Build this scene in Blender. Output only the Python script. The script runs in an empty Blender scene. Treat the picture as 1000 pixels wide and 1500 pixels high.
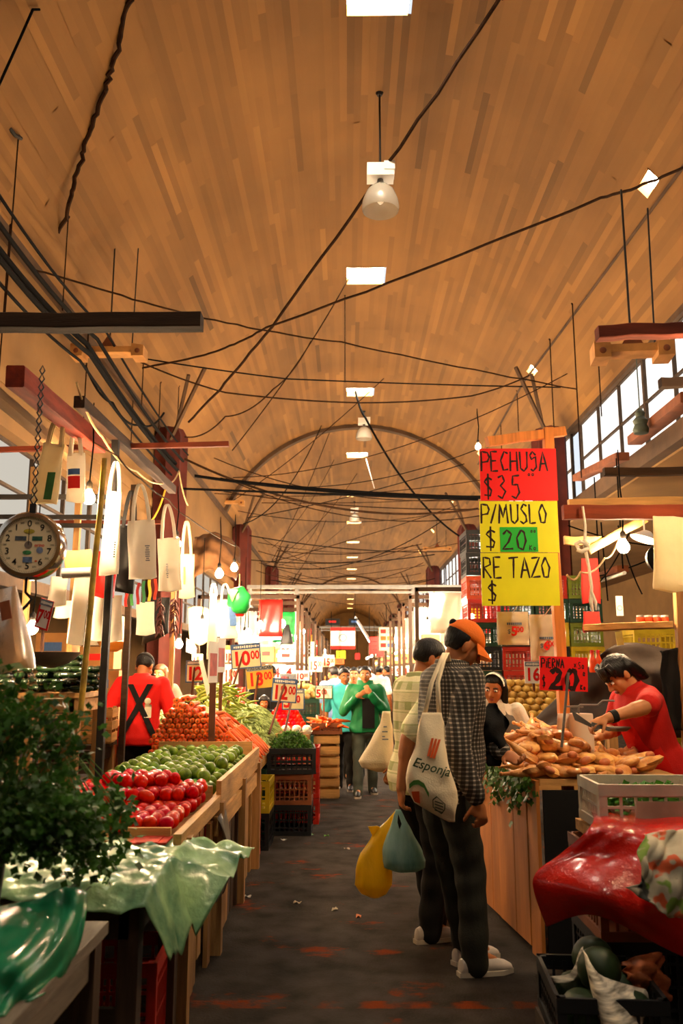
import bpy, bmesh, math, random
import numpy as np
from mathutils import Vector, Matrix, Euler, Quaternion
random.seed(7)
R = math.radians
SC = bpy.context.scene
COL = SC.collection

# ------------------------------------------------------------------ camera
CAMH, PITCH, YAW, F = 1.5, R(10.43), 0.0063, 1250.0
cam_d = bpy.data.cameras.new('camera'); cam = bpy.data.objects.new('camera', cam_d); COL.objects.link(cam)
cam.location = (0, 0, CAMH); cam.rotation_euler = (R(90) + PITCH, 0, YAW)
cam_d.sensor_fit = 'VERTICAL'; cam_d.sensor_height = 36; cam_d.lens = 30; cam_d.clip_end = 400; cam_d.clip_start = .05
cam_d.dof.use_dof = True; cam_d.dof.focus_distance = 6.5; cam_d.dof.aperture_fstop = 3.2
SC.camera = cam
# ------------------------------------------------------------------ world + exposure
W = bpy.data.worlds.new('world'); SC.world = W; W.use_nodes = True
W.node_tree.nodes['Background'].inputs[0].default_value = (.85, .92, 1, 1)
W.node_tree.nodes['Background'].inputs[1].default_value = 1.0
SC.view_settings.view_transform = 'Standard'; SC.view_settings.look = 'None'
SC.view_settings.gamma = 1; SC.view_settings.use_curve_mapping = False
SC.view_settings.exposure = 0.0
BULB = 1450.0          # radiance of the bare filament bulbs
PANE = 1.35            # radiance of the daylit frosted panes
TUBE = 12.0           # radiance of fluorescent tubes

ROT = Euler((R(90) + PITCH, 0, YAW)).to_matrix()
def P(px, py, Y):
    """the point of the place that the photograph shows at pixel (px,py), at the distance Y down the aisle"""
    d = ROT @ Vector(((px - 500) / F, (750 - py) / F, -1))
    return Vector((0, 0, CAMH)) + d * (Y / d.y)
def PZ(px, py, z):
    d = ROT @ Vector(((px - 500) / F, (750 - py) / F, -1))
    return Vector((0, 0, CAMH)) + d * ((z - CAMH) / d.z)
def PX(px, py, x):
    d = ROT @ Vector(((px - 500) / F, (750 - py) / F, -1))
    return Vector((0, 0, CAMH)) + d * (x / d.x)

def PV(px, py, gap=.03):
    """where the line of sight meets the vault"""
    d = ROT @ Vector(((px - 500) / F, (750 - py) / F, -1)); r = 3.94 - gap; ox, oz = -.33, CAMH - 4.06
    A_ = d.x ** 2 + d.z ** 2; B_ = 2 * (ox * d.x + oz * d.z); C_ = ox ** 2 + oz ** 2 - r * r
    return Vector((0, 0, CAMH)) + d * ((-B_ + math.sqrt(max(0, B_ * B_ - 4 * A_ * C_))) / (2 * A_))
# ------------------------------------------------------------------ materials
def hexc(h):
    if not isinstance(h, str): return tuple(h)
    h = h.lstrip('#'); v = [int(h[i:i+2], 16) / 255 for i in (0, 2, 4)]
    return tuple(x / 12.92 if x <= .04045 else ((x + .055) / 1.055) ** 2.4 for x in v)
MATS = {}
def mat(name, col=None, rough=.6, var=.18, scale=9., bump=0., bscale=60., metal=0., emit=0., trans=0., rnd=0., sss=0., spec=.3, stretch=None, col2=None, coat=0., alpha=1., tl=0.):
    if name in MATS: return MATS[name]
    m = bpy.data.materials.new(name); m.use_nodes = True; MATS[name] = m
    nt = m.node_tree; N = nt.nodes; L = nt.links; b = N['Principled BSDF']
    c = hexc(col); c2 = hexc(col2) if col2 else None
    tc = N.new('ShaderNodeTexCoord'); mp = N.new('ShaderNodeMapping'); L.new(tc.outputs['Object'], mp.inputs[0])
    if stretch: mp.inputs['Scale'].default_value = stretch
    ns = N.new('ShaderNodeTexNoise'); ns.inputs['Scale'].default_value = scale; ns.inputs['Detail'].default_value = 4
    L.new(mp.outputs[0], ns.inputs['Vector'])
    mx = N.new('ShaderNodeMix'); mx.data_type = 'RGBA'
    lo = tuple(x * (1 - var) for x in c); hi = tuple(min(1, x * (1 + var)) for x in (c2 or c))
    mx.inputs[6].default_value = (*lo, 1); mx.inputs[7].default_value = (*hi, 1)
    rp = N.new('ShaderNodeMapRange'); rp.inputs[1].default_value = .3; rp.inputs[2].default_value = .7
    L.new(ns.outputs['Fac'], rp.inputs[0]); L.new(rp.outputs[0], mx.inputs[0])
    out = mx.outputs[2]
    if rnd:
        oi = N.new('ShaderNodeObjectInfo'); hs = N.new('ShaderNodeHueSaturation')
        a = N.new('ShaderNodeMapRange'); a.inputs[3].default_value = 1 - rnd; a.inputs[4].default_value = 1 + rnd * .7
        h = N.new('ShaderNodeMapRange'); h.inputs[3].default_value = .5 - rnd * .05; h.inputs[4].default_value = .5 + rnd * .05
        L.new(oi.outputs['Random'], a.inputs[0]); L.new(oi.outputs['Random'], h.inputs[0])
        L.new(a.outputs[0], hs.inputs['Value']); L.new(h.outputs[0], hs.inputs['Hue']); L.new(out, hs.inputs['Color']); out = hs.outputs[0]
    L.new(out, b.inputs['Base Color'])
    b.inputs['Roughness'].default_value = rough; b.inputs['Metallic'].default_value = metal
    b.inputs['Specular IOR Level'].default_value = spec; b.inputs['Coat Weight'].default_value = coat; b.inputs['Coat Roughness'].default_value = .15
    if trans: b.inputs['Transmission Weight'].default_value = trans
    if alpha < 1: b.inputs['Alpha'].default_value = alpha
    if sss:
        b.inputs['Subsurface Weight'].default_value = sss; b.inputs['Subsurface Radius'].default_value = (1, .4, .2); b.inputs['Subsurface Scale'].default_value = .02
    if emit:
        b.inputs['Emission Color'].default_value = (*c, 1); b.inputs['Emission Strength'].default_value = emit
    if tl:
        t = N.new('ShaderNodeBsdfTranslucent'); L.new(out, t.inputs[0]); s = N.new('ShaderNodeMixShader'); s.inputs[0].default_value = tl
        L.new(b.outputs[0], s.inputs[1]); L.new(t.outputs[0], s.inputs[2]); L.new(s.outputs[0], N['Material Output'].inputs[0])
    if bump:
        n2 = N.new('ShaderNodeTexNoise'); n2.inputs['Scale'].default_value = bscale; n2.inputs['Detail'].default_value = 5
        L.new(mp.outputs[0], n2.inputs['Vector'])
        bp = N.new('ShaderNodeBump'); bp.inputs['Strength'].default_value = bump; bp.inputs['Distance'].default_value = .01
        L.new(n2.outputs['Fac'], bp.inputs['Height']); L.new(bp.outputs[0], b.inputs['Normal'])
    return m
def emis(name, col, strength):
    if name in MATS: return MATS[name]
    m = bpy.data.materials.new(name); m.use_nodes = True; MATS[name] = m
    N = m.node_tree.nodes; N.remove(N['Principled BSDF']); e = N.new('ShaderNodeEmission')
    e.inputs[0].default_value = (*hexc(col), 1); e.inputs[1].default_value = strength
    m.node_tree.links.new(e.outputs[0], N['Material Output'].inputs[0]); return m

# ------------------------------------------------------------------ mesh builder
class MB:
    def __init__(s): s.v = []; s.f = []; s.m = []; s.cur = 0
    def add(s, vs, fs):
        o = len(s.v); s.v += [tuple(v) for v in vs]; s.f += [tuple(i + o for i in f) for f in fs]; s.m += [s.cur] * len(fs); return s
    def box(s, c, size, rot=None):
        c = Vector(c); x, y, z = (k / 2 for k in size); M_ = rot if rot is not None else Matrix.Identity(3)
        if isinstance(rot, (tuple, list)): M_ = Euler(rot).to_matrix()
        vs = [c + M_ @ Vector((a * x, b * y, d * z)) for a in (-1, 1) for b in (-1, 1) for d in (-1, 1)]
        return s.add(vs, [(0, 1, 3, 2), (4, 6, 7, 5), (0, 4, 5, 1), (2, 3, 7, 6), (0, 2, 6, 4), (1, 5, 7, 3)])
    def bar(s, a, b, w, h, up=(0, 0, 1)):
        a = Vector(a); b = Vector(b); d = (b - a); L_ = d.length; d.normalize(); u = Vector(up)
        if abs(d.dot(u)) > .95: u = Vector((0, 1, 0))
        x = d.cross(u).normalized(); z = x.cross(d)
        return s.box((a + b) / 2, (w, L_, h), Matrix((x, d, z)).transposed())
    def tube(s, pts, r, n=8, cap=True):
        pts = [Vector(p) for p in pts]; k = len(pts); rs = r if isinstance(r, (list, tuple)) else [r] * k
        t = (pts[1] - pts[0]).normalized(); u = t.orthogonal().normalized(); vs = []
        for i, p in enumerate(pts):
            d = (pts[min(i + 1, k - 1)] - pts[max(i - 1, 0)])
            if d.length > 1e-9:
                d.normalize(); u = (u - d * u.dot(d)); u = u.normalized() if u.length > 1e-6 else d.orthogonal().normalized(); t = d
            w = t.cross(u)
            for j in range(n):
                a = 2 * math.pi * j / n; vs.append(p + (u * math.cos(a) + w * math.sin(a)) * rs[i])
        fs = [(i * n + j, i * n + (j + 1) % n, (i + 1) * n + (j + 1) % n, (i + 1) * n + j) for i in range(k - 1) for j in range(n)]
        if cap: fs += [tuple(range(n - 1, -1, -1)), tuple((k - 1) * n + j for j in range(n))]
        return s.add(vs, fs)
    def cone(s, a, ra, b, rb, n=10, rings=3):
        """capsule with two radii"""
        a = Vector(a); b = Vector(b); d = (b - a); L_ = d.length; d = d.normalized() if L_ > 1e-6 else Vector((0, 0, 1))
        pts = []; rs = []
        for i in range(rings + 1):
            t = math.pi / 2 * i / rings; pts.append(a - d * ra * math.cos(t)); rs.append(max(1e-4, ra * math.sin(t)))
        for i in range(rings + 1):
            t = math.pi / 2 * i / rings; pts.append(b + d * rb * math.sin(t)); rs.append(max(1e-4, rb * math.cos(t)))
        return s.tube(pts, rs, n)
    def chain(s, pts, rs, n=10):
        for i in range(len(pts) - 1): s.cone(pts[i], rs[i], pts[i + 1], rs[i + 1], n)
        return s
    def lathe(s, prof, n=16, c=(0, 0, 0), rot=None, cap=True):
        c = Vector(c); M_ = Euler(rot).to_matrix() if isinstance(rot, (tuple, list)) else (rot or Matrix.Identity(3)); k = len(prof)
        vs = [c + M_ @ Vector((r * math.cos(2 * math.pi * j / n), r * math.sin(2 * math.pi * j / n), z)) for r, z in prof for j in range(n)]
        fs = [(i * n + j, i * n + (j + 1) % n, (i + 1) * n + (j + 1) % n, (i + 1) * n + j) for i in range(k - 1) for j in range(n)]
        if cap: fs += [tuple(range(n - 1, -1, -1)), tuple((k - 1) * n + j for j in range(n))]
        return s.add(vs, fs)
    def ell(s, c, r, rot=None, n=14, k=9, fn=None):
        c = Vector(c); M_ = Euler(rot).to_matrix() if isinstance(rot, (tuple, list)) else (rot or Matrix.Identity(3)); vs = []
        if not isinstance(r, (tuple, list)): r = (r, r, r)
        def pt(v):
            if fn: v = v * fn(v)
            return c + M_ @ Vector((v.x * r[0], v.y * r[1], v.z * r[2]))
        vs.append(pt(Vector((0, 0, -1))))
        for i in range(1, k):
            a = -math.pi / 2 + math.pi * i / k
            for j in range(n):
                b = 2 * math.pi * j / n; vs.append(pt(Vector((math.cos(a) * math.cos(b), math.cos(a) * math.sin(b), math.sin(a)))))
        vs.append(pt(Vector((0, 0, 1)))); last = len(vs) - 1; fs = []
        for j in range(n): fs.append((0, 1 + (j + 1) % n, 1 + j))
        for i in range(k - 2):
            for j in range(n): fs.append((1 + i * n + j, 1 + i * n + (j + 1) % n, 1 + (i + 1) * n + (j + 1) % n, 1 + (i + 1) * n + j))
        o = 1 + (k - 2) * n
        for j in range(n): fs.append((last, o + j, o + (j + 1) % n))
        return s.add(vs, fs)
    def loft(s, rings, cap=True):
        n = len(rings[0]); k = len(rings); vs = [p for r_ in rings for p in r_]
        fs = [(i * n + j, i * n + (j + 1) % n, (i + 1) * n + (j + 1) % n, (i + 1) * n + j) for i in range(k - 1) for j in range(n)]
        if cap: fs += [tuple(range(n - 1, -1, -1)), tuple((k - 1) * n + j for j in range(n))]
        return s.add(vs, fs)
    def sheet(s, g, th=.004):
        """a grid of points as a thin closed cloth"""
        a = len(g); b = len(g[0]); G = np.array([[tuple(p) for p in r_] for r_ in g], float)
        du = np.gradient(G, axis=0); dv = np.gradient(G, axis=1); nn = np.cross(du, dv); nn /= (np.linalg.norm(nn, axis=2, keepdims=True) + 1e-9)
        B = G + nn * th; vs = [tuple(p) for p in G.reshape(-1, 3)] + [tuple(p) for p in B.reshape(-1, 3)]; o = a * b; fs = []
        for i in range(a - 1):
            for j in range(b - 1):
                q = (i * b + j, i * b + j + 1, (i + 1) * b + j + 1, (i + 1) * b + j); fs.append(q); fs.append(tuple(x + o for x in reversed(q)))
        rim = [j for j in range(b)] + [i * b + b - 1 for i in range(1, a)] + [(a - 1) * b + j for j in range(b - 2, -1, -1)] + [i * b for i in range(a - 2, 0, -1)]
        for i in range(len(rim)):
            p, q = rim[i], rim[(i + 1) % len(rim)]; fs.append((q, p, p + o, q + o))
        return s.add(vs, fs)
    def poly(s, pts, th, d):
        """flat outline pts (3D) extruded by th along d"""
        d = Vector(d).normalized() * th; n = len(pts); a = [Vector(p) for p in pts]; vs = a + [p + d for p in a]
        return s.add(vs, [tuple(range(n - 1, -1, -1)), tuple(range(n, 2 * n))] + [(i, (i + 1) % n, n + (i + 1) % n, n + i) for i in range(n)])
    def mesh(s, name, mats, sharp=38):
        me = bpy.data.meshes.new(name); me.from_pydata(s.v, [], s.f)
        for m in (mats if isinstance(mats, (list, tuple)) else [mats]): me.materials.append(m)
        if s.m and max(s.m): me.polygons.foreach_set('material_index', s.m)
        me.polygons.foreach_set('use_smooth', [True] * len(s.f)); me.update()
        if sharp: me.set_sharp_from_angle(angle=R(sharp))
        return me
    def build(s, name, mats, parent=None, loc=None, rot=None, sharp=38):
        return link(name, s.mesh(name, mats, sharp), parent, loc, rot)
def link(name, me, parent=None, loc=None, rot=None):
    o = bpy.data.objects.new(name, me); COL.objects.link(o)
    if parent: o.parent = parent
    if loc is not None: o.location = loc
    if rot is not None: o.rotation_euler = rot
    return o
def tag(o, label, cat=None, group=None, kind=None):
    o['label'] = label
    if cat: o['category'] = cat
    if group: o['group'] = group
    if kind: o['kind'] = kind
    return o
def thing(name, label, cat, loc=(0, 0, 0), rot=(0, 0, 0), group=None):
    return tag(link(name, None, None, loc, rot), label, cat, group)
def struct(o, label=None, cat=None):
    o['kind'] = 'structure'
    if label: o['label'] = label
    if cat: o['category'] = cat
    return o
def copy_tree(o, parent=None):
    c = o.copy(); COL.objects.link(c)
    if parent: c.parent = parent
    for ch in o.children: copy_tree(ch, c)
    return c
def remesh(mb, name, mats, voxel, smooth=4, amp=0., freq=18., seed=0):
    me = bpy.data.meshes.new('t'); me.from_pydata(mb.v, [], mb.f); ob = bpy.data.objects.new('t', me); COL.objects.link(ob)
    m = ob.modifiers.new('r', 'REMESH'); m.mode = 'VOXEL'; m.voxel_size = voxel; m.use_smooth_shade = True
    if smooth: k = ob.modifiers.new('s', 'SMOOTH'); k.factor = .5; k.iterations = smooth
    dg = bpy.context.evaluated_depsgraph_get(); ev = ob.evaluated_get(dg); new = bpy.data.meshes.new_from_object(ev)
    bpy.data.objects.remove(ob); bpy.data.meshes.remove(me); new.name = name
    if amp:
        n = len(new.vertices); co = np.empty(n * 3); new.vertices.foreach_get('co', co); co = co.reshape(-1, 3)
        nr = np.empty(n * 3); new.vertices.foreach_get('normal', nr); nr = nr.reshape(-1, 3); rg = np.random.RandomState(seed); h = np.zeros(n)
        for i in range(9):
            kv = rg.normal(size=3) * freq; h += np.sin(co @ kv + rg.rand() * 6.28 + 1.3 * np.sin(co @ (rg.normal(size=3) * freq * .5)))
        co = co + nr * (h / 4 * amp)[:, None]; new.vertices.foreach_set('co', co.ravel())
    new.materials.clear()
    for mm in (mats if isinstance(mats, (list, tuple)) else [mats]): new.materials.append(mm)
    new.polygons.foreach_set('use_smooth', [True] * len(new.polygons)); new.update(); return new
_tc = {}
def text_geo(s, size=1., bold=0., sx=1., shear=0.):
    """lettering as vertices and faces in the XY plane, centred"""
    key = (s, bold, shear)
    if key not in _tc:
        cu = bpy.data.curves.new('t', 'FONT'); cu.body = s; cu.size = 1; cu.offset = bold; cu.align_x = 'CENTER'; cu.align_y = 'CENTER'; cu.shear = shear; cu.resolution_u = 3
        ob = bpy.data.objects.new('t', cu); COL.objects.link(ob); dg = bpy.context.evaluated_depsgraph_get()
        me = bpy.data.meshes.new_from_object(ob.evaluated_get(dg)); _tc[key] = ([tuple(v.co) for v in me.vertices], [tuple(p.vertices) for p in me.polygons])
        bpy.data.objects.remove(ob); bpy.data.curves.remove(cu); bpy.data.meshes.remove(me)
    v, f = _tc[key]; return [(x * size * sx, y * size, z) for x, y, z in v], f
def put_text(mb, s, x, z, size, bold=.02, y=-.004, sx=1., shear=0., rot=0.):
    """lettering on a board that faces -Y"""
    v, f = text_geo(s, size, bold, sx, shear); c, sn = math.cos(rot), math.sin(rot)
    mb.add([(x + a * c - b * sn, y, z + a * sn + b * c) for a, b, _ in v], f)
GL = {  # hand-drawn marker strokes in a unit box
 'P': [[(0, 0), (.02, 1), (.6, .95), (.75, .72), (.6, .5), (.03, .45)]], 'E': [[(.6, 1), (0, 1), (.02, 0), (.65, .02)], [(0, .52), (.5, .54)]],
 'C': [[(.7, .9), (.35, 1), (.02, .55), (.25, .05), (.7, .1)]], 'H': [[(0, 0), (.03, 1)], [(.65, 0), (.62, 1)], [(0, .5), (.65, .52)]],
 'U': [[(0, 1), (.05, .15), (.35, 0), (.65, .2), (.68, 1)]], 'g': [[(.6, .8), (.3, 1), (.05, .8), (.2, .6), (.58, .75), (.62, .2), (.3, 0), (.1, .12)]],
 'A': [[(0, 0), (.35, 1), (.75, 0)], [(.15, .38), (.6, .38)]], 'M': [[(0, 0), (.1, 1), (.4, .3), (.7, 1), (.85, 0)]], 'S': [[(.65, .9), (.35, 1), (.1, .75), (.55, .4), (.6, .12), (.3, 0), (0, .12)]],
 'L': [[(0, 1), (.03, 0), (.6, .04)]], 'O': [[(.35, 1), (.03, .6), (.2, .05), (.55, .05), (.7, .5), (.35, 1)]], 'R': [[(0, 0), (.02, 1), (.55, .93), (.6, .65), (.05, .5), (.65, 0)]],
 'T': [[(0, .95), (.85, 1)], [(.45, .98), (.4, 0)]], 'Z': [[(.05, .95), (.75, 1), (0, .03), (.8, .08)]], 'i': [[(.2, 0), (.2, .7)], [(.2, .9), (.24, .95)]], 'N': [[(0, 0), (.05, 1), (.6, .05), (.65, 1)]],
 '$': [[(.65, .8), (.35, .92), (.08, .72), (.6, .35), (.5, .12), (.05, .15)], [(.36, 1.08), (.34, -.06)]], '/': [[(0, 0), (.55, 1)]],
 '3': [[(.05, .9), (.4, 1), (.55, .75), (.25, .55), (.62, .3), (.35, 0), (.02, .12)]], '5': [[(.65, 1), (.15, .97), (.1, .58), (.5, .6), (.62, .25), (.35, 0), (.02, .1)]],
 '2': [[(.05, .78), (.3, 1), (.6, .8), (.4, .4), (0, .03), (.7, .05)]], '0': [[(.35, 1), (.05, .6), (.15, .1), (.45, 0), (.65, .45), (.55, .88), (.35, 1)]],
 'K': [[(0, 0), (.02, 1)], [(.55, .95), (.05, .45), (.6, 0)]], 'o': [[(.3, .6), (.05, .35), (.2, .02), (.5, .1), (.52, .45), (.3, .6)]], 'x': [[(0, .55), (.5, 0)], [(0, 0), (.5, .6)]], ' ': [] }
def strokes(mb, s, x, z, h, w, lw, y=-.004, gap=.3):
    """marker lettering: x,z lower start of the line, h height, w width of a unit box"""
    for ch in s:
        for st in GL[ch]:
            pts = [Vector((x + a * w, y, z + b * h)) for a, b in st]
            fine = []
            for i in range(len(pts) - 1):
                for t in (0, .33, .66): fine.append(pts[i].lerp(pts[i + 1], t))
            fine.append(pts[-1]); k = len(fine); L_ = []; R_ = []
            for i in range(k):
                d = (fine[min(i + 1, k - 1)] - fine[max(i - 1, 0)]).normalized(); n = Vector((-d.z, 0, d.x)) * lw * (.5 + .12 * math.sin(i * 1.7)); L_.append(fine[i] + n); R_.append(fine[i] - n)
            mb.add(L_ + R_, [(i, i + 1, k + i + 1, k + i) for i in range(k - 1)])
        adv = {'i': .45, 'M': 1.1, ' ': .35, 'T': 1.0, '/': .75}.get(ch, .85); x += w * (adv + gap * .4)
    return x
# ================================================================== materials of the place
def plank_concrete():
    m = mat('board marked concrete', '#7d5628', .8, .16, 1.2, .25, 25, stretch=(1, .12, 1))
    nt = m.node_tree; N = nt.nodes; L = nt.links; b = N['Principled BSDF']
    # every board left its own tone: a random value per board, carried as a face attribute
    at = N.new('ShaderNodeAttribute'); at.attribute_name = 'tone'
    src = b.inputs['Base Color'].links[0].from_socket
    tc = N.new('ShaderNodeTexCoord'); big = N.new('ShaderNodeTexNoise'); big.inputs['Scale'].default_value = .35; big.inputs['Detail'].default_value = 5
    L.new(tc.outputs['Object'], big.inputs['Vector'])
    ad = N.new('ShaderNodeMath'); ad.operation = 'MULTIPLY_ADD'; ad.inputs[1].default_value = 1.0; L.new(big.outputs['Fac'], ad.inputs[0]); L.new(at.outputs['Fac'], ad.inputs[2])
    hs = N.new('ShaderNodeHueSaturation'); L.new(src, hs.inputs['Color']); L.new(ad.outputs[0], hs.inputs['Value']); L.new(hs.outputs[0], b.inputs['Base Color'])
    return m
CEIL = plank_concrete()
def floor_mat():
    m = mat('worn dark asphalt', '#38322d', .9, .4, 5, .9, 70, spec=.02)
    nt = m.node_tree; N = nt.nodes; L = nt.links; b = N['Principled BSDF']; src = b.inputs['Base Color'].links[0].from_socket
    tc = N.new('ShaderNodeTexCoord'); mp = N.new('ShaderNodeMapping'); mp.inputs['Scale'].default_value = (1.3, 2.1, 1); L.new(tc.outputs['Object'], mp.inputs[0])
    n1 = N.new('ShaderNodeTexNoise'); n1.inputs['Scale'].default_value = 1.5; n1.inputs['Detail'].default_value = 8; n1.inputs['Roughness'].default_value = .68; L.new(mp.outputs[0], n1.inputs['Vector'])
    r1 = N.new('ShaderNodeMapRange'); r1.inputs[1].default_value = .585; r1.inputs[2].default_value = .66; L.new(n1.outputs['Fac'], r1.inputs[0])
    mx = N.new('ShaderNodeMix'); mx.data_type = 'RGBA'; mx.inputs[7].default_value = (*hexc('#6e2c12'), 1); L.new(src, mx.inputs[6]); L.new(r1.outputs[0], mx.inputs[0])
    # a worn painted line across the aisle
    sp = N.new('ShaderNodeSeparateXYZ'); L.new(tc.outputs['Object'], sp.inputs[0])
    ln = N.new('ShaderNodeMath'); ln.operation = 'SUBTRACT'; L.new(sp.outputs[1], ln.inputs[0]); ln.inputs[1].default_value = 4.22
    ab = N.new('ShaderNodeMath'); ab.operation = 'ABSOLUTE'; L.new(ln.outputs[0], ab.inputs[0])
    ls = N.new('ShaderNodeMath'); ls.operation = 'LESS_THAN'; L.new(ab.outputs[0], ls.inputs[0]); ls.inputs[1].default_value = .045
    n2 = N.new('ShaderNodeTexNoise'); n2.inputs['Scale'].default_value = 6; n2.inputs['Detail'].default_value = 5; L.new(tc.outputs['Object'], n2.inputs['Vector'])
    r2 = N.new('ShaderNodeMapRange'); r2.inputs[1].default_value = .45; r2.inputs[2].default_value = .6; L.new(n2.outputs['Fac'], r2.inputs[0])
    mu = N.new('ShaderNodeMath'); mu.operation = 'MULTIPLY'; L.new(ls.outputs[0], mu.inputs[0]); L.new(r2.outputs[0], mu.inputs[1])
    m2 = N.new('ShaderNodeMix'); m2.data_type = 'RGBA'; m2.inputs[7].default_value = (*hexc('#702e14'), 1); L.new(mx.outputs[2], m2.inputs[6]); L.new(mu.outputs[0], m2.inputs[0])
    L.new(m2.outputs[2], b.inputs['Base Color']); return m
CONC = mat('smooth tan concrete', '#7d5a30', .85, .15, 1.3, .2, 30)
LEDGE = mat('dusty concrete beam', '#4e3824', .85, .25, 3, .3, 30)
REDBROWN = mat('red brown painted column', '#4c190c', .75, .3, 3, .2, 30)
WOOD = mat('raw pine', '#b98a4e', .7, .25, 6, .25, 40, stretch=(6, .6, 6))
WOODZ = mat('raw pine upright', '#9a7040', .75, .3, 6, .25, 40, stretch=(6, 6, .6))
WOODX = mat('raw pine crosswise', '#b98a4e', .7, .25, 6, .25, 40, stretch=(.6, 6, 6))
OLDW = mat('grimy old timber', '#33200f', .9, .35, 6, .4, 40, stretch=(.6, 4, 4))
OLDY = mat('grimy dark timber', '#3a2210', .9, .35, 6, .4, 40, stretch=(4, .6, 4))
REDW = mat('red stained timber', '#6e2c14', .85, .35, 5, .3, 40, stretch=(.6, 4, 4))
REDY = mat('red stained long timber', '#7a2408', .85, .4, 5, .3, 40, stretch=(4, .6, 4))
ORANGEW = mat('orange pine post', '#c8762e', .6, .25, 6, .2, 40, stretch=(6, 6, .5))
BLACKC = mat('black rubber cable', '#080605', .9, .3, 20, spec=.1)
DUSTC = mat('dusty brown cable', '#2c1a0c', .9, .4, 12, spec=.1)
TANC = mat('pale twine', '#b89a6a', .8, .3, 20)
STEEL = mat('galvanised steel', '#6d6862', .6, .2, 8, metal=.35)
DARKM = mat('dark iron', '#2a2522', .6, .25, 10, metal=.4)
CHROME = mat('chrome', '#d8d8d8', .14, .06, 5, metal=1.)
WHITEP = mat('white enamel', '#e8e2d6', .4, .05, 6)
PANEM = emis('daylit frosted glass', (1, .96, .9), PANE)
PANEL_ = emis('dim daylit frosted glass', (1, .92, .78), .62)
SKYP = emis('skylight glass', (1, .88, .68), 115.)
BULBM = emis('glowing bulb glass', (1, .7, .39), BULB)
FARB = emis('glowing far bulb glass', (1, .7, .4), BULB * 1.45)
FARC = emis('glowing far white bulb glass', (1, .88, .7), BULB * 1.2)
COOLM = emis('glowing white bulb glass', (1, .9, .76), BULB * 1.2)
MIDB = emis('glowing stronger bulb glass', (1, .7, .4), BULB * 1.5)
TUBEM = emis('fluorescent tube', (1, .97, .9), TUBE)

# ================================================================== structure
HC = 6.5; VX, VR, VZ = .33, 3.94, 4.06; TH = math.asin(3.6 / VR); ZE = VZ + VR * math.cos(TH); XL, XR = VX - 3.6, VX + 3.6
Y0, Y1 = -7., 100.
def vp(a, y, r=VR): return (VX + r * math.sin(a), y, VZ + r * math.cos(a))
HOLES = []   # (a0, a1, y0, y1) skylights
for k in range(-2, 15):
    yc = 7.25 + 6.1 * k; HOLES.append((math.asin((0 - VX) / VR), math.asin((.62 - VX) / VR), yc - .3, yc + .3))
for k in range(-2, 6):
    yc = 8.45 + 5.9 * k; HOLES.append((R(46.9), R(49.6), yc - .16, yc + .2))
NST = 112; rg = random.Random(3); mb = MB(); tone = []
for i in range(NST):
    a0 = -TH + 2 * TH * i / NST; a1 = -TH + 2 * TH * (i + 1) / NST
    cuts = sorted([(h[2], h[3]) for h in HOLES if h[0] - .004 < (a0 + a1) / 2 < h[1] + .004]); iv = []; y = Y0
    for c0, c1 in cuts: iv.append((y, c0)); y = c1
    iv.append((y, Y1))
    for (s0, s1) in iv:
        y = s0
        while y < s1:
            e = min(s1, y + (rg.uniform(1.2, 2.6) if y < 45 else rg.uniform(4, 8)));
            if s1 - e < .5: e = s1
            d = rg.uniform(0, .012); mb.add([vp(a0, y, VR - d), vp(a0, e, VR - d), vp(a1, e, VR - d), vp(a1, y, VR - d)], [(0, 1, 2, 3)])
            tone.append(rg.choice((rg.gauss(.48, .06), rg.gauss(.52, .14)))); y = e
        mb.add([vp(a0, s0, VR + .004), vp(a0, s1, VR + .004), vp(a1, s1, VR + .004), vp(a1, s0, VR + .004)], [(0, 1, 2, 3)]); tone.append(.5)
me = mb.mesh('ceiling', CEIL, 0); at = me.attributes.new('tone', 'FLOAT', 'FACE'); at.data.foreach_set('value', tone)
me.polygons.foreach_set('use_smooth', [False] * len(me.polygons))
ceiling = struct(link('ceiling', me), 'tan barrel vault of board-marked concrete')
# skylights: a lined shaft closed by a frosted pane
wn = 0
for k, h in enumerate(HOLES):
    wn += 1; a0, a1, y0, y1 = h; top = VR + .12
    m_ = MB(); c = [(a0, y0), (a0, y1), (a1, y1), (a1, y0)]
    for q in range(4):
        p, r_ = c[q], c[(q + 1) % 4]; m_.add([vp(*p, VR - .015), vp(*r_, VR - .015), vp(*r_, top), vp(*p, top)], [(0, 1, 2, 3)])
    w = struct(m_.build('window_%d' % wn, CONC), 'square skylight in the crown of the vault' if k < 17 else 'small light hole in the flank of the vault')
    m_ = MB(); m_.add([vp(*p, top) for p in c] + [vp(*p, top + .02) for p in c], [(0, 1, 2, 3), (7, 6, 5, 4), (0, 4, 5, 1), (1, 5, 6, 2), (2, 6, 7, 3), (3, 7, 4, 0)]); m_.build('pane', SKYP, w)
# floor and enclosing walls
m_ = MB(); m_.box((0, 46, -.05), (20, 110, .1)); struct(m_.build('floor', floor_mat()), 'dark worn asphalt floor with flaking orange paint')
for nm, c, s in (('wall_back', (0, Y1 + .1, 4), (20, .2, 9)), ('wall_front', (0, Y0 - .1, 4), (20, .2, 9)), ('wall_left', (-9.1, 46, 2.2), (.2, 110, 4.6)), ('wall_right', (9.7, 46, 2.2), (.2, 110, 4.6))):
    m_ = MB(); m_.box(c, s); struct(m_.build(nm, CONC), 'plain tan concrete wall')
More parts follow.
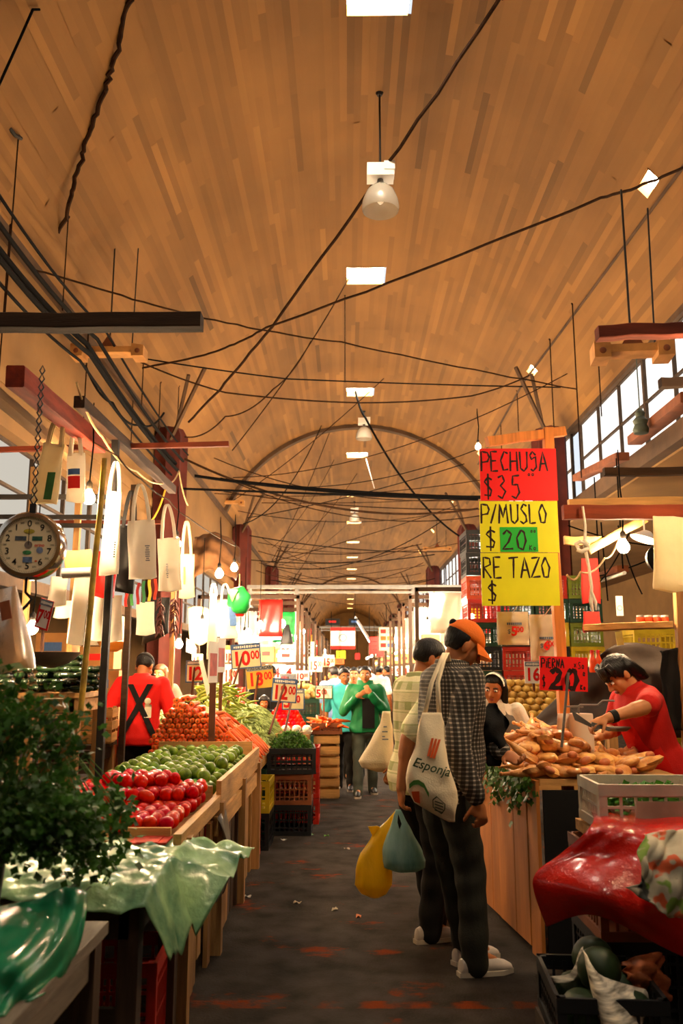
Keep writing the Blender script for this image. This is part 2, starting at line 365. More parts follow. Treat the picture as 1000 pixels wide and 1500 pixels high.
# side aisle ceilings
for nm, xa, za, xb, zb in (('ceiling_left', XL - .02, 4.2, -9.05, 4.5), ('ceiling_right', XR + .1, 4.1, 9.65, 4.5)):
    m_ = MB(); m_.poly([(xa, Y0, za), (xb, Y0, zb), (xb, Y0, zb + .15), (xa, Y0, za + .15)], Y1 - Y0, (0, 1, 0)); struct(m_.build(nm, CONC), 'low concrete roof of the side aisle')
# vault edge beams and sill beams along both sides
tn = 0
def beam(x, z, w, h, m=LEDGE, y0=Y0, y1=Y1, label='long concrete beam'):
    global tn; tn += 1; b_ = MB(); b_.box((x, (y0 + y1) / 2, z), (w, y1 - y0, h)); return struct(b_.build('trim_%d' % tn, m), label)
beam(XR + .06, ZE + .02, .16, .16, LEDGE, label='vault edge beam above the bright windows'); beam(XL - .06, ZE + .0, .16, .2, LEDGE, label='vault edge beam over the plain concrete band')
beam(XR + .1, 4.25, .3, .24, LEDGE, label='sill beam under the bright windows'); beam(XL - .1, 3.84, .3, .2, CONC, label='lintel beam over the side windows')
b_ = MB(); b_.box((XL - .1, 46, (3.94 + ZE) / 2), (.12, 107, ZE - 3.94)); struct(b_.build('wall_left_upper', CONC), 'plain concrete band under the vault edge')
b_ = MB(); b_.box((XL - .1, 46, 2.35), (.12, 107, .12)); struct(b_.build('trim_sill', LEDGE), 'sill rail under the side windows')
# rib arches
for yr in (22.3, 60.):
    tn += 1; b_ = MB(); n = 40; rings = []
    for i in range(n + 1):
        a = -TH + 2 * TH * i / n; rings.append([vp(a, yr - .11, VR + .02), vp(a, yr - .11, VR - .1), vp(a, yr + .11, VR - .1), vp(a, yr + .11, VR + .02)])
    b_.loft(rings); struct(b_.build('trim_%d' % tn, LEDGE), 'dark rib arch across the vault')
# clerestory windows: right, high band; left, lower band
MUN = mat('rusty window bar', '#4a3a2c', .7, .3, 10, metal=.3)
def win_band(x, z0, z1, ya, yb, ny, nz, label, panes=True, pm_=None):
    global wn; wn += 1; f_ = MB(); dy = (yb - ya) / ny; dz = (z1 - z0) / nz
    for i in range(ny + 1): f_.box((x, ya + i * dy, (z0 + z1) / 2), (.045, .035 if i % 3 else .07, z1 - z0))
    for j in range(nz + 1): f_.box((x, (ya + yb) / 2, z0 + j * dz), (.04, yb - ya, .03))
    w = struct(f_.build('window_%d' % wn, MUN), label)
    xs = .03 if x > 0 else -.03
    if panes:
        p_ = MB(); p_.box((0, 0, 0), (.008, dy - .02, dz - .02)); pm = p_.mesh('pane', pm_ or PANEM)
        for i in range(ny):
            for j in range(nz): link('pane', pm, w, (x + xs, ya + (i + .5) * dy, z0 + (j + .5) * dz))
    else:
        p_ = MB(); p_.box((x + xs, (ya + yb) / 2, (z0 + z1) / 2), (.008, yb - ya - .02, z1 - z0 - .02)); p_.build('pane', pm_ or PANEM, w)
COLY = [4.4, 14.4, 24.5, 34.6, 44.7, 54.8, 65, 75, 85]
prev = -4.
for i, cy in enumerate(COLY):
    if cy > 4: win_band(XR + .06, 4.37, ZE - .06, prev + .3, cy - .3, 9, 2, 'high window band over the right stalls, bay %s' % ['nearest the camera', 'from the near column to the second', 'beyond the second column', 'fourth along', 'fifth along', 'sixth along', 'seventh along', 'eighth along', 'farthest'][i], panes=i < 3)
    win_band(XL - .1, 2.42, 3.72, prev + .3, cy - .3, 9, 3, 'window band behind the left stalls, bay %s' % ['nearest the camera', 'from the near column to the second', 'beyond the second column', 'fourth along', 'fifth along', 'sixth along', 'seventh along', 'eighth along', 'farthest'][i], panes=i < 3, pm_=PANEL_)
    prev = cy
# columns: clustered shafts
for i, cy in enumerate(COLY):
    for sx, cx in (('left', XL + .2), ('right', XR - .42)):
        if i == 0: continue
        n = 24; rings = []
        for z in (0, 5.2, 5.45, 5.62):
            gl = 1. if z < 5.3 else (1.0 if z < 5.5 else .7)
            rings.append([(cx + (.27 + .035 * math.cos(8 * t)) * gl * math.cos(t), cy + (.3 + .035 * math.cos(8 * t)) * gl * math.sin(t), z) for t in [2 * math.pi * j / n for j in range(n)]])
        b_ = MB(); b_.loft(rings); c_ = struct(b_.build('column', REDBROWN), 'red brown clustered column on the %s of the aisle, %s' % (sx, ['', 'nearest of its row', 'second of its row', 'third of its row', 'fourth of its row', 'fifth of its row', 'sixth of its row', 'seventh of its row', 'last of its row'][i]))
        b_ = MB(); s_ = -1 if sx == 'left' else 1
        b_.bar((cx, cy - .2, 5.3), (cx - s_ * .75, cy - 1.1, 6.35), .05, .05); b_.bar((cx, cy + .1, 5.3), (cx - s_ * .45, cy - .9, 6.3), .05, .05); b_.build('brace', LEDGE, c_)
# steel trusses across the aisle
def cross_beam(y, px0, px1, py, posts, label):
    a = P(px0, py, y); b = P(px1, py, y); t = thing('steel_cross_beam', label, 'beam', (a.x, y, 0))
    m_ = MB(); m_.bar((0, 0, a.z), (b.x - a.x, 0, a.z), .1, .07); m_.build('chord', STEEL, t)
    m_ = MB(); m_.bar((0, 0, a.z - .1), (b.x - a.x, 0, a.z - .1), .07, .04); m_.build('chord', STEEL, t)
    for px in posts:
        q = P(px, py, y); m_ = MB(); m_.tube([(q.x - a.x, 0, 0), (q.x - a.x, 0, a.z - .02)], .045, 8); m_.build('post', STEEL, t)
cross_beam(16., 362, 700, 860, (366, 435, 605, 690), 'grey steel beam across the aisle beside the dangling green bag')
cross_beam(30., 425, 610, 919, (430, 470, 600), 'farther grey steel beam across the aisle above the red and white banner')

# ================================================================== hanging high-bay lamps and cables
DOME = mat('clear ribbed acrylic dome', '#e6dccb', .25, .05, 5, trans=.55, spec=.6)
def high_bay(pxc, pyl, y, dia, rod_top, label):
    p = P(pxc, pyl, y); t = thing('high_bay_lamp', label, 'lamp', p, group='high bay lamps under the vault'); s = dia / .42
    m_ = MB(); m_.lathe([(.2 * s, -.2 * s), (.21 * s, -.17 * s), (.2 * s, -.08 * s), (.16 * s, .03 * s), (.09 * s, .1 * s), (.05 * s, .11 * s), (.045 * s, .1 * s), (.085 * s, .09 * s), (.15 * s, .02 * s), (.19 * s, -.08 * s), (.2 * s, -.17 * s), (.195 * s, -.2 * s)], 28, cap=False); m_.build('dome', DOME, t)
    m_ = MB(); m_.lathe([(.03 * s, .1 * s), (.04 * s, .14 * s), (.03 * s, .19 * s)], 12); m_.build('socket', STEEL, t)
    m_ = MB(); m_.box((0, 0, .26 * s), (.3 * s, .2 * s, .15 * s)); m_.box((.1 * s, 0, .3 * s), (.12 * s, .22 * s, .1 * s)); m_.build('ballast_box', WHITEP, t)
    m_ = MB(); z = VZ + math.sqrt(VR ** 2 - (p.x - VX) ** 2); m_.tube([(0, 0, .33 * s), (0, 0, z - p.z)], .012 * s, 6); m_.lathe([(.05 * s, 0), (.03 * s, -.04 * s)], 10, (0, 0, z - p.z)); m_.build('rod', DARKM, t)
    m_ = MB(); m_.ell((0, 0, -.02 * s), (.05 * s, .05 * s, .1 * s)); m_.build('bulb', WHITEP, t)
high_bay(557, 285, 8.75, .42, 0, 'clear domed lamp with white ballast box, nearest overhead')
high_bay(533, 632, 21., .42, 0, 'domed lamp in front of the rib arch')
high_bay(519, 757, 33., .42, 0, 'small domed lamp seen between the fifth and sixth skylights')
high_bay(516, 835, 58., .42, 0, 'tiny domed lamp far down the vault')
def cable(label, pts, r, m, sag=0., n=14, group=None, fuzz=0.):
    """pts are (px,py,Y) or Vectors; straight runs with sag"""
    q = [Vector(p) if isinstance(p, Vector) else P(*p) for p in pts]; out = []
    for i in range(len(q) - 1):
        for j in range(n + (i == len(q) - 2)):
            t = j / n; v = q[i].lerp(q[i + 1], t); v.z -= sag * 4 * t * (1 - t)
            if fuzz: v += Vector((rg.gauss(0, fuzz), 0, rg.gauss(0, fuzz)))
            out.append(v)
    b_ = MB(); b_.tube(out, r, 6); return tag(b_.build('cable', m), label, 'cable', group)
cable('thick dark cable running from the upper vault down to the left column', [PV(745, -20), PV(735, -6), (398, 478, 11.), (276, 618, 14.)], .021, DUSTC, .05, fuzz=.006)
cable('dark cable rising to the bright light hole in the vault flank', [(1010, 240, 7.), (880, 290, 7.8), (390, 480, 10.5), (300, 520, 11.5), (140, 548, 13)], .015, DUSTC, .03, fuzz=.004)
cable('thin cable crossing the whole vault just above the timber arm end', [(0, 377, 8.), (70, 400, 8.4), (300, 466, 10), (500, 502, 11.5), (865, 574, 13.5)], .012, DUSTC, .02, fuzz=.006)
cable('frayed twisted cable hanging down the left of the vault', [PV(192, -5), PV(160, 110), PV(128, 205), PV(100, 300, .1), (60, 410, 9.), (25, 500, 8.6)], .022, DUSTC, 0, fuzz=.012)
cable('short hooked wire at the upper left corner', [PV(-4, 130, .3), PV(30, 55, .15), PV(48, 14), PV(58, 14)], .011, BLACKC)
cable('conduit running down the right flank of the vault past the light holes', [PV(1003, 240), PV(885, 400), PV(765, 562), PV(700, 680)], .02, LEDGE, 0, n=4)
cable('taut wire from the left light fixture to the right column', [(150, 515, 11.5), (420, 555, 13), (860, 568, 14.)], .011, BLACKC, .02)
cable('loose wire dipping between left column and right column', [(205, 530, 11.), (330, 575, 12), (530, 590, 13), (690, 580, 13.5), (775, 550, 13)], .012, DUSTC, .03)
cable('wire drooping from the vault to the brace of the left column', [(270, 640, 14.), (330, 610, 14.2), (400, 570, 14.4), PV(455, 500)], .012, DUSTC, .12)
cable('long wire slanting from the second skylight down to the left', [PV(510, 409), (440, 525, 13.8), (340, 660, 15)], .011, DUSTC, .03)
cable('pale wire dangling from the fourth skylight', [PV(536, 672), (548, 715, 24.5)], .014, WHITEP)
cable('black cable falling from the third skylight lamp to the right column', [PV(520, 572), (535, 612, 19.), (600, 715, 20.5), (672, 785, 22)], .026, BLACKC, .1)
for i, (a, b, r_, s_) in enumerate((((285, 697, 14.3), (712, 728, 14.5), .026, .1), ((330, 703, 15), (720, 729, 15), .028, .06), ((268, 716, 14.2), (700, 732, 14.5), .02, .0))):
    cable(['upper', 'middle', 'lower'][i] + ' of the three thick black cables slung across below the rib arch', [a, b], r_, BLACKC, s_, 20)
cable('brown cable sagging in a wide curve between the columns', [(270, 672, 14.2), (700, 745, 15)], .02, DUSTC, .42, 24)
tg = random.Random(11)
for i in range(34):   # the tangle of thin wires farther down the vault
    y = tg.uniform(17, 34); xa = tg.uniform(-3.1, -2.2); xb = tg.uniform(2.2, 3.6); za = tg.uniform(4.4, 6.0); zb = tg.uniform(4.4, 6.2)
    if i % 4 == 3: xb = tg.uniform(-1, 1.6); zb = VZ + math.sqrt(VR ** 2 - (xb - VX) ** 2) - .02
    cable('thin wire in the tangle strung under the far vault', [Vector((xa, y, za)), Vector((xb, y + tg.uniform(-4, 5), zb))], tg.uniform(.007, .015), tg.choice((BLACKC, DUSTC, DUSTC)), tg.uniform(.05, .6), 16, 'wires strung under the far vault')
# bundle along the left cornice
for i, (dx, dz, r_) in enumerate(((.0, 0, .03), (.12, .05, .022), (.05, -.13, .026), (.2, .16, .014), (-.06, -.2, .016))):
    x = -2.92 + dx; z = 5.05 + dz
    cable('black power cable in the bundle along the left cornice', [Vector((x - .1, 2., z + .1)), Vector((x, 6, z - .05)), Vector((x + .02, 9, z + .02)), Vector((x, 14.2, z - .1))], r_, BLACKC, .08, 10, 'cables along the left cornice')
cable('looping black cable below the left light fixture', [(125, 535, 10), (165, 590, 10.5), (205, 622, 11.5), (240, 605, 13)], .016, BLACKC, .1)
# vertical suspension rods
for i, (px, pa, pb, y) in enumerate(((27, 200, 478, 7.2), (100, 318, 455, 8.2), (15, 330, 560, 7.8), (838, 445, 700, 9.8), (805, 497, 640, 11), (757, 572, 660, 11.5), (235, 560, 660, 12.5), (211, 510, 600, 10), (505, 432, 560, 13.4), (733, 620, 660, 13), (262, 565, 640, 13.5), (195, 580, 670, 9), (130, 480, 690, 6.1), (110, 490, 560, 7.5), (874, 490, 610, 6.5), (78, 480, 560, 6.6), (65, 500, 570, 7))):
    a = PV(px, pa, 0); bt = P(px, pb, a.y) if pa < 560 else Vector((a.x, a.y, a.z - .8)); b_ = MB(); b_.tube([a + Vector((0, 0, .02)), Vector((a.x, a.y, min(bt.z, a.z - .2)))], .009 if a.y > 9 else .007, 6); b_.ell(a, .02, n=8, k=6)
    tag(b_.build('suspension_rod', DUSTC), 'thin rusty rod hanging down from the vault', 'rod', 'suspension rods under the vault')
b_ = MB(); b_.tube([PV(14, 188, .0), PV(22, 198, .03), PV(31, 203, .03)], .018, 6); tag(b_.build('hook_plate', DARKM), 'bent dark hook in the vault at the far upper left', 'hook')
# ================================================================== people
SKIN = mat('brown skin', '#a8673c', .55, .1, 14, sss=.12, bump=.05)
SKIN2 = mat('light brown skin', '#b97a4c', .55, .1, 14, sss=.12, bump=.05)
HAIR = mat('black hair', '#0d0907', .42, .4, 60, bump=.6, bscale=120, stretch=(1, 1, .15))
LIP = mat('lips', '#8a4434', .5, .1)
EYEW = mat('eye white', '#d8cfc4', .3, .03); EYED = mat('dark iris', '#120a06', .2, .1)
def cloth(name, col, **k): return mat(name, col, k.pop('rough', .85), k.pop('var', .16), 7, .25, 130, **k)
def pattern(name, kind):
    if name in MATS: return MATS[name]
    m = cloth(name, '#ece2b0' if kind == 'polo' else '#a89c8c'); nt = m.node_tree; N = nt.nodes; L = nt.links; b = N['Principled BSDF']; src = b.inputs['Base Color'].links[0].from_socket
    tc = N.new('ShaderNodeTexCoord'); sp = N.new('ShaderNodeSeparateXYZ'); L.new(tc.outputs['Object'], sp.inputs[0])
    at = N.new('ShaderNodeMath'); at.operation = 'ARCTAN2'; L.new(sp.outputs[0], at.inputs[0]); L.new(sp.outputs[1], at.inputs[1])
    def stripe(sock, period, duty, ph=0.):
        a = N.new('ShaderNodeMath'); a.operation = 'MULTIPLY_ADD'; a.inputs[1].default_value = 1 / period; a.inputs[2].default_value = ph + 50; L.new(sock, a.inputs[0])
        f = N.new('ShaderNodeMath'); f.operation = 'FRACT'; L.new(a.outputs[0], f.inputs[0])
        l = N.new('ShaderNodeMath'); l.operation = 'LESS_THAN'; l.inputs[1].default_value = duty; L.new(f.outputs[0], l.inputs[0]); return l.outputs[0]
    def mix(base, col, fac, k):
        x = N.new('ShaderNodeMix'); x.data_type = 'RGBA'; x.inputs[7].default_value = (*hexc(col), 1); s = N.new('ShaderNodeMath'); s.operation = 'MULTIPLY'; s.inputs[1].default_value = k
        L.new(fac, s.inputs[0]); L.new(s.outputs[0], x.inputs[0]); L.new(base, x.inputs[6]); return x.outputs[2]
    if kind == 'polo':
        o = mix(src, '#8f9a55', stripe(sp.outputs[2], .115, .42), .75); o = mix(o, '#e9dfb4', stripe(at.outputs[0], .75, .45, .2), .55); o = mix(o, '#aab06a', stripe(sp.outputs[2], .0575, .12, .3), .6)
    else:
        o = mix(src, '#17120f', stripe(sp.outputs[2], .021, .66), .8); o = mix(o, '#120e0c', stripe(at.outputs[0], .11, .64), .8)
    L.new(o, b.inputs['Base Color']); return m

def ring(c, a, b, rot=None, n=20, p=2.4):
    c = Vector(c); o = []
    for j in range(n):
        t = 2 * math.pi * j / n; ct, st = math.cos(t), math.sin(t)
        v = Vector((a * math.copysign(abs(ct) ** (2 / p), ct), b * math.copysign(abs(st) ** (2 / p), st), 0))
        o.append(c + (rot @ v if rot is not None else v))
    return o
def hand(mb, wrist, d, palm, s=1., curl=.5, thumb_side=1, spread=.12):
    """palm and five fingers; d points along the hand, palm is the palm normal"""
    d = Vector(d).normalized(); pn = Vector(palm); pn = (pn - d * pn.dot(d)).normalized(); sd = d.cross(pn).normalized() * thumb_side
    w = Vector(wrist); pc = w + d * .045 * s; rot = Matrix((sd, d, pn)).transposed()
    mb.ell(pc, (.04 * s, .052 * s, .017 * s), rot); mb.cone(w - d * .02 * s, .026 * s, w + d * .03 * s, .024 * s)
    for i, (off, ln) in enumerate(((.028, .072), (.010, .08), (-.010, .074), (-.027, .058))):
        p = w + d * .085 * s + sd * off * s; dd = (d + sd * off * spread * 14).normalized(); L_ = ln * s; r_ = .0092 * s
        for k, (fr, r2) in enumerate(((.45, .0085), (.3, .008), (.25, .0065))):
            ax = dd.cross(pn); ax = ax.normalized() if ax.length > 1e-4 else sd; a_ = curl * (.75 + .35 * k); dd = Quaternion(ax, a_) @ dd; q = p + dd * L_ * fr; mb.cone(p, r_, q, r2 * s, 8, 2); p = q; r_ = r2 * s
    p = w + d * .03 * s + sd * .035 * s; dd = (d * .7 + sd * .75 + pn * .35).normalized()
    for fr, r2 in ((.035, .0105), (.028, .009)):
        q = p + dd * fr * s; mb.cone(p, .0115 * s, q, r2 * s, 8, 2); p = q; dd = (dd + d * .35 + pn * .45 * curl).normalized()

def person(label, at, yaw, H=1.7, lean=0., hyaw=0., hpitch=0., arms=None, feet=None, skin=SKIN, shirt=None, trousers=None, shoes=None, sleeve='short', hem=.47, fat=0., hair='short', hair_mat=HAIR, vox=.0075, moustache=False, group=None, loose=.012, hroll=0., female=False, shirt_amp=.004):
    """local frame: +Y the way the person faces, +X the right hand; at = (x,y) on the floor"""
    root = thing('person', label, 'person', (at[0], at[1], 0), (0, 0, yaw), group); base = Matrix.Rotation(yaw, 4, 'Z'); base.translation = Vector((at[0], at[1], 0)); inv = base.inverted()
    hz = .5 * H; LR = Matrix.Rotation(-lean, 3, 'X')
    def T(x, y, z): return Vector((0, 0, hz)) + LR @ Vector((x, y, z - hz))
    k = H / 1.7; nar = .9 if female else 1.
    SEC = [(.455, .088, .068, 0), (.5, .1, .074, -.004), (.555, .095 + fat * .35, .07 + fat * .6, .004 + fat * .3), (.61, .086 + fat * .4, .064 + fat, .008 + fat * .5), (.67, .094 + fat * .2, .066 + fat * .5, .005), (.73, .106, .07, .0), (.78, .112 * nar, .066, -.006), (.812, .098 * nar, .052, -.008), (.835, .055, .04, -.005)]
    def torso(mb, g, z0=0, z1=2, flare=0.):
        S = [s for s in SEC if z0 - .03 <= s[0] <= z1]; rings = []
        for i, (z, a, b, yo) in enumerate(S):
            zz = max(z, z0); f_ = flare * max(0, (.6 - zz) / .15); rings.append(ring(T(0, yo * H, zz * H), a * H + g + f_, b * H + g + f_, LR))
        mb.loft(rings)
    sh = {1: T(.108 * H * nar, -.005, .795 * H), -1: T(-.108 * H * nar, -.005, .795 * H)}
    hips = {1: Vector((.052 * H, 0, .49 * H)), -1: Vector((-.052 * H, 0, .49 * H))}
    feet = feet or {1: (.09, .02, 0), -1: (-.09, -.02, 0)}; arms = arms or {}
    def loc(p): return inv @ p if isinstance(p, Vector) else Vector(p)
    A = {}
    for s in (1, -1):
        e, w = arms.get(s, ((s * .165 * H, -.03, .62 * H), (s * .16 * H, .06, .475 * H)))[:2]; e, w = loc(e), loc(w)
        u = (e - sh[s]); ul = .178 * H
        if u.length > 1e-3: e = sh[s] + u.normalized() * min(u.length, ul * 1.12)
        A[s] = (e, w, arms.get(s, (0, 0))[2:] )
    ft = {}
    for s in (1, -1):
        fx, fy, fz = feet[s]; ank = Vector((fx, fy, .05 * H + fz)); hp = hips[s]; mid = (hp + ank) / 2; L2 = .2225 * H; half = (hp - ank).length / 2
        bend = math.sqrt(max(0, L2 * L2 - half * half)); kn = mid + Vector((0, min(.2, bend), 0)); ft[s] = (kn, ank)
    # head frame
    nb = T(0, -.008, .835 * H); HM = LR @ Matrix.Rotation(-hyaw, 3, 'Z') @ Matrix.Rotation(-hpitch, 3, 'X') @ Matrix.Rotation(hroll, 3, 'Y'); hs = .139 * H / .235
    hc = nb + LR @ Vector((0, .012 * k, .052 * k)) + HM @ Vector((0, .012, .062)) * hs
    def HD(x, y, z): return hc + HM @ (Vector((x, y, z)) * hs)
    b = MB(); torso(b, -.006, .47)
    b.cone(nb - LR @ Vector((0, 0, .04)), .058 * k * nar, HD(0, -.022, -.055), .05 * k * nar, 14)
    b.ell(HD(0, -.012, .028), [x * hs for x in (.074, .096, .088)], HM, 20, 14); b.ell(HD(0, .022, -.03), [x * hs for x in (.06, .064, .084)], HM, 18, 12); b.ell(HD(0, .045, -.083), [x * hs for x in (.038, .04, .03)], HM)
    b.cone(HD(0, .083, .018), .009 * hs, HD(0, .106, -.026), .0125 * hs, 10); b.ell(HD(.012, .095, -.031), .009 * hs, n=8, k=6); b.ell(HD(-.012, .095, -.031), .009 * hs, n=8, k=6)
    b.cone(HD(-.038, .07, .03), .012 * hs, HD(.038, .07, .03), .012 * hs); b.cone(HD(-.042, .055, -.022), .024 * hs, HD(-.03, .05, -.06), .022 * hs); b.cone(HD(.042, .055, -.022), .024 * hs, HD(.03, .05, -.06), .022 * hs)
    for s in (1, -1): b.ell(HD(s * .076, -.008, -.008), [x * hs for x in (.011, .021, .033)], HM @ Matrix.Rotation(s * .35, 3, 'Z'), 10, 8)
    for s in (1, -1):
        e, w, x = A[s]; b.chain([sh[s], e, w], [.034 * H * (.9 if female else 1), .026 * H, .0175 * H], 12); fd = (w - e).normalized(); b.cone(e, .027 * H, e.lerp(w, .35), .0265 * H)
        hd_, pn, cu = (x + (None, None, None))[:3] if x else (None, None, None)
        hd_ = (base.to_3x3().inverted() @ hd_) if isinstance(hd_, Vector) else (Vector(hd_) if hd_ else fd); pn = (base.to_3x3().inverted() @ pn) if isinstance(pn, Vector) else Vector(pn or (-s, .15, 0))
        hand(b, w, hd_, pn, k, .45 if cu is None else cu, -s)
        kn, an = ft[s]; b.chain([hips[s], kn, an], [.05 * H, .033 * H, .022 * H], 12); b.cone(an, .02 * H, an + Vector((0, .1, -.045)), .018 * H)
    link('body', remesh(b, 'body', skin, vox, 3), root)
    # eyes, brows, lips
    for s in (1, -1):
        m_ = MB(); m_.ell((0, 0, 0), (.0145, .011, .0085), None, 12, 8); o = link('eye', m_.mesh('eye', EYEW), root); o.matrix_local = Matrix.LocRotScale(HD(s * .031, .0795, .006), HM.to_quaternion(), (hs,) * 3)
        m_ = MB(); m_.ell((0, .0085, 0), (.0065, .0042, .0068), None, 10, 6); i_ = link('iris', m_.mesh('iris', EYED), o)
        m_ = MB(); m_.tube([HD(s * .013, .086, .024), HD(s * .03, .087, .03), HD(s * .048, .074, .024)], [.004 * hs, .0052 * hs, .003 * hs], 6); m_.build('eyebrow', hair_mat, root)
    m_ = MB(); m_.ell(HD(0, .0865, -.058), [x * hs for x in (.022, .009, .0055)], HM, 12, 6); m_.ell(HD(0, .085, -.0665), [x * hs for x in (.019, .0095, .006)], HM, 12, 6); m_.build('lips', LIP, root)
    if moustache: m_ = MB(); m_.tube([HD(-.026, .08, -.054), HD(0, .097, -.046), HD(.026, .08, -.054)], [.003 * hs, .007 * hs, .003 * hs], 6); m_.build('moustache', hair_mat, root)
    # hair
    if hair:
        m_ = MB(); rr = random.Random(int(H * 1000)); low = {'short': -.055, 'cap': -.06, 'long': -.09, 'shag': -.085}[hair]; front = {'short': .055, 'cap': .2, 'long': .05, 'shag': .03}[hair]
        def grow(v):
            x, y, z = v.x * .08, v.y * .1 - .012, v.z * .094 + .028
            line = low + (front - low) * max(0, min(1, (y + .035) / .1)); t = max(0, min(1, (z - line) / .022)); t = t * t * (3 - 2 * t)
            thick = .045 if hair == 'short' else .07
            return (.8 + (.2 + thick) * t) + (.03 if hair == 'shag' else .012) * t * math.sin(v.x * 17 + 3 * v.z) * math.sin(v.y * 13 + v.z * 9)
        m_.ell((0, 0, 0), (.0775, .0985, .0925), None, 40, 28, grow)
        if hair == 'long':
            m_.loft([ring((0, y, z), a, d_, None, 18) for z, y, a, d_ in ((.05, -.04, .07, .05), (-.03, -.05, .085, .05), (-.12, -.055, .095, .045), (-.22, -.065, .09, .035), (-.3, -.07, .06, .02))])
            for s in (1, -1): m_.tube([(s * .07, .01, .05), (s * .084, .01, -.03), (s * .085, .015, -.12), (s * .075, .03, -.2), (s * .07, .04, -.27)], [.022, .026, .026, .02, .008], 10)
        if hair == 'shag':
            m_.loft([ring((0, y, z), a, d_, None, 16) for z, y, a, d_ in ((.04, -.04, .075, .06), (-.04, -.065, .082, .05), (-.11, -.085, .075, .04), (-.165, -.1, .05, .02))])
            for q in range(16):
                a = rr.uniform(-1.3, 1.3); p0 = Vector((math.sin(a) * .07, math.cos(a) * .06 + .02, .085)); p1 = Vector((math.sin(a) * .085, math.cos(a) * .09 + .005, .035)); p2 = p1 + Vector((rr.uniform(-.01, .01), .008, -rr.uniform(.02, .05))); m_.tube([p0, p1, p2], [.014, .013, .003], 6)
        o = link('hair', m_.mesh('hair', hair_mat, 0), root); o.matrix_local = Matrix.LocRotScale(HD(0, -.012, .028), HM.to_quaternion(), (hs,) * 3)
    # shirt
    if shirt:
        g = loose; b = MB(); torso(b, g, hem, 2, .012)
        for s in (1, -1):
            e, w, x = A[s]
            if sleeve == 'long': b.chain([sh[s], e, e.lerp(w, .93)], [.043 * H, .037 * H, .029 * H], 14)
            elif sleeve == 'short': b.chain([sh[s], sh[s].lerp(e, .86)], [.043 * H, .043 * H], 14)
            else: b.cone(sh[s], .04 * H, sh[s].lerp(e, .2), .036 * H)
        b.loft([ring(T(0, -.012, .81 * H), .062 * H, .05 * H, LR), ring(T(0, -.008, .852 * H), .043 * H, .041 * H, LR)])
        o = link('shirt', remesh(b, 'shirt', shirt, vox, 5, shirt_amp, 22, int(H * 100)), root)
    if trousers:
        b = MB(); torso(b, .008, .44, .6); b.ell((0, 0, .475 * H), (.1 * H, .075 * H, .06 * H))
        for s in (1, -1):
            kn, an = ft[s]; b.chain([hips[s] + Vector((0, 0, -.01)), kn, an + Vector((0, .0, -.042))], [.06 * H, .044 * H, .039 * H], 14)
        link('trousers', remesh(b, 'trousers', trousers, vox * 1.15, 5, .006, 20, 5), root)
    if shoes:
        for s in (1, -1):
            kn, an = ft[s]; b = MB(); f0 = Vector((an.x, an.y, an.z - .05 * H)); ang = s * .12
            q = Matrix.Rotation(-ang, 3, 'Z')
            b.loft([[f0 + q @ Vector((x * k, y * k, z)) for x, y, z in r_] for r_ in [[(.034 * math.cos(t) * w_, y, h_ * (.5 + .5 * math.sin(t)) + .004) for t in [2 * math.pi * j / 14 for j in range(14)]] for y, w_, h_ in ((-.085, .5, .05), (-.075, .9, .075), (-.03, 1., .095), (.04, 1.1, .085), (.1, 1.28, .066), (.15, 1.2, .052), (.178, .7, .035))]])
            so = b.build('shoe', shoes, root)
            b = MB(); b.loft([[f0 + q @ Vector((x * k, y * k, z)) for x, y in [(.037 * sx * w_, yy) for yy, w_, sx in ((-.09, .6, -1), (-.03, 1, -1), (.06, 1.15, -1), (.12, 1.32, -1), (.182, .7, -1), (.182, .7, 1), (.12, 1.32, 1), (.06, 1.15, 1), (-.03, 1, 1), (-.09, .6, 1))]] for z in (0., .022)]); b.build('sole', mat('pale rubber sole', '#b8ac98', .7), so)
    return dict(root=root, T=T, HD=HD, HM=HM, hc=hc, hs=hs, sh=sh, A=A, LR=LR, base=base, H=H, SEC=SEC, ft=ft)

JEANS = cloth('very dark trousers', '#161310'); JEANS2 = cloth('faded dark green trousers', '#26251c'); BLACKCL = cloth('black cloth', '#0d0b0a')
WSHOE = mat('white leather shoe', '#b9ada0', .5, .15, 12); DSHOE = mat('dark leather shoe', '#17110d', .45, .2)
CANVAS = cloth('unbleached canvas', '#f0dcb6', var=.08)

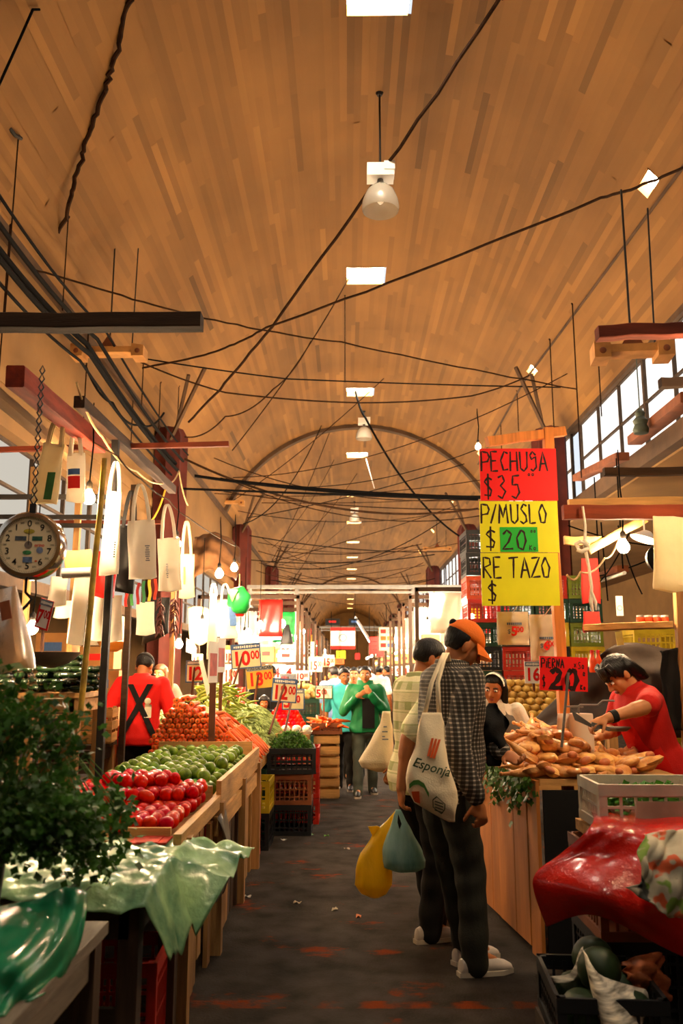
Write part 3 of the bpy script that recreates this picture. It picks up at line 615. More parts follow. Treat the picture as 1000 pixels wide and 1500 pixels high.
# ---- man in checked shirt and orange cap
pm = person('man in grey checked shirt and orange cap looking over the chicken', (.51, 4.66), R(-66), 1.82, R(7), R(12), R(24), hroll=R(2),
    arms={1: (Vector((.54, 4.40, 1.12)), Vector((.64, 4.42, .86)), Vector((.25, .05, -1)), Vector((-.3, 1, 0)), .7), -1: (Vector((.72, 4.9, 1.12)), Vector((.84, 4.76, 1.06)), None, None, .6)},
    feet={1: (.10, .1, 0), -1: (-.07, .16, 0)}, shirt=pattern('grey and black check cotton', 'check'), trousers=JEANS2, shoes=WSHOE, sleeve='long', hem=.44, fat=.012, hair='cap', loose=.022, shirt_amp=.006)
ORC = cloth('orange cotton cap', '#e8701a', rough=.75, var=.1)
def cap_on(p, m, visor=True, back_hole=True):
    b = MB()
    def dome(v):
        x, y, z = v.x * .08, v.y * .1 - .012, v.z * .094 + .028
        t = max(0, min(1, (z - (.026 - .12 * min(0, y + .0))) / .02)) if False else max(0, min(1, (z - (.03 + .18 * (y - .0) * 0)) / .018)); return .78 + .34 * t
    b.ell((0, 0, 0), (.0785, .1, .1), None, 36, 24, dome); b.lathe([(.0, .115), (.009, .114), (.011, .108)], 10, (0, -.005, 0))
    o = link('cap', b.mesh('cap', m, 0), p['root']); o.matrix_local = Matrix.LocRotScale(p['HD'](0, -.012, .024), (p['HM'] @ Matrix.Rotation(R(-4), 3, 'X')).to_quaternion(), (p['hs'],) * 3)
    if visor:
        b = MB(); g = []
        for i in range(7):
            u = i / 6; row = []
            for j in range(13):
                a = -1.12 + 2.24 * j / 12; r_ = .088 + u * .078 * math.cos(a * .9) ** .6; row.append((math.sin(a) * r_ * (.9 - .1 * u), math.cos(a) * (r_ + .01) - .002 + .004, .03 - .03 * u - .05 * (math.sin(a) ** 2) * (.25 + .5 * u)))
            g.append(row)
        b.sheet(g, .006); b.build('visor', m, o)
    if back_hole:
        b = MB(); b.ell((0, -.097, .046), (.024, .02, .02), None, 12, 8); b.build('adjuster_opening', BLACKCL, o)
    return o
cap_on(pm, ORC)
# ---- man in striped polo
ps = person('man in pale yellow and green striped polo with his back to the aisle', (.42, 5.2), R(-60), 1.74, R(4), R(18), R(20), hroll=R(0),
    arms={1: (Vector((.315, 4.93, 1.08)), Vector((.30, 4.93, .85)), Vector((0.0, 0.0, -1)), Vector((1, .3, 0)), 1.0), -1: (Vector((.5, 5.5, 1.1)), Vector((.32, 5.56, .9)), None, None, .8)},
    feet={1: (.08, .0, 0), -1: (-.08, .16, 0)}, shirt=pattern('pale yellow and green striped knit', 'polo'), trousers=JEANS, shoes=WSHOE, sleeve='short', hem=.44, fat=.01, hair='short', loose=.022, shirt_amp=.005)
b = MB(); b.loft([ring(ps['T'](0, -.014, .815 * 1.74), .062 * 1.74, .052 * 1.74, ps['LR']), ring(ps['T'](0, -.012, .848 * 1.74), .05 * 1.74, .047 * 1.74, ps['LR']), ring(ps['T'](0, -.012, .846 * 1.74), .042 * 1.74, .04 * 1.74, ps['LR']), ring(ps['T'](0, -.014, .812 * 1.74), .054 * 1.74, .044 * 1.74, ps['LR'])]); b.build('collar', cloth('pale green knit collar', '#aab077'), ps['root'])
b = MB(); b.loft([ring(pm['T'](0, -.014, .815 * 1.82), .062 * 1.82, .052 * 1.82, pm['LR']), ring(pm['T'](0, -.012, .85 * 1.82), .05 * 1.82, .047 * 1.82, pm['LR']), ring(pm['T'](0, -.012, .846 * 1.82), .042 * 1.82, .04 * 1.82, pm['LR']), ring(pm['T'](0, -.014, .812 * 1.82), .054 * 1.82, .044 * 1.82, pm['LR'])]); b.build('collar', MATS['grey and black check cotton'], pm['root'])
# ---- girl in school vest
gl = person('schoolgirl with checked headband, white blouse and grey vest behind the chicken', (1.03, 6.1), R(165), 1.52, R(2), R(8), R(12), hroll=R(-5),
    arms={1: ((.17 * 1.5, .0, .93), (.2, .12, .76)), -1: ((-.17 * 1.5, .0, .93), (-.2, .14, .8))}, shirt=cloth('white school blouse', '#cfc4b6'), trousers=cloth('grey school trousers', '#2a2725'), shoes=DSHOE, sleeve='short', hem=.48, hair='long', female=True, vox=.0075, loose=.008)
b = MB()
for z, a, bb, yo in [s for s in gl['SEC'] if .49 <= s[0] <= .79]: pass
S_ = [s for s in gl['SEC'] if .49 <= s[0] <= .815]; b.loft([ring(gl['T'](0, yo * 1.52, z * 1.52), a * 1.52 * (.62 if z > .8 else .86 if z > .75 else 1) + .02, bb * 1.52 + .022, gl['LR']) for z, a, bb, yo in S_]); b.build('vest', cloth('grey knitted vest', '#5c5652'), gl['root'])
b = MB(); g = [[(math.sin(a) * .0885, y + .004 * math.cos(a), .03 + math.cos(a) * .1) for y in (.005, .025, .045)] for a in [(-1.5 + 3. * j / 20) for j in range(21)]]; b.sheet(g, -.004)
o = b.build('headband', mat('checked white headband', '#d9d0c2', .8, .5, 60), gl['root']); o.matrix_local = Matrix.LocRotScale(gl['hc'], gl['HM'].to_quaternion(), (gl['hs'],) * 3)
for s in (1, -1):
    b = MB(); b.poly([gl['T'](s * .005, .13, .80 * 1.52), gl['T'](s * .075, .09, .835 * 1.52), gl['T'](s * .085, .11, .79 * 1.52), gl['T'](s * .05, .14, .765 * 1.52)], .006, (0, 1, .3)); b.build('collar', MATS['white school blouse'], gl['root'])
# ---- chicken seller
REDT = cloth('red cotton', '#b3140b', var=.12); REDA = cloth('bright red apron', '#d0140a', var=.1)
cs = person('chicken seller in red shirt and apron bending over the counter', (1.97, 5.42), R(98), 1.71, R(23), R(-6), R(22), skin=SKIN2,
    arms={-1: (P(948, 1034, 4.98), P(890, 1052, 4.92), Vector((-1, 0, -.35)), Vector((0, .4, -1)), .8), 1: (Vector((1.68, 5.58, 1.12)), Vector((1.52, 5.33, 1.1)), Vector((-.9, -.3, -.1)), Vector((0, 0, -1)), .8)},
    shirt=REDT, trousers=JEANS, shoes=DSHOE, sleeve='short', hem=.48, hair='shag', loose=.014)
b = MB(); g = []
for i in range(15):
    z = (.32 + .44 * i / 14) * 1.71; row = []
    for j in range(13):
        a = -1.25 + 2.5 * j / 12; hw = .2 if z < 1.0 else .2 - .25 * (z - 1.0); dp = .155 + (.02 if z < .85 else 0)
        p = cs['T'](math.sin(a) * hw * .95, math.cos(a) * dp + .004 * math.sin(a * 9 + z * 5), max(z, .83)); p.z += min(0, z - .83); row.append(p)
    g.append(row)
b.sheet(g, .005); b.build('apron', REDA, cs['root'])
w_ = cs['A'][-1][1]; e_ = cs['A'][-1][0]; b = MB(); q_ = (e_ - w_).normalized(); b.tube([w_ + q_ * .02, w_ + q_ * .055], .036, 14); b.build('wristband', BLACKCL, cs['root'])
# ---- stallholder in red seen from behind
vl = person('stallholder in red shirt and dark cap seen from behind, black straps crossed on his back', (-1.93, 8.15), R(8), 1.72, R(9), R(18), R(30),
    arms={1: ((.30, .02, 1.07), (.26, .24, .92)), -1: ((-.32, .0, 1.07), (-.3, .2, .9))}, shirt=cloth('bright red tee shirt', '#d3150c', var=.08), trousers=JEANS, shoes=DSHOE, sleeve='short', hem=.46, fat=.012, hair='short', loose=.02, vox=.009)
b = MB(); 
def backp(x, z, g=.03):
    S = vl['SEC']; zz = z / 1.72
    for i in range(len(S) - 1):
        if S[i][0] <= zz <= S[i + 1][0]:
            t = (zz - S[i][0]) / (S[i + 1][0] - S[i][0]); a = (S[i][1] * (1 - t) + S[i + 1][1] * t) * 1.72 + g; bb = (S[i][2] * (1 - t) + S[i + 1][2] * t) * 1.72 + g; yo = S[i][3] * 1.72; break
    y = yo - bb * (max(.05, 1 - abs(x / a) ** 2.4)) ** (1 / 2.4); return vl['T'](x, y, z)
for s in (1, -1):
    g = []
    for i in range(14):
        t = i / 13; x = s * (.09 - .24 * t); z = 1.345 - .48 * t; g.append([backp(x - .027, z, .034), backp(x, z, .036), backp(x + .027, z, .034)])
    m_ = MB(); m_.sheet(g, .004); m_.build('strap', BLACKCL, vl['root'])
b = MB(); g = [[backp(x, z, .031) for x in (.05, .08, .11)] for z in [1.16 - .12 * i / 6 for i in range(7)]]; b.sheet(g, .002); b.ell(backp(.075, 1.19, .03), (.03, .006, .03), None, 12, 8); b.build('back_print', mat('white and yellow print', '#e6e0c0', .8), vl['root'])
cap_on(vl, cloth('dark cap', '#17110e'), visor=False, back_hole=False)
# ---- two walkers
grn = person('man in green jacket walking towards us, hand at his chest', (.225, 10.75), R(183), 1.58, R(0), R(6), R(0), skin=SKIN2,
    arms={-1: ((-.25, .06, .98), (-.05, .2, 1.2), (.5, .1, .9), (0, -1, 0), .6), 1: ((.27, .02, .98), (.12, .2, 1.17), (-.8, .2, .5), (0, -1, 0), .6)}, feet={1: (.1, .12, 0), -1: (-.1, -.2, 0)}, shirt=cloth('green nylon jacket', '#10713f', rough=.5), trousers=cloth('grey green jeans', '#4c5248'), shoes=DSHOE, sleeve='long', hem=.47, hair='short', loose=.035, vox=.01, shirt_amp=.009)
b = MB(); g = [[grn['T'](x, .165 + .012 * math.cos(x * 14), z) for x in (-.1, -.05, 0, .05)] for z in [.8 + .07 * i for i in range(6)]]; b.sheet(g, -.012); b.build('undershirt', BLACKCL, grn['root'])
b = MB(); b.loft([ring(grn['T'](0, -.01, .80 * 1.58), .075 * 1.58, .066 * 1.58), ring(grn['T'](0, -.01, .865 * 1.58), .062 * 1.58, .055 * 1.58), ring(grn['T'](0, -.01, .862 * 1.58), .05 * 1.58, .045 * 1.58), ring(grn['T'](0, -.01, .80 * 1.58), .06 * 1.58, .05 * 1.58)]); b.build('collar', MATS['green nylon jacket'], grn['root'])
cy = person('man in turquoise tee shirt walking half behind the green jacket', (-.03, 11.3), R(170), 1.56, R(3), R(-25), R(6),
    feet={1: (.1, -.1, 0), -1: (-.1, .1, 0)}, shirt=cloth('turquoise tee shirt', '#3fb3b8'), trousers=JEANS, shoes=DSHOE, sleeve='short', hem=.46, hair='short', loose=.02, vox=.01)
# ---- people farther back
VV = .013
wm = person('brown haired woman peering past the red stallholder', (-2.16, 10.1), R(175), 1.6, R(2), R(10), R(4), skin=SKIN2, shirt=cloth('grey blouse', '#6f665c'), trousers=JEANS, hair='long', hair_mat=mat('brown hair', '#4a2c16', .5, .3, 60, bump=.5, stretch=(1, 1, .15)), female=True, vox=VV)
sl = person('seller with bowed head behind the thirteen peso sign', (-1.02, 11.4), R(190), 1.63, R(10), R(0), R(30), shirt=cloth('black pullover', '#1b1613'), trousers=JEANS, hair='short', sleeve='long', vox=VV)
kd = person('child in black behind the red tomato pyramid', (-1.02, 10.75), R(185), 1.22, R(3), R(0), R(16), shirt=cloth('black child top', '#120f0e'), trousers=JEANS, hair='long', female=True, vox=VV)
bl = person('shopper in blue and white top with back turned beyond the onions', (-.16, 13.2), R(20), 1.6, R(10), R(-20), R(10), shirt=cloth('blue and white cotton', '#7f93b8', var=.5), trousers=JEANS, hair='short', vox=VV)
wh = person('shopper in white shirt far down the aisle', (.62, 17.5), R(-30), 1.62, R(5), R(0), R(10), shirt=cloth('white cotton', '#d6d2cc'), trousers=JEANS, hair='short', vox=VV)
hd = person('shopper hidden behind the green jacketed man', (.1, 12.4), R(178), 1.57, 0, 0, 0, skin=SKIN2, shirt=cloth('orange brown top', '#a06038'), trousers=JEANS, hair='short', vox=VV)
for i, (x, y, c, lab) in enumerate(((-.1, 19., '#c9c3ba', 'distant shopper in cream shirt beneath the red and white banner'), (.35, 23., '#8a94a8', 'distant shopper in pale blue beyond the cream shirted one'), (.95, 20., '#3c3632', 'distant shopper in dark top behind the striped polo'), (.05, 27., '#a34a38', 'distant shopper in faded red at the end of the crowd'), (.7, 26., '#d8d0c0', 'farthest shopper in white top'))):
    person(lab, (x, y), R(30 * i), 1.62, R(2), shirt=cloth('crowd cloth %d' % i, c), trousers=JEANS, hair='short', vox=.018, group='shoppers down the aisle')
# ================================================================== bulbs
def bulb(label, px, py, Y, cord=.5, m=None, r=.042, group='bare bulbs over the stalls', cordm=BLACKC):
    p = P(px, py, Y); t = thing('light_bulb', label, 'bulb', p, group=group)
    b_ = MB(); b_.lathe([(.001, -r), (r * .55, -r * .85), (r * .95, -r * .3), (r, 0), (r * .9, r * .45), (r * .55, r * 1.05), (r * .36, r * 1.4)], 16); b_.build('glass', m or (BULBM if Y < 8.5 else MIDB), t)
    b_ = MB(); b_.lathe([(r * .42, r * 1.4), (r * .5, r * 1.6), (r * .5, r * 2.5), (r * .2, r * 2.9)], 12); b_.build('socket', DARKM, t)
    zv = max(r * 2.8 + cord + .05, 3.06 - p.z)
    b_ = MB(); b_.tube([(0, 0, r * 2.8), (.012, 0, r * 2.8 + cord * .5), (0, 0, r * 2.8 + cord), (0, 0, zv)], [.006, .006, .006, .0035], 6); b_.build('cord', cordm, t); return t
bulb('bare bulb blazing beside the printed cloth bag', 130, 730, 5.6, .5)
bulb('bare bulb in front of the hanging white bags', 258, 797, 7.4, .35)
bulb('larger of the pair of bulbs above the green bag', 321, 841, 9.0, .45)
bulb('smaller of the pair of bulbs above the green bag', 343, 832, 10.4, .5)
bulb('bulb glowing behind the seven peso sign', 47, 921, 6.3, .3)
bulb('low bulb just above the woman\'s head', 262, 944, 9.6, .4)
bulb('bulb against the pale plastic between the chillies and the bags', 296, 915, 10.2, .4)
bulb('white bulb with a cool glow above the ten peso sign', 381, 916, 12.5, .3, COOLM)
bulb('warm bulb behind the ten peso sign', 358, 931, 12., .3)
bulb('bulb under the orange beam of the chicken stall', 913, 802, 6.0, .3)
bulb('bulb glowing beside the cap wearing man\'s head', 626, 914, 14., .3)
bulb('bulb over the potato display', 700, 655, 9., .3, r=.03)
for lab, loc, zt in (('unseen bulb added at the right timber arm to light the card signs', (2.1, 4.05, 2.72), 3.1),):  # extra lamp outside the frame, added to brighten the card signs
    t = thing('light_bulb', lab, 'bulb', loc, group='bare bulbs over the stalls'); r = .042
    b_ = MB(); b_.ell((0, 0, 0), (r, r, r * 1.2), None, 14, 10); b_.build('glass', BULBM, t); b_ = MB(); b_.tube([(0, 0, r), (0, 0, zt - loc[2])], .007, 6); b_.build('cord', BLACKC, t)
# ================================================================== shared makers
def crate_mesh(name, w, d, h, m, rows=4, bars=9, th=.012):
    """plastic lattice crate, origin at the centre of its base"""
    b = MB(); cw = .035
    for sx in (-1, 1):
        for sy in (-1, 1): b.box((sx * (w / 2 - cw / 2), sy * (d / 2 - cw / 2), h / 2), (cw, cw, h))
    for z, hh in ((.02, .04), (h - .025, .05)):
        for s in (-1, 1): b.box((0, s * (d / 2 - th / 2), z), (w, th * 1.3, hh)); b.box((s * (w / 2 - th / 2), 0, z), (th * 1.3, d, hh))
    for s in (-1, 1):
        for i in range(bars): x = -w / 2 + w * (i + .5) / bars; b.box((x, s * (d / 2 - th), h / 2), (th, th * .7, h - .04))
        for i in range(bars + 3): y = -d / 2 + d * (i + .5) / (bars + 3); b.box((s * (w / 2 - th), y, h / 2), (th * .7, th, h - .04))
        for k in range(1, rows): z = h * k / rows; b.box((0, s * (d / 2 - th), z), (w, th * .6, .012)); b.box((s * (w / 2 - th), 0, z), (th * .6, d, .012))
    b.box((0, 0, .01), (w - .01, d - .01, .012)); return b.mesh(name, m)
PLA = {k: mat('%s crate plastic' % k, c, .5, .2, 6, .1) for k, c in dict(black='#17181a', darkgreen='#1c3a2a', teal='#1f6a52', yellow='#b59a1c', red='#a8200e', brown='#7a4426', orange='#b8431a', white='#b9ad98', olive='#6f7a24').items()}
CRM = {}
def crate(label, loc, rz=0, col='black', w=.36, d=.52, h=.27, group=None):
    k = (col, w, d, h)
    if k not in CRM: CRM[k] = crate_mesh('plastic_crate', w, d, h, PLA[col])
    return tag(link('plastic_crate', CRM[k], None, loc, (0, 0, rz)), label, 'crate', group)
def wood_crate(label, loc, rz, w, d, h, n=3, m=None, mx=None, group=None):
    t = thing('wooden_crate', label, 'crate', loc, (0, 0, rz), group); m = m or WOOD; mx = mx or WOODX; sh = h / n * .72
    for sx in (-1, 1):
        for sy in (-1, 1): b = MB(); b.box((sx * (w / 2 - .025), sy * (d / 2 - .025), h / 2), (.03, .03, h)); b.build('post', WOODZ, t)
    for k in range(n):
        z = h / n * (k + .5)
        for s in (-1, 1): b = MB(); b.box((0, s * (d / 2 - .005), z), (w, .01, sh)); b.build('slat', mx, t)
        for s in (-1, 1): b = MB(); b.box((s * (w / 2 - .005), 0, z), (.01, d - .022, sh)); b.build('slat', m, t)
    b = MB(); b.box((0, 0, .006), (w - .02, d - .02, .012)); b.build('bottom', m, t); return t
PAPER = mat('cream card', '#ead9ac', .7, .05, 10); PAPY = mat('ochre card', '#c99a3c', .7, .05, 10); WCARD = mat('white card', '#efe6d6', .7, .05, 10)
BLUEH = mat('blue print', '#3f5d8c', .7, .15, 40); GREYH = mat('grey print', '#7c8088', .7, .3, 60); REDP = mat('red print', '#d01509', .6, .05); INK = mat('black ink', '#100c0a', .6, .05); GREENP = mat('green print', '#3f6b2a', .7, .2)
STICK = mat('dark stake', '#5a2f16', .7, .3, 8)
def price(label, px0, px1, py0, py1, Y, main, sup='00', card=None, head=BLUEH, border=BLUEH, rz=0., roll=0., stake=None, headtext=None, sw=.012, name='price_sign', mainh=.62):
    c = P((px0 + px1) / 2, (py0 + py1) / 2, Y); w = (P(px1, py0, Y) - P(px0, py0, Y)).length; h = abs(P(px0, py0, Y).z - P(px0, py1, Y).z)
    t = thing(name, label, 'sign', c, (0, roll, rz)); card = card or PAPER
    b = MB(); b.box((0, 0, 0), (w, .006, h)); b.build('card', card, t)
    if border:
        b = MB(); e = .012
        for s in (-1, 1): b.box((0, -.002, s * (h / 2 - e / 2)), (w, .006, e)); b.box((s * (w / 2 - e / 2), -.002, 0), (e, .006, h))
        b.build('border', border, t)
    if head:
        hb = MB(); hb.box((0, -.004, h * .38), (w * .96, .004, h * .2)); hb.build('header_band', head, t)
        b = MB()
        if headtext: put_text(b, headtext, 0, h * .38, h * .17, .02, -.009)
        else:
            r_ = random.Random(label); x = -w * .4
            while x < w * .4: l = r_.uniform(.015, .03) * w / .3; b.box((x + l / 2, -.0075, h * .38), (l * .7, .002, h * r_.uniform(.06, .11))); x += l
        b.build('header_lettering', INK if headtext else WCARD, t)
    b = MB(); mh = h * mainh; n = len(main); k = len(sup); tot = n * .62 + k * .36; u = min(1., w * .9 / (tot * mh)); x0 = -w * .44
    put_text(b, main, x0 + n * .31 * mh * u, -h * .12, mh * 1.3, .032, -.0065, u)
    if sup: put_text(b, sup, x0 + (n * .62 + k * .19) * mh * u, -h * .0, mh * .75, .03, -.0065, u * .85)
    b.build('price_lettering', REDP, t)
    if stake:
        q = Matrix.Rotation(rz, 4, 'Z') @ Matrix.Rotation(roll, 4, 'Y'); s0 = q.inverted() @ (P(*stake) - c); b = MB(); b.tube([(s0.x * .05, .012, h * .3), (s0.x, s0.y, s0.z)], sw, 6); b.build('stake', STICK, t)
    return t

# ================================================================== left row of stalls
XF = -.74   # front line of the stalls on the left of the aisle
TZ = .78
def table(label, x0, x1, y0, y1, z, legs=True, m=None, th=.035, plank=.16, along='y', name='market_table', legm=None):
    t = thing(name, label, 'table', ((x0 + x1) / 2, (y0 + y1) / 2, 0)); w, d = x1 - x0, y1 - y0; rr = random.Random(label)
    n = max(1, round((w if along == 'y' else d) / plank))
    for i in range(n):
        b = MB(); u = ((w if along == 'y' else d)) / n
        if along == 'y': b.box((-w / 2 + u * (i + .5), rr.uniform(-.01, .01), z - th / 2 - rr.uniform(0, .003)), (u - .006, d, th))
        else: b.box((rr.uniform(-.01, .01), -d / 2 + u * (i + .5), z - th / 2 - rr.uniform(0, .003)), (w, u - .006, th))
        b.build('plank', m or (WOOD if along == 'y' else WOODX), t)
    if legs:
        for sx in (-1, 1):
            for sy in (-1, 1): b = MB(); b.box((sx * (w / 2 - .05), sy * (d / 2 - .05), (z - th) / 2), (.07, .07, z - th)); b.build('leg', legm or WOODZ, t)
        for s in (-1, 1): b = MB(); b.box((s * (w / 2 - .05), 0, z - th - .06), (.04, d - .1, .09)); b.build('apron_rail', m or WOOD, t)
        b = MB(); b.box((0, -d / 2 + .03, z - th - .06), (w - .1, .03, .09)); b.build('apron_rail', m or WOODX, t)
        b = MB(); b.box((0, -d / 2 + .03, z * .45), (w - .1, .025, .1)); b.build('apron_rail', m or WOODX, t)
    return t
GRIMEW = mat('grimy plank', '#6f6252', .7, .25, 6, .25, 40, stretch=(5, .6, 5))
DARKW = mat('dark old plank', '#3e2f20', .8, .3, 6, .25, 40, stretch=(.6, 5, 5)); DARKWZ = mat('old upright', '#443020', .8, .3, 6, .25, 40, stretch=(5, 5, .6))  # dark brown wood with random grain tone
table('low plank bench in the near left corner under the green bag', -1.55, -.72, 1.95, 2.76, .75, m=GRIMEW, legm=DARKWZ)
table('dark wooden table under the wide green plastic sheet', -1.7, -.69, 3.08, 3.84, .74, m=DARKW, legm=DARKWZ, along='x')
# the long display counter: side planks, rails, bed
ct = thing('display_counter', 'long wooden display counter of upright boards holding tomatoes and limes', 'counter', (XF, 3.9, 0))
rr = random.Random(5)
y = 0.
while y < 3.05:
    w = rr.uniform(.1, .19); b = MB(); lo = rr.choice((0, 0, 0, .1)); b.box((rr.uniform(-.012, .012), y + w / 2, (lo + .7) / 2), (.022, w - .014, .7 - lo)); b.build('side_board', rr.choice((WOODZ, DARKWZ, WOODZ)), ct); y += w + (rr.uniform(.05, .1) if rr.random() < .3 else .0)
for y in (.03, 1.02, 2.05, 3.02): b = MB(); b.box((.035, y, .39), (.06, .07, .78)); b.build('post', WOODZ, ct)
b = MB(); b.bar((.025, -.12, TZ), (.025, 1.05, TZ), .035, .07); b.build('rail', WOOD, ct)
b = MB(); b.bar((.03, 1.02, TZ + .035), (.03, 3.1, TZ + .035), .028, .15); b.build('rail', WOOD, ct)
b = MB(); b.bar((.028, .95, TZ - .12), (.028, 3.08, TZ - .12), .025, .1); b.build('rail', WOOD, ct)
for i in range(6): b = MB(); b.box((-.07 - .125 * i, 1.5, TZ - .02), (.12, 3.1, .03)); b.build('bed_plank', WOOD, ct)
for y, z, h in ((1.05, TZ + .03, .1), (3.08, TZ + .07, .17)): b = MB(); b.box((-.38, y, z), (.74, .025, h)); b.build('divider_board', WOODX, ct)
b = MB(); b.box((-.13, .02, TZ + .015), (.2, .025, .045)); b.build('front_strip', WOODX, ct)
b = MB(); b.box((-.52, .02, TZ + .012), (.42, .025, .05)); b.build('front_strip', WOODX, ct)
for x, y in ((-.7, .1), (-.7, 1.5), (-.7, 2.9)): b = MB(); b.box((x, y, .37), (.06, .06, .74)); b.build('post', WOODZ, ct)
b = MB(); b.box((-.1, -.06, TZ - .012), (.16, .15, .006)); b.box((-.1, -.06, TZ - .008), (.09, .152, .004)); tag(b.build('paper_liner', mat('red and white paper', '#c3321e', .7, .6, 9), None, (XF, 3.9, .012)), 'red and white paper peeping out under the tomatoes', 'paper')
# ---- tomatoes
def fruit_mesh(name, r, m, seed=0, n=14, k=9, bump_=.03):
    b = MB(); rg_ = random.Random(seed); ph = [rg_.uniform(0, 6) for _ in range(4)]
    b.ell((0, 0, 0), r, None, n, k, lambda v: 1 + bump_ * (math.sin(3 * v.x + ph[0]) + math.sin(4 * v.y + ph[1]) + math.sin(3 * v.z + ph[2])) - (.12 if v.z > .93 else 0)); return b.mesh(name, m, 0)
TOM = mat('glossy red tomato skin', '#c80d02', .16, .1, 7, rnd=.1, spec=.1)
tms = [fruit_mesh('plum_tomato', (.034, .034, .045), TOM, i) for i in range(4)]
rg5 = random.Random(21); cnt = 0
def heap_t(x, y): return max(0, .11 * math.exp(-((x + 1.02) / .3) ** 2 - ((y - 4.75) / .34) ** 2) + .05 * math.exp(-((x + 1.3) / .2) ** 2))
for i in range(11):
    for j in range(13):
        x = -1.49 + i * .068 + rg5.uniform(-.006, .006) + (j % 2) * .012; y = 4.0 + j * .074 + rg5.uniform(-.006, .006); neat = x > -1.0
        if x > -.78: continue
        hz = heap_t(x, y); lv = 1 + int(hz / .05)
        for l in range(lv):
            if l < lv - 2: continue
            z = TZ + .04 + l * .052; o = link('plum_tomato', rg5.choice(tms), None, (x + .01 * l, y, z), (R(90) + rg5.uniform(-.15, .15), 0, R(12) + rg5.uniform(-.2, .2)) if neat else (rg5.uniform(0, 3), rg5.uniform(0, 3), rg5.uniform(0, 3)))
            tag(o, 'ripe red plum tomato heaped on the counter nearest the green plastic sheet', 'tomato', 'plum tomatoes on the near counter'); cnt += 1
# ---- limes (round green fruit)
LIME = mat('streaked green squash skin', '#34540c', .35, .35, 16, col2='#6c8422', rnd=.22, bump=.1, spec=.15)
lms = [fruit_mesh('green_squash', (.042, .042, .04), LIME, i + 9) for i in range(4)]
for i in range(8):
    for j in range(21):
        x = -1.44 + i * .089 + (j % 2) * .03 + rg5.uniform(-.008, .008); y = 5.04 + j * .089 + rg5.uniform(-.008, .008)
        if x > -.79 or y > 6.88: continue
        o = link('green_squash', rg5.choice(lms), None, (x, y, TZ + .04), [rg5.uniform(0, 3) for _ in range(3)]); tag(o, 'round green squash in the wooden tray between tomatoes and carrots', 'squash', 'round green squashes in the tray')
        if rg5.random() < .55 + .3 * (j / 21) and x < -.83:
            o = link('green_squash', rg5.choice(lms), None, (x + .04, y + .04, TZ + .1), [rg5.uniform(0, 3) for _ in range(3)]); tag(o, 'round green squash in the wooden tray between tomatoes and carrots', 'squash', 'round green squashes in the tray')
# ---- carrots
CAR = mat('orange carrot skin', '#e8641e', .5, .14, 20, .25, 90, rnd=.12, stretch=(1, 1, 4)); CBUT = mat('brown carrot crown', '#8a4a1c', .7, .3, 30)
cms = []
for s in range(4):
    b = MB(); r_ = random.Random(s); L_ = r_.uniform(.17, .21); bx = r_.uniform(-.012, .012)
    b.tube([(0, 0, 0), (0, .006, 0), (bx * .3, L_ * .3, 0), (bx, L_ * .65, .002), (bx * .7, L_ * .92, 0), (bx * .6, L_, 0)], [.014, .022, .021, .017, .009, .002], 9); b.cur = 1; b.tube([(0, -.004, 0), (0, .002, 0)], [.007, .012], 7); cms.append(b.mesh('carrot', [CAR, CBUT], 50))
def carrot(loc, rot): tag(link('carrot', rg5.choice(cms), None, loc, rot), 'loose orange carrot stacked on the big pile in front of the red stallholder', 'carrot', 'carrots on the big pile')
def prof(x):   # height of the carrot pile above its board
    t = (x + 1.62) / .84
    return .46 * (min(1, max(0, t) / .24) ** .7 if t < .3 else max(0, 1 - (t - .3) / .78) ** .9)
row = 0; z = TZ + .025
while z < TZ + .47:
    x = -1.6 + (row % 2) * .022
    while x < -.92:
        if z - TZ < prof(x) + .01: carrot((x + rg5.uniform(-.004, .004), 7.05 + (z - TZ) * .28 + rg5.uniform(-.012, .012), z + rg5.uniform(-.004, .004)), (rg5.uniform(-.05, .1), 0, rg5.uniform(-.12, .12)))
        x += .045
    z += .04; row += 1
for i in range(17):        # the flank that slopes to the aisle
    y = 7.14 + i * .05
    for k, (xa, ov) in enumerate(((-1.12, 0), (-.97, .0), (-.85, .0))):
        za = TZ + prof(xa) + .02; carrot((xa + rg5.uniform(-.02, .02), y + rg5.uniform(-.012, .012), za), (rg5.uniform(-.1, .1), R(0), R(-90) + rg5.uniform(-.12, .12)) if False else Euler((R(-39) - k * .03 + rg5.uniform(-.08, .08), 0, R(-90) + rg5.uniform(-.15, .15)), 'XYZ'))
for i in range(16):        # loose ones over the crest
    x = -1.5 + (i % 8) * .07; carrot((x, 7.25 + .2 * (i // 8), TZ + prof(x) + .02), (rg5.uniform(.0, .25), 0, rg5.uniform(-.6, .6)))
b = MB(); b.poly([(-1.56, 7.28, TZ), (-.82, 7.28, TZ), (-.95, 7.28, TZ + .2), (-1.14, 7.28, TZ + .33), (-1.33, 7.28, TZ + .4), (-1.46, 7.28, TZ + .38), (-1.54, 7.28, TZ + .16)], .75, (0, 1, 0)); tag(b.build('display_ramp', WOOD), 'humped wooden display ramp buried under the carrots', 'ramp')
table('plank table carrying carrots and green beans', -1.66, -.72, 7.0, 9.9, TZ, legm=WOODZ)
b = MB(); b.bar((0, -.35, 0), (0, .75, 0), .03, .1); tag(b.build('edge_board', WOOD, None, (-.705, 9.15, TZ + .03)), 'slim board edging the green beans on the aisle side', 'board')
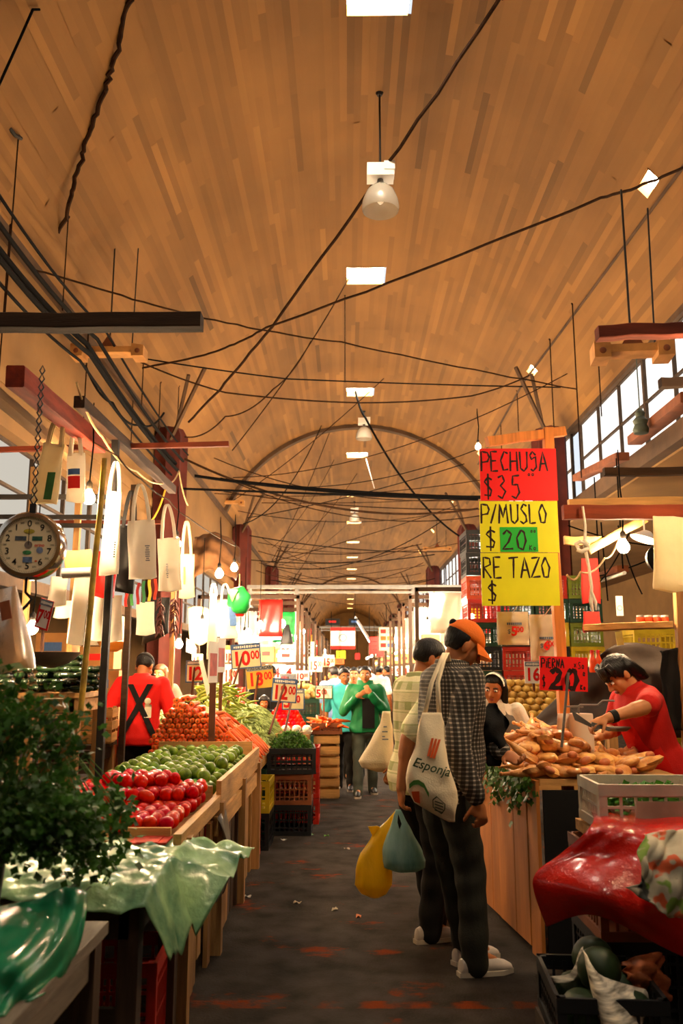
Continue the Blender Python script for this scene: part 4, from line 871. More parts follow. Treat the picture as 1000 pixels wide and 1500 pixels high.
# ---- chillies and beans on mounds
def mound_z(x, y, cx, cy, rx, ry, h): return h * max(0, 1 - ((x - cx) / rx) ** 2 - ((y - cy) / ry) ** 2) ** .75
CHI = mat('yellow green chilli skin', '#93a436', .35, .2, 12, rnd=.2, coat=.2)
b = MB(); b.tube([(0, 0, 0), (0, .02, 0), (.004, .06, .003), (.012, .1, 0), (.016, .125, -.004)], [.006, .014, .013, .008, .002], 8); chm = b.mesh('chilli', CHI, 60)
for i in range(220):
    a, r_ = rg5.uniform(0, 6.28), math.sqrt(rg5.random()); x = -1.3 + .42 * r_ * math.cos(a); y = 8.75 + .55 * r_ * math.sin(a); z = TZ + .012 + mound_z(x, y, -1.3, 8.75, .45, .58, .55)
    tag(link('chilli', chm, None, (x, y, z), (rg5.uniform(-.5, .5), rg5.uniform(-.4, .4), rg5.uniform(0, 6.28))), 'yellow green chilli on the heap behind the carrots', 'chilli', 'chillies heaped behind the carrots')
def heap(name, label, cx, cy, z0, rx, ry, h, m, count, L_, r_, cat, seed=1):
    """an uncountable heap of pods, built pod by pod in one object"""
    b = MB(); rq = random.Random(seed); g = [[(cx + rx * .93 * math.cos(t) * q, cy + ry * .93 * math.sin(t) * q, z0 + .002 + max(0, h * (1 - q * q) ** .75 - .01)) for t in [2 * math.pi * j / 24 for j in range(25)]] for q in (.02, .3, .5, .7, .85, .95, 1)]
    b.sheet(g, .004)
    for i in range(count):
        a, q = rq.uniform(0, 6.28), math.sqrt(rq.random()); x = cx + rx * q * math.cos(a); y = cy + ry * q * math.sin(a); z = z0 + .01 + h * max(0, 1 - q * q) ** .75
        t = rq.uniform(0, 6.28); sl = h * 1.1 * q / max(rx, ry) * math.cos(t - a); d = Vector((math.cos(t), math.sin(t), -sl)).normalized() * L_ / 2; p = Vector((x, y, z)); u = Vector((0, 0, .012))
        b.tube([p - d, p + u, p + d], [r_ * .5, r_, r_ * .4], 5)
    return tag(b.build(name, m, None, sharp=60), label, cat, None, 'stuff')
BEAN = mat('pale green bean', '#86a04c', .5, .3, 20, col2='#b4c478')
heap('green_bean_heap', 'sloping heap of pale green beans at the aisle edge behind the carrots', -1.02, 9.1, TZ, .32, .85, .34, BEAN, 1500, .13, .008, 'beans', 4)
# ---- dark cucumbers on the upper shelf at the far left
CUC = mat('dark green courgette skin', '#14240f', .25, .35, 12, rnd=.25, coat=.3)
b = MB(); b.tube([(-.085, 0, 0), (-.075, 0, 0), (-.04, .004, 0), (.02, .006, 0), (.06, .002, 0), (.08, 0, 0), (.088, 0, .0)], [.008, .02, .026, .027, .024, .014, .006], 10); cum = b.mesh('courgette', CUC, 60)
table('raised plank shelf carrying the dark courgettes', -2.75, -1.94, 6.35, 7.05, 1.33, m=WOODX, along='x', name='raised_shelf')
for l in range(6):
    for i in range(5 - (l > 3)):
        for j in range(4 if l < 5 else 2):
            yy = 6.43 + j * .055 + l * .045; xx = -2.6 + i * .155 + (l % 2) * .04
            if yy > 6.95: continue
            tag(link('courgette', cum, None, (xx + rg5.uniform(-.015, .015), yy, 1.358 + l * .046), (rg5.uniform(-1, 1), rg5.uniform(-.06, .06), (R(90) if i < 2 or rg5.random() < .35 else 0) + rg5.uniform(-.25, .25))), 'dark green courgette stacked on the raised shelf at the far left', 'courgette', 'courgettes on the raised shelf')
# ---- crates on the floor along the aisle
crate('red plastic crate on the floor behind the counter end, bottom one', (-.92, 7.25, 0), 0, 'red', .4, .4, .27); crate('red plastic crate behind the counter end, top one', (-.92, 7.25, .275), 0, 'red', .4, .4, .27)
crate('black plastic crate at the foot of the yellow one', (-.87, 7.8, 0), 0, 'black', .42, .5, .3); crate('yellow plastic crate stacked between black and teal crates', (-.87, 7.8, .3), 0, 'yellow', .42, .5, .26)
crate('black crate on the floor at the bottom of the stack that carries the herbs', (-.53, 8.42, 0), 0, 'black', .4, .44, .27); crate('brown crate in the middle of the stack that carries the herbs', (-.53, 8.42, .272), 0, 'brown', .4, .44, .27); crate('black crate heaped with dark herbs at the top of its stack', (-.53, 8.42, .545), R(4), 'black', .45, .48, .23)
for i in range(3): crate('red crate in the narrow stack behind the herb crates, %s' % ['lowest', 'middle', 'top'][i], (-.5, 9.0, .245 * i), 0, 'red', .44, .4, .24)
crate('teal crate under the table end by the beans', (-.86, 8.3, 0), 0, 'teal', .24, .42, .3); crate('teal crate standing on another under the beans', (-.86, 8.3, .3), 0, 'darkgreen', .24, .42, .3)
for i in range(3): wood_crate('slatted pine crate in the aisle-side stack under the small carrots, %s' % ['lowest', 'middle', 'top'][i], (-.25, 10.7, .245 * i), R(2), .31, .42, .24, 2)
crate('shallow brown crate of small carrots on top of the pine crates', (-.25, 10.7, .735), R(3), 'brown', .36, .44, .13)
for i in range(46): tag(link('carrot', rg5.choice(cms), None, (-.25 + rg5.uniform(-.13, .13), 10.52 + rg5.uniform(0, .3), .8 + rg5.uniform(0, .09)), (rg5.uniform(-.3, .3), 0, rg5.uniform(0, 6.28))), 'carrot in the shallow crate on top of the pine crates', 'carrot', 'carrots in the shallow crate')
# leaf makers
def leaf(b, p, d, n, s):
    d = Vector(d).normalized(); n = Vector(n); n = (n - d * n.dot(d)); n = n.normalized() if n.length > 1e-4 else d.orthogonal().normalized(); x = d.cross(n)
    pts = [p, p + d * s * .35 + x * s * .32 + n * s * .06, p + d * s * .55 + x * s * .5, p + d * s * .75 + x * s * .22 + n * s * .08, p + d * s * 1.05, p + d * s * .75 - x * s * .22 + n * s * .08, p + d * s * .55 - x * s * .5, p + d * s * .35 - x * s * .32 + n * s * .06, p + d * s * .5 + n * s * .02]
    b.add(pts, [(0, 1, 8), (1, 2, 3, 8), (3, 4, 8), (4, 5, 8), (5, 6, 7, 8), (7, 0, 8)])
HERB = mat('dark herb leaf', '#29491a', .5, .4, 14, col2='#4f7a2a', tl=.25); HERB2 = mat('bright herb leaf', '#3f7a22', .5, .35, 14, tl=.25); PARS = mat('parsley leaf', '#142c0c', .5, .45, 9, col2='#38601e', tl=.25); STEMM = mat('herb stalk', '#53702c', .6, .25)
def herb_heap(label, cx, cy, z0, rx, ry, h, m, n, s, seed):
    b = MB(); rq = random.Random(seed)
    for i in range(n):
        a, q = rq.uniform(0, 6.28), math.sqrt(rq.random()); p = Vector((cx + rx * q * math.cos(a), cy + ry * q * math.sin(a), z0 + h * max(0, 1 - q * q) ** .7 - rq.uniform(0, .03)))
        leaf(b, p, (rq.gauss(0, 1), rq.gauss(0, 1), rq.gauss(.3, .6)), (rq.gauss(0, .6), rq.gauss(0, .6), 1), s * rq.uniform(.7, 1.3))
    return tag(b.build('herb_heap', m, None, sharp=0), label, 'herbs', None, 'stuff')
herb_heap('heap of dark green herbs in the black crate by the aisle', -.54, 8.42, .745, .2, .2, .16, HERB, 900, .035, 2)
# ---- second left stall: table, tomato pyramid, wrapped trays
table('plank table carrying the tomato pyramid and wrapped trays', -1.5, -.42, 9.55, 10.45, .8, m=WOODX, along='x')
for l in range(7):
    n = 10 - l
    for i in range(n):
        for j in range(2):
            if j and l < 6 and False: continue
            tag(link('plum_tomato', rg5.choice(tms), None, (-.71 + (i - (n - 1) / 2) * .05, 10.02 + j * .06 + l * .028, .84 + l * .038), (rg5.uniform(0, 3), rg5.uniform(0, 3), 0)), 'small red tomato built into the pyramid behind the herb crate', 'tomato', 'tomatoes in the pyramid')
b = MB(); b.poly([(-.96, 10.16, .8), (-.46, 10.16, .8), (-.6, 10.3, 1.06), (-.82, 10.3, 1.06)], .12, (0, 1, 0)); tag(b.build('display_ramp', WOODX), 'sloped board backing the tomato pyramid', 'ramp')
TRAY = mat('cling wrapped vegetables', '#cdbf8a', .2, .6, 26, col2='#e8e0c0', coat=.6)
for i, px in enumerate((400, 418, 434, 449)):
    p = P(px, 1074, 9.65); b = MB(); b.ell((0, 0, .045), (.058, .085, .05), None, 16, 10); t = tag(b.build('wrapped_tray', TRAY, None, (p.x, 9.68, .8)), 'cling-wrapped tray of cut vegetables in front of the tomato pyramid, %s from the aisle' % ['fourth', 'third', 'second', 'first'][i], 'tray', 'wrapped trays below the pyramid')
    b = MB(); b.loft([ring((0, 0, z), a, d_, None, 12, 6) for z, a, d_ in ((0, .05, .075), (.03, .065, .092))]); b.build('foam_tray', WHITEP, t)
# ---- farther left: onions on crates, boxes
for i in range(4): crate('dark crate in the stack under the onions, %s' % ['lowest', 'second', 'third', 'topmost'][i], (-.62, 12.6, .27 * i), 0, 'darkgreen', .44, .5, .27)
ONI = mat('tan onion skin', '#b58a48', .45, .25, 10, rnd=.2); onm = fruit_mesh('onion', (.045, .045, .042), ONI, 3)
for i in range(60): a, q = rg5.uniform(0, 6.28), math.sqrt(rg5.random()); tag(link('onion', onm, None, (-.62 + .2 * q * math.cos(a), 12.6 + .22 * q * math.sin(a), 1.11 + .16 * (1 - q * q) ** .7), [rg5.uniform(0, 3) for _ in range(3)]), 'tan onion heaped on the dark crates behind the pyramid', 'onion', 'onions heaped on the crates')
# ---- price signs on the left, near to far
price('white sign reading 10.00 with blue border, largest over the beans', 338, 382, 943, 979, 9.0, '10', '00', roll=R(-5), stake=(333, 1032, 8.95))
price('ochre sign reading 13.00 with dark heading', 361, 400, 975, 1008, 9.4, '13', '00', card=PAPY, head=GREYH, border=None, roll=R(-6), headtext='FUTO DE ACABA', stake=(368, 1065, 9.3))
price('cream sign reading 12.00 with dark blue heading over the herb crate', 398, 435, 994, 1029, 9.1, '12', '00', roll=R(4), stake=(394, 1075, 8.6))
price('cream sign reading 3.00 half behind the twelve peso one', 413, 446, 1009, 1040, 9.4, '3', '00', head=GREYH, stake=(416, 1076, 8.7))
price('cream sign reading 12 above the yellow chillies', 272, 298, 967, 1000, 8.9, '12', '', head=GREYH, stake=(280, 1022, 8.85))
price('small pale sign reading 15.00 in the thicket of signs by the beans', 327, 349, 973, 1002, 9.9, '15', '00', head=None, border=None, card=WCARD, stake=(334, 1050, 9.6))
price('small pale sign reading 12 tucked behind the ten peso sign', 328, 342, 952, 970, 10.2, '12', '', head=None, border=None, card=WCARD, stake=(330, 1040, 9.8))
price('yellow topped small sign with red figures above the woman', 281, 297, 958, 972, 10.4, '15', '', card=WCARD, head=None, border=None, stake=(290, 1020, 9.9))
price('sign reading 25.00 below the black garment', 411, 432, 944, 962, 14., '25', '00', head=GREYH, border=None, stake=(412, 985, 14))
price('sign reading 15.00, the lower of the pair over the brown sacks', 452, 472, 962, 984, 14., '15', '00', card=PAPER, head=GREYH, border=None, stake=(463, 1000, 14))
price('sign reading 15.00, the higher of the pair over the brown sacks', 472, 490, 959, 977, 14.2, '15', '00', card=PAPER, head=BLUEH, border=None, stake=(481, 995, 14.2))
price('small white sign reading 10.00 above the onions', 432, 453, 982, 997, 12.3, '10', '00', card=WCARD, head=None, border=None, stake=(440, 1012, 12.5))
price('white sign reading 5.00 with green border beside the small carrots', 461, 487, 1004, 1024, 11.2, '5', '00', card=WCARD, head=GREYH, border=GREENP, stake=(474, 1062, 10.8))
price('grey headed strip of a sign behind the ten peso card', 410, 434, 987, 998, 12., '15', '0', card=GREYH, head=None, border=None, stake=(420, 1030, 11.9), mainh=.5)
price('tilted white sign reading 7.00 with red edge above the courgettes', 52, 78, 878, 922, 5.6, '7', '00', card=WCARD, head=GREYH, border=REDP, roll=R(14), rz=R(-25), mainh=.5, stake=(60, 960, 6.4))
def stake_sign(label, px, pt, pm_, pb, y, w=.03, rz=1.44):
    c = P(px, pb, y); t = thing('stake_sign', label, 'sign', c); h0 = P(px, pm_, y).z - c.z; h1 = P(px, pt, y).z - c.z
    b = MB(); b.box((0, 0, h0 / 2), (w, .022, h0)); b.build('stake', STICK, t)
    b = MB(); b.box((0, -.02, (h0 + h1) / 2), (.26, .006, h1 - h0), (0, 0, rz)); b.build('card', WCARD, t)
    b = MB(); b.box((0, -.02, (h0 + h1) / 2 - .02), (.2, .009, (h1 - h0) * .55), (0, 0, rz)); b.build('price_lettering', mat('faded red print', '#c45a48', .7, .3), t)
stake_sign('card seen edge-on upon the stout brown stake in the carrots', 309, 940, 1000, 1108, 7.0, .05)
stake_sign('second edge-on card on a thin stake just behind the carrots', 322, 935, 985, 1055, 8.1)
b = MB(); b.poly([P(291, 968, 8.0), P(297, 966, 8.0), P(308, 1012, 8.05), P(303, 1020, 8.05)], .006, (0, 1, 0)); tag(b.build('price_tag_strip', WCARD), 'narrow white card leaning across the twelve sign', 'card')
# ================================================================== left: timbers, poles, scale, bags
def timber(label, a, b, w, h, m, name='timber_beam', cat='beam', up=(0, 0, 1)):
    b_ = MB(); a, b = Vector(a), Vector(b); rr = random.Random(label); n = 7; d = (b - a); dn = d.normalized(); u = Vector(up)
    if abs(dn.dot(u)) > .95: u = Vector((0, 1, 0))
    x = dn.cross(u).normalized(); z = x.cross(dn); rings = []
    for i in range(n + 1):
        p = a + d * i / n + x * rr.uniform(-.004, .004) + z * rr.uniform(-.004, .004); e = .12
        rings.append([p + x * w / 2 * cx + z * h / 2 * cz for cx, cz in ((-1, -1 + e), (-1 + e, -1), (1 - e, -1), (1, -1 + e), (1, 1 - e), (1 - e, 1), (-1 + e, 1), (-1, 1 - e))])
    b_.loft(rings); return tag(b_.build(name, m), label, cat)
q = P(296, 472, 3.9); timber('grimy square timber arm jutting in from the left under the vault', (q.x, 3.9, q.z), (q.x - 1.6, 3.92, q.z + .005), .09, .075, OLDW)
timber('red brown roof timber running along the left stalls', P(22, 552, 4.3), P(145, 652, 6.0), .1, .12, REDY); timber('pale roof timber continuing past the hanging bags', P(95, 600, 5.2) + Vector((.09, 0, .05)), P(245, 722, 8.2) + Vector((.05, 0, .03)), .07, .08, OLDY)
timber('lower roof timber behind the red brown one', P(0, 560, 4.3) + Vector((-.1, 0, 0)), P(220, 735, 8.3) + Vector((-.2, 0, -.05)), .08, .06, CONC)
q = P(335, 650, 6.4); timber('thin rusty crossbar ending level with the left column', (q.x, 6.4, q.z), (q.x - 2.4, 6.4, q.z - .06), .04, .04, REDW)
q = P(222, 765, 9.); timber('rust coloured crossbar above the far bags', (q.x + .1, 9., q.z), (q.x - 2., 9., q.z), .04, .04, REDW)
for i, (py, y, lab) in enumerate(((757, 6.9, 'dark steel bar just below the bulb'), (770, 6.95, 'second dark steel bar below the bulb'), (728, 6.2, 'dark steel bar above the scale dial'))):
    q = P(160, py, y); timber(lab, (q.x, y, q.z), (q.x - 1.7, y, q.z), .035, .035, DARKM, 'steel_bar')
for px, y, lab, m in ((152, 6.05, 'dark upright behind the long white bag', DARKM), (250, 9.3, 'pale timber upright by the woman', WOODZ), (183, 7.6, 'brown timber upright behind the white aprons', OLDW), (100, 7.2, 'pale timber upright behind the tilted sign', WOODZ), (30, 6.9, 'timber upright at the far left behind the scale', WOODZ)):
    a = P(px, 1000, y); timber(lab, (a.x, y, 0), (a.x, y, 3.15 if y < 8 else 2.9), .05, .05, m, 'stall_upright', 'post')
YEL = mat('chipped yellow paint', '#a8882c', .6, .5, 9, .2, 30)
b = MB(); b.tube([P(118, 1045, 5.35), P(126, 960, 5.38), P(136, 850, 5.42), P(146, 755, 5.5), P(153, 672, 5.55)], .019, 10); tag(b.build('leaning_pole', YEL), 'leaning chipped yellow pole in front of the courgettes', 'pole')
# ---- dial scale
SF = mat('cream dial face', '#e6cda4', .5, .04, 5)
c = P(45, 800, 3.9); t = thing('hanging_scale', 'round hanging dial scale with chrome rim and black numerals', 'scale', c, (0, 0, R(5))); RD = .143
b = MB(); b.lathe([(RD, -.05), (RD + .012, -.045), (RD + .014, .03), (RD + .004, .05), (RD - .012, .052), (RD - .014, .035), (.0, .034), ], 48, rot=(R(90), 0, 0)); b.build('case', CHROME, t)
b = MB(); b.lathe([(RD - .011, .036), (RD - .011, .0385), (.001, .0385)], 48, rot=(R(90), 0, 0)); fc = b.build('dial', SF, t)
b = MB()
for k in range(10):
    a = R(90) + k * R(36); put_text(b, str(k), math.cos(a) * .098, math.sin(a) * .098, .042, .012, -.0405)
for k in range(100):
    a = k * R(3.6); l = .009 if k % 10 else .014; b.box((math.cos(a) * .124, -.0395, math.sin(a) * .124), (l, .001, .0012), (0, -a, 0))
for k in range(10):
    a = R(90 + 18) + k * R(36); put_text(b, '500', math.cos(a) * .106, math.sin(a) * .106, .012, 0, -.0405)
b.build('numerals', INK, t)
for nm, x, z, w, h, m in (('yellow', 0, .063, .05, .022, mat('mustard sticker', '#a8902c', .6, .4, 60)), ('grey', -.036, .03, .05, .02, mat('grey sticker', '#4c5258', .6, .4, 60)), ('dark', .038, .03, .045, .02, mat('dark green sticker', '#2f5646', .6, .4, 60)), ('green', -.004, -.035, .04, .02, mat('green swirl sticker', '#3f7d48', .6, .5, 50)), ('blue', 0, -.068, .042, .026, mat('steel blue sticker', '#5d6c88', .6, .4, 60)), ('disc', .052, -.024, .03, .03, mat('grey blue disc', '#7d86a0', .6, .3, 60)), ('hub', 0, 0, .036, .036, CHROME), ('orange', .038, -.074, .012, .008, mat('orange dot', '#e2541e', .5))):
    b = MB()
    pts = [(x + w / 2 * math.cos(a), -.0388, z + h / 2 * math.sin(a)) for a in [2 * math.pi * j / 18 for j in range(18)]] if nm not in ('grey', 'dark', 'blue') else [(x - w / 2, -.0388, z - h / 2), (x + w / 2, -.0388, z - h / 2), (x + w / 2, -.0388, z + h / 2), (x - w / 2, -.0388, z + h / 2)]
    b.poly(pts, .002, (0, -1, 0)); b.build('sticker' if nm != 'hub' else 'hub', m, t)
b = MB(); put_text(b, 'orino', .05, -.001, .02, .02, -.0415); b.build('brand_lettering', REDP, t)
b = MB(); b.box((0, -.041, .04), (.003, .001, .08)); b.build('needle', INK, t)
b = MB(); b.box((0, 0, RD + .03), (.03, .02, .05)); b.tube([(0, 0, RD + .05), (.015, 0, RD + .075), (0, 0, RD + .1), (-.015, 0, RD + .075), (0, 0, RD + .05)], .005, 6)
top = P(50, 575, 4.2); zt = top.z - c.z
zz = RD + .1
while zz < zt: b.tube([(0, 0, zz), (.012, 0, zz + .02), (0, 0, zz + .045), (-.012, 0, zz + .02), (0, 0, zz)], .004, 5); zz += .042
b.build('hanging_chain', DARKM, t)
b = MB(); b.tube([(-.01, 0, -RD - .01), (-.01, 0, -RD - .07), (.02, 0, -RD - .1), (.0, 0, -RD - .13), (-.05, 0, -RD - .18)], .007, 8); b.build('hook', DARKM, t)
p = P(75, 958, 6.2); b = MB(); b.lathe([(.02, -.1), (.12, -.07), (.19, -.01), (.205, .012), (.195, .012), (.18, -.008), (.11, -.06), (.001, -.09)], 28, tuple(p)); tag(b.build('scale_pan', STEEL), 'shallow steel scale pan beyond the courgettes', 'pan')
# ---- bags
WBAG = mat('thin white bag cloth', '#f0e8d8', .8, .06, 5, .3, 20, tl=.5); CREAMB = mat('cream bag cloth', '#e8d8b0', .8, .08, 5, .3, 20, tl=.45); REDBAG = mat('red plastic bag', '#cf1a10', .35, .12, 6, .5, 18, tl=.2); BLKBAG = mat('black bag', '#12100f', .5, .2, 6, .4, 18)
def bag(label, px0, px1, py0, py1, Y, m, hang=None, tilt=0., name='hanging_bag', thick=.05, handles=True, taper=.92, prn=None, rz=0., hem=0., seed=0):
    """cloth bag: py0 top edge of the cloth, hang = pixel y where its handles meet the line"""
    c = P((px0 + px1) / 2, py0, Y); w = (P(px1, py0, Y) - P(px0, py0, Y)).length; h = abs(c.z - P((px0 + px1) / 2, py1, Y).z); t = thing(name, label, 'bag', c, (0, tilt, rz)); rq = random.Random(label)
    b = MB(); rings = []; n = 20; ph = rq.uniform(0, 6)
    for i in range(15):
        v = i / 14; th = thick * (.15 + .85 * math.sin(min(1, v * 1.15) * math.pi * .5)) * (1 if v < .93 else .55); ww = w * (taper + (1 - taper) * v) * (1 - .05 * math.sin(v * 5 + ph)); r_ = []
        for j in range(n):
            a = 2 * math.pi * j / n; ct, st = math.cos(a), math.sin(a); x = ww / 2 * math.copysign(abs(ct) ** .55, ct); y = th / 2 * math.copysign(abs(st) ** .9, st) + .012 * math.sin(x * 40 + ph + v * 2) * (1 - v * .4)
            r_.append((x, y, -h * v - hem * (x / w + .5) * v + .008 * math.sin(x * 30 + ph) * (v > .95)))
        rings.append(r_)
    b.loft(rings); b.build('pouch', m, t)
    if handles and hang is not None:
        hh = abs(P(px0, hang, Y).z - c.z)
        for s in (-1, 1):
            g = [[(-w * .28 + w * .56 * u + d_ * (1 if u < .5 else -1), s * .012, hh * math.sin(u * math.pi) ** .6 - .02) for d_ in (-.012, .012)] for u in [k / 14 for k in range(15)]]
            b = MB(); b.sheet(g, .003); b.build('handle', m, t)
    if prn:
        for (x, z, bw, bh, pmt) in prn:
            b = MB(); th = thick * .6; nr = max(1, round(bh * h / .016)) if pmt in (GREYH, INK) else 1
            for q in range(nr):
                z0 = z + bh * q / nr; z1 = z0 + bh / nr * (.55 if nr > 1 else 1); ww = bw * (rq.uniform(.55, 1) if nr > 1 else 1)
                b.sheet([[(x * w + ww * w * (u - .5), -th - .006 + .012 * math.sin((x * w + ww * w * (u - .5)) * 40 + ph + z0 * 2) * (1 - z0 * .4), -h * (z0 + (z1 - z0) * v)) for u in (0, .33, .66, 1)] for v in (0, .5, 1)], .002)
            b.build('print', pmt, t)
    return t
bag('cream cloth bag with green printed panel hanging high at the left', 62, 98, 650, 738, 5.2, CREAMB, 600, R(6), prn=[(.2, .5, .35, .45, GREENP)], thick=.07)
bag('white bag with blue and red print behind the bulb', 97, 125, 664, 735, 5.5, WBAG, 625, R(-3), prn=[(.0, .35, .6, .12, BLUEH), (0, .5, .6, .25, REDP)])
bag('long narrow white bag seen edge-on', 154, 181, 720, 842, 5.9, WBAG, 672, R(1), thick=.09, taper=.8, prn=[(.35, .62, .1, .2, INK)])
bag('white tote bag with small black print', 185, 228, 762, 848, 6.4, WBAG, 705, R(-4), prn=[(.22, .45, .16, .28, GREYH)], taper=.88)
bag('white tote bag hanging under the second bulb', 229, 264, 788, 866, 7.2, WBAG, 735, R(-4), prn=[(-.05, .5, .1, .28, GREYH)], taper=.9)
bag('cream tote bag with yellow edge', 262, 285, 812, 876, 7.9, CREAMB, 760, R(-2), prn=[(-.1, .3, .12, .4, PAPY)])
bag('crumpled red plastic bag', 138, 175, 808, 875, 6.3, REDBAG, None, R(4), thick=.12)
bag('black bag wedged between the white ones', 174, 204, 770, 868, 6.6, BLKBAG, 715, R(2), thick=.1)
bag('black garment hanging past the dried chillies', 210, 250, 875, 945, 9.0, BLKBAG, None, R(0), thick=.1, hem=-.12)
bag('white apron hanging beside the yellow pole', 108, 132, 846, 944, 6.2, WBAG, None, R(3), thick=.04)
bag('white apron with long hem below the red bag', 132, 155, 874, 938, 6.5, WBAG, None, R(0), thick=.04); bag('white cloth panel nearest the red bag', 155, 180, 872, 940, 6.6, WBAG, None, R(-2), thick=.04)
bag('short white bag under the striped cloths', 198, 226, 882, 930, 7.3, WBAG, None, R(-4), thick=.05)
bag('white bag in the paper bundle beside the scale', 74, 100, 845, 888, 5.9, WBAG, None, R(2), thick=.06)
bag('tall narrow white bag below the bulb pair', 305, 320, 870, 965, 9.2, WBAG, 852, R(0), thick=.06, taper=.7); bag('white bag with blue corner hanging by the green bag', 318, 346, 888, 935, 9.6, WBAG, 852, R(-6), thick=.08, taper=.55, prn=[(.3, .05, .35, .6, BLUEH)])
bag('clear printed plastic bag at the far left edge', -22, 34, 862, 985, 3.3, mat('cloudy clear plastic', '#cfa679', .3, .25, 6, .4, 14, trans=.35), None, R(-12), thick=.14, taper=.7, prn=[(.2, .2, .3, .22, mat('faded orange print', '#b8623a', .6, .3))])
for i, cc in enumerate(('#a82216', '#3d7a3a', '#8e1c1a', '#2f6a3a', '#c9b13a', '#b33a22')):
    p = P(186 + 8.5 * i, 858 - 2 * i, 6.9); b = MB(); g = [[(.022 * u - .011 + .004 * math.sin(v * 7 + i), .012 * math.sin(v * 5 + i), -.17 * v) for u in (0, .5, 1)] for v in [k / 8 for k in range(9)]]; b.sheet(g, .012); tag(b.build('ribbon_cloth', mat('ribbon cloth %d' % i, cc, .8), None, p), ['red', 'green', 'dark red', 'deep green', 'yellow', 'orange red'][i] + ' strip of cloth hanging below the white tote bags', 'cloth', 'striped cloths under the bags')
# paper bundle roll and cream cloth by the scale
b = MB(); a, d_ = P(92, 840, 5.8), P(134, 838, 5.8); b.tube([a, d_], .035, 14); tag(b.build('paper_roll', mat('silver paper', '#c9c2b8', .35, .1, 5, metal=.2)), 'pale roll of wrapping lying above the white bags', 'roll')
bag('tan paper panel above the pale roll', 95, 136, 806, 838, 5.9, mat('tan paper', '#c79a5a', .8, .15, 5), None, R(-3), thick=.03)
bag('pale cream curtain behind the tilted sign', 80, 112, 880, 905, 6.9, CREAMB, None, 0, thick=.03)
# rope line that carries them
cable('rope that carries the row of hanging bags', [P(60, 592, 5.2), P(172, 668, 5.9), P(207, 702, 6.4), P(247, 732, 7.2), P(274, 757, 7.9), P(345, 800, 10)], .006, DUSTC, .02)
cable('yellowish twine looped over the roof timber', [P(112, 560, 5.1), P(150, 640, 5.6), P(200, 690, 6.6), P(245, 706, 7.9), P(262, 690, 8.5), P(275, 740, 9)], .008, TANC, .05)
cable('dangling twine by the left column', [P(245, 706, 8), P(230, 750, 8.), P(215, 765, 8)], .01, mat('yellow twine', '#c9962e', .7), .03)
# dried chillies
DCH = mat('dried dark chilli', '#4a1c10', .5, .4, 12)
for k, (px, lab) in enumerate(((236, 'string of dried dark chillies beside the timber upright'), (256, 'second string of dried chillies with a red tip'))):
    p = P(px, 875, 8.8); b = MB(); rq = random.Random(k)
    for i in range(40): z = -rq.uniform(0, .36); a = rq.uniform(0, 6.28); b.tube([(0, 0, z), (.03 * math.cos(a), .03 * math.sin(a), z - .02), (.05 * math.cos(a), .05 * math.sin(a), z - .075)], [.004, .011, .002], 5)
    b.tube([(0, 0, .08), (0, 0, -.36)], .004, 5); tag(b.build('dried_chilli_string', DCH, None, p, sharp=60), lab, 'chillies')
# green bag / ball
p = P(350, 880, 9.6); t = thing('green_net_bag', 'bulging green plastic bag with yellow corner', 'bag', p); b = MB(); b.ell((0, 0, 0), (.13, .1, .16), None, 20, 14, lambda v: 1 + .09 * math.sin(7 * v.x + 3 * v.z) * math.sin(6 * v.z + 2 * v.y)); b.build('pouch', mat('green plastic', '#1b8a3a', .35, .35, 8, .5, 20), t)
b = MB(); b.poly([(-.12, -.11, .13), (.0, -.12, .11), (-.06, -.12, -.02)], .01, (0, -1, 0)); b.build('corner_flap', mat('yellow plastic', '#d8b02c', .4), t); b = MB(); b.loft([ring((0, 0, z), a, a * .8) for z, a in ((-.15, .07), (-.175, .05))]); b.build('bottom_panel', REDBAG, t); b = MB(); b.tube([(0, 0, .14), (0, 0, .3)], .006, 6); b.build('string', TANC, t)
# light fixtures: trough reflectors on brackets
FIX = mat('dusty tan fixture', '#a8743c', .8, .3, 6, .2); FIXD = mat('brown fixture end', '#6e3a1c', .8, .3, 6)
def fixture(label, px, py, Y, w, rz=0, px_l=None):
    c = P(px, py, Y); t = thing('trough_light', label, 'light fixture', c, (0, 0, rz)); 
    b = MB(); b.poly([(-w / 2, -.1, 0), (w / 2, -.1, 0), (w / 2, -.1, .07), (-w / 2, -.1, .07)], .2, (0, 1, 0)); b.build('trough', FIX, t)
    for s in (-1, 1):
        b = MB(); b.poly([(s * (w / 2 - .02) - .07, -.12, -.05), (s * (w / 2 - .02) + .07, -.12, -.05), (s * (w / 2 - .02) + .07, -.12, .08), (s * (w / 2 - .02) - .07, -.12, .1)], .24, (0, 1, 0)); e = b.build('end_box', FIX, t)
        b = MB(); b.ell((s * (w / 2 - .02), -.125, .01), (.03, .012, .03), None, 10, 6); b.build('socket', FIXD, e)
    b = MB(); b.poly([(-.1, -.06, .07), (.1, -.06, .07), (0.0, -.06, .24)], .12, (0, 1, 0)); b.build('bracket', FIXD, t)
    b = MB(); z = VZ + math.sqrt(max(.01, VR ** 2 - min(3.6, abs(c.x - VX)) ** 2)) - c.z if abs(c.x - VX) < 3.6 else 1.; b.tube([(0, 0, .2), (0, 0, min(z, 1.6))], .01, 6); b.tube([(w * .35, 0, .06), (w * .35 + .02, 0, min(z, 1.4))], .008, 6); b.build('hanger', DARKM, t)
fixture('tan trough light on the left beside the cable bundle', 160, 520, 9.5, .75); fixture('tan trough light on the right below the red timber', 925, 520, 7.2, .58, R(-6))
fixture('small tan trough light by the left column, farther on', 330, 738, 22., .9); fixture('small trough light far right beyond the first column', 640, 805, 30., .9)
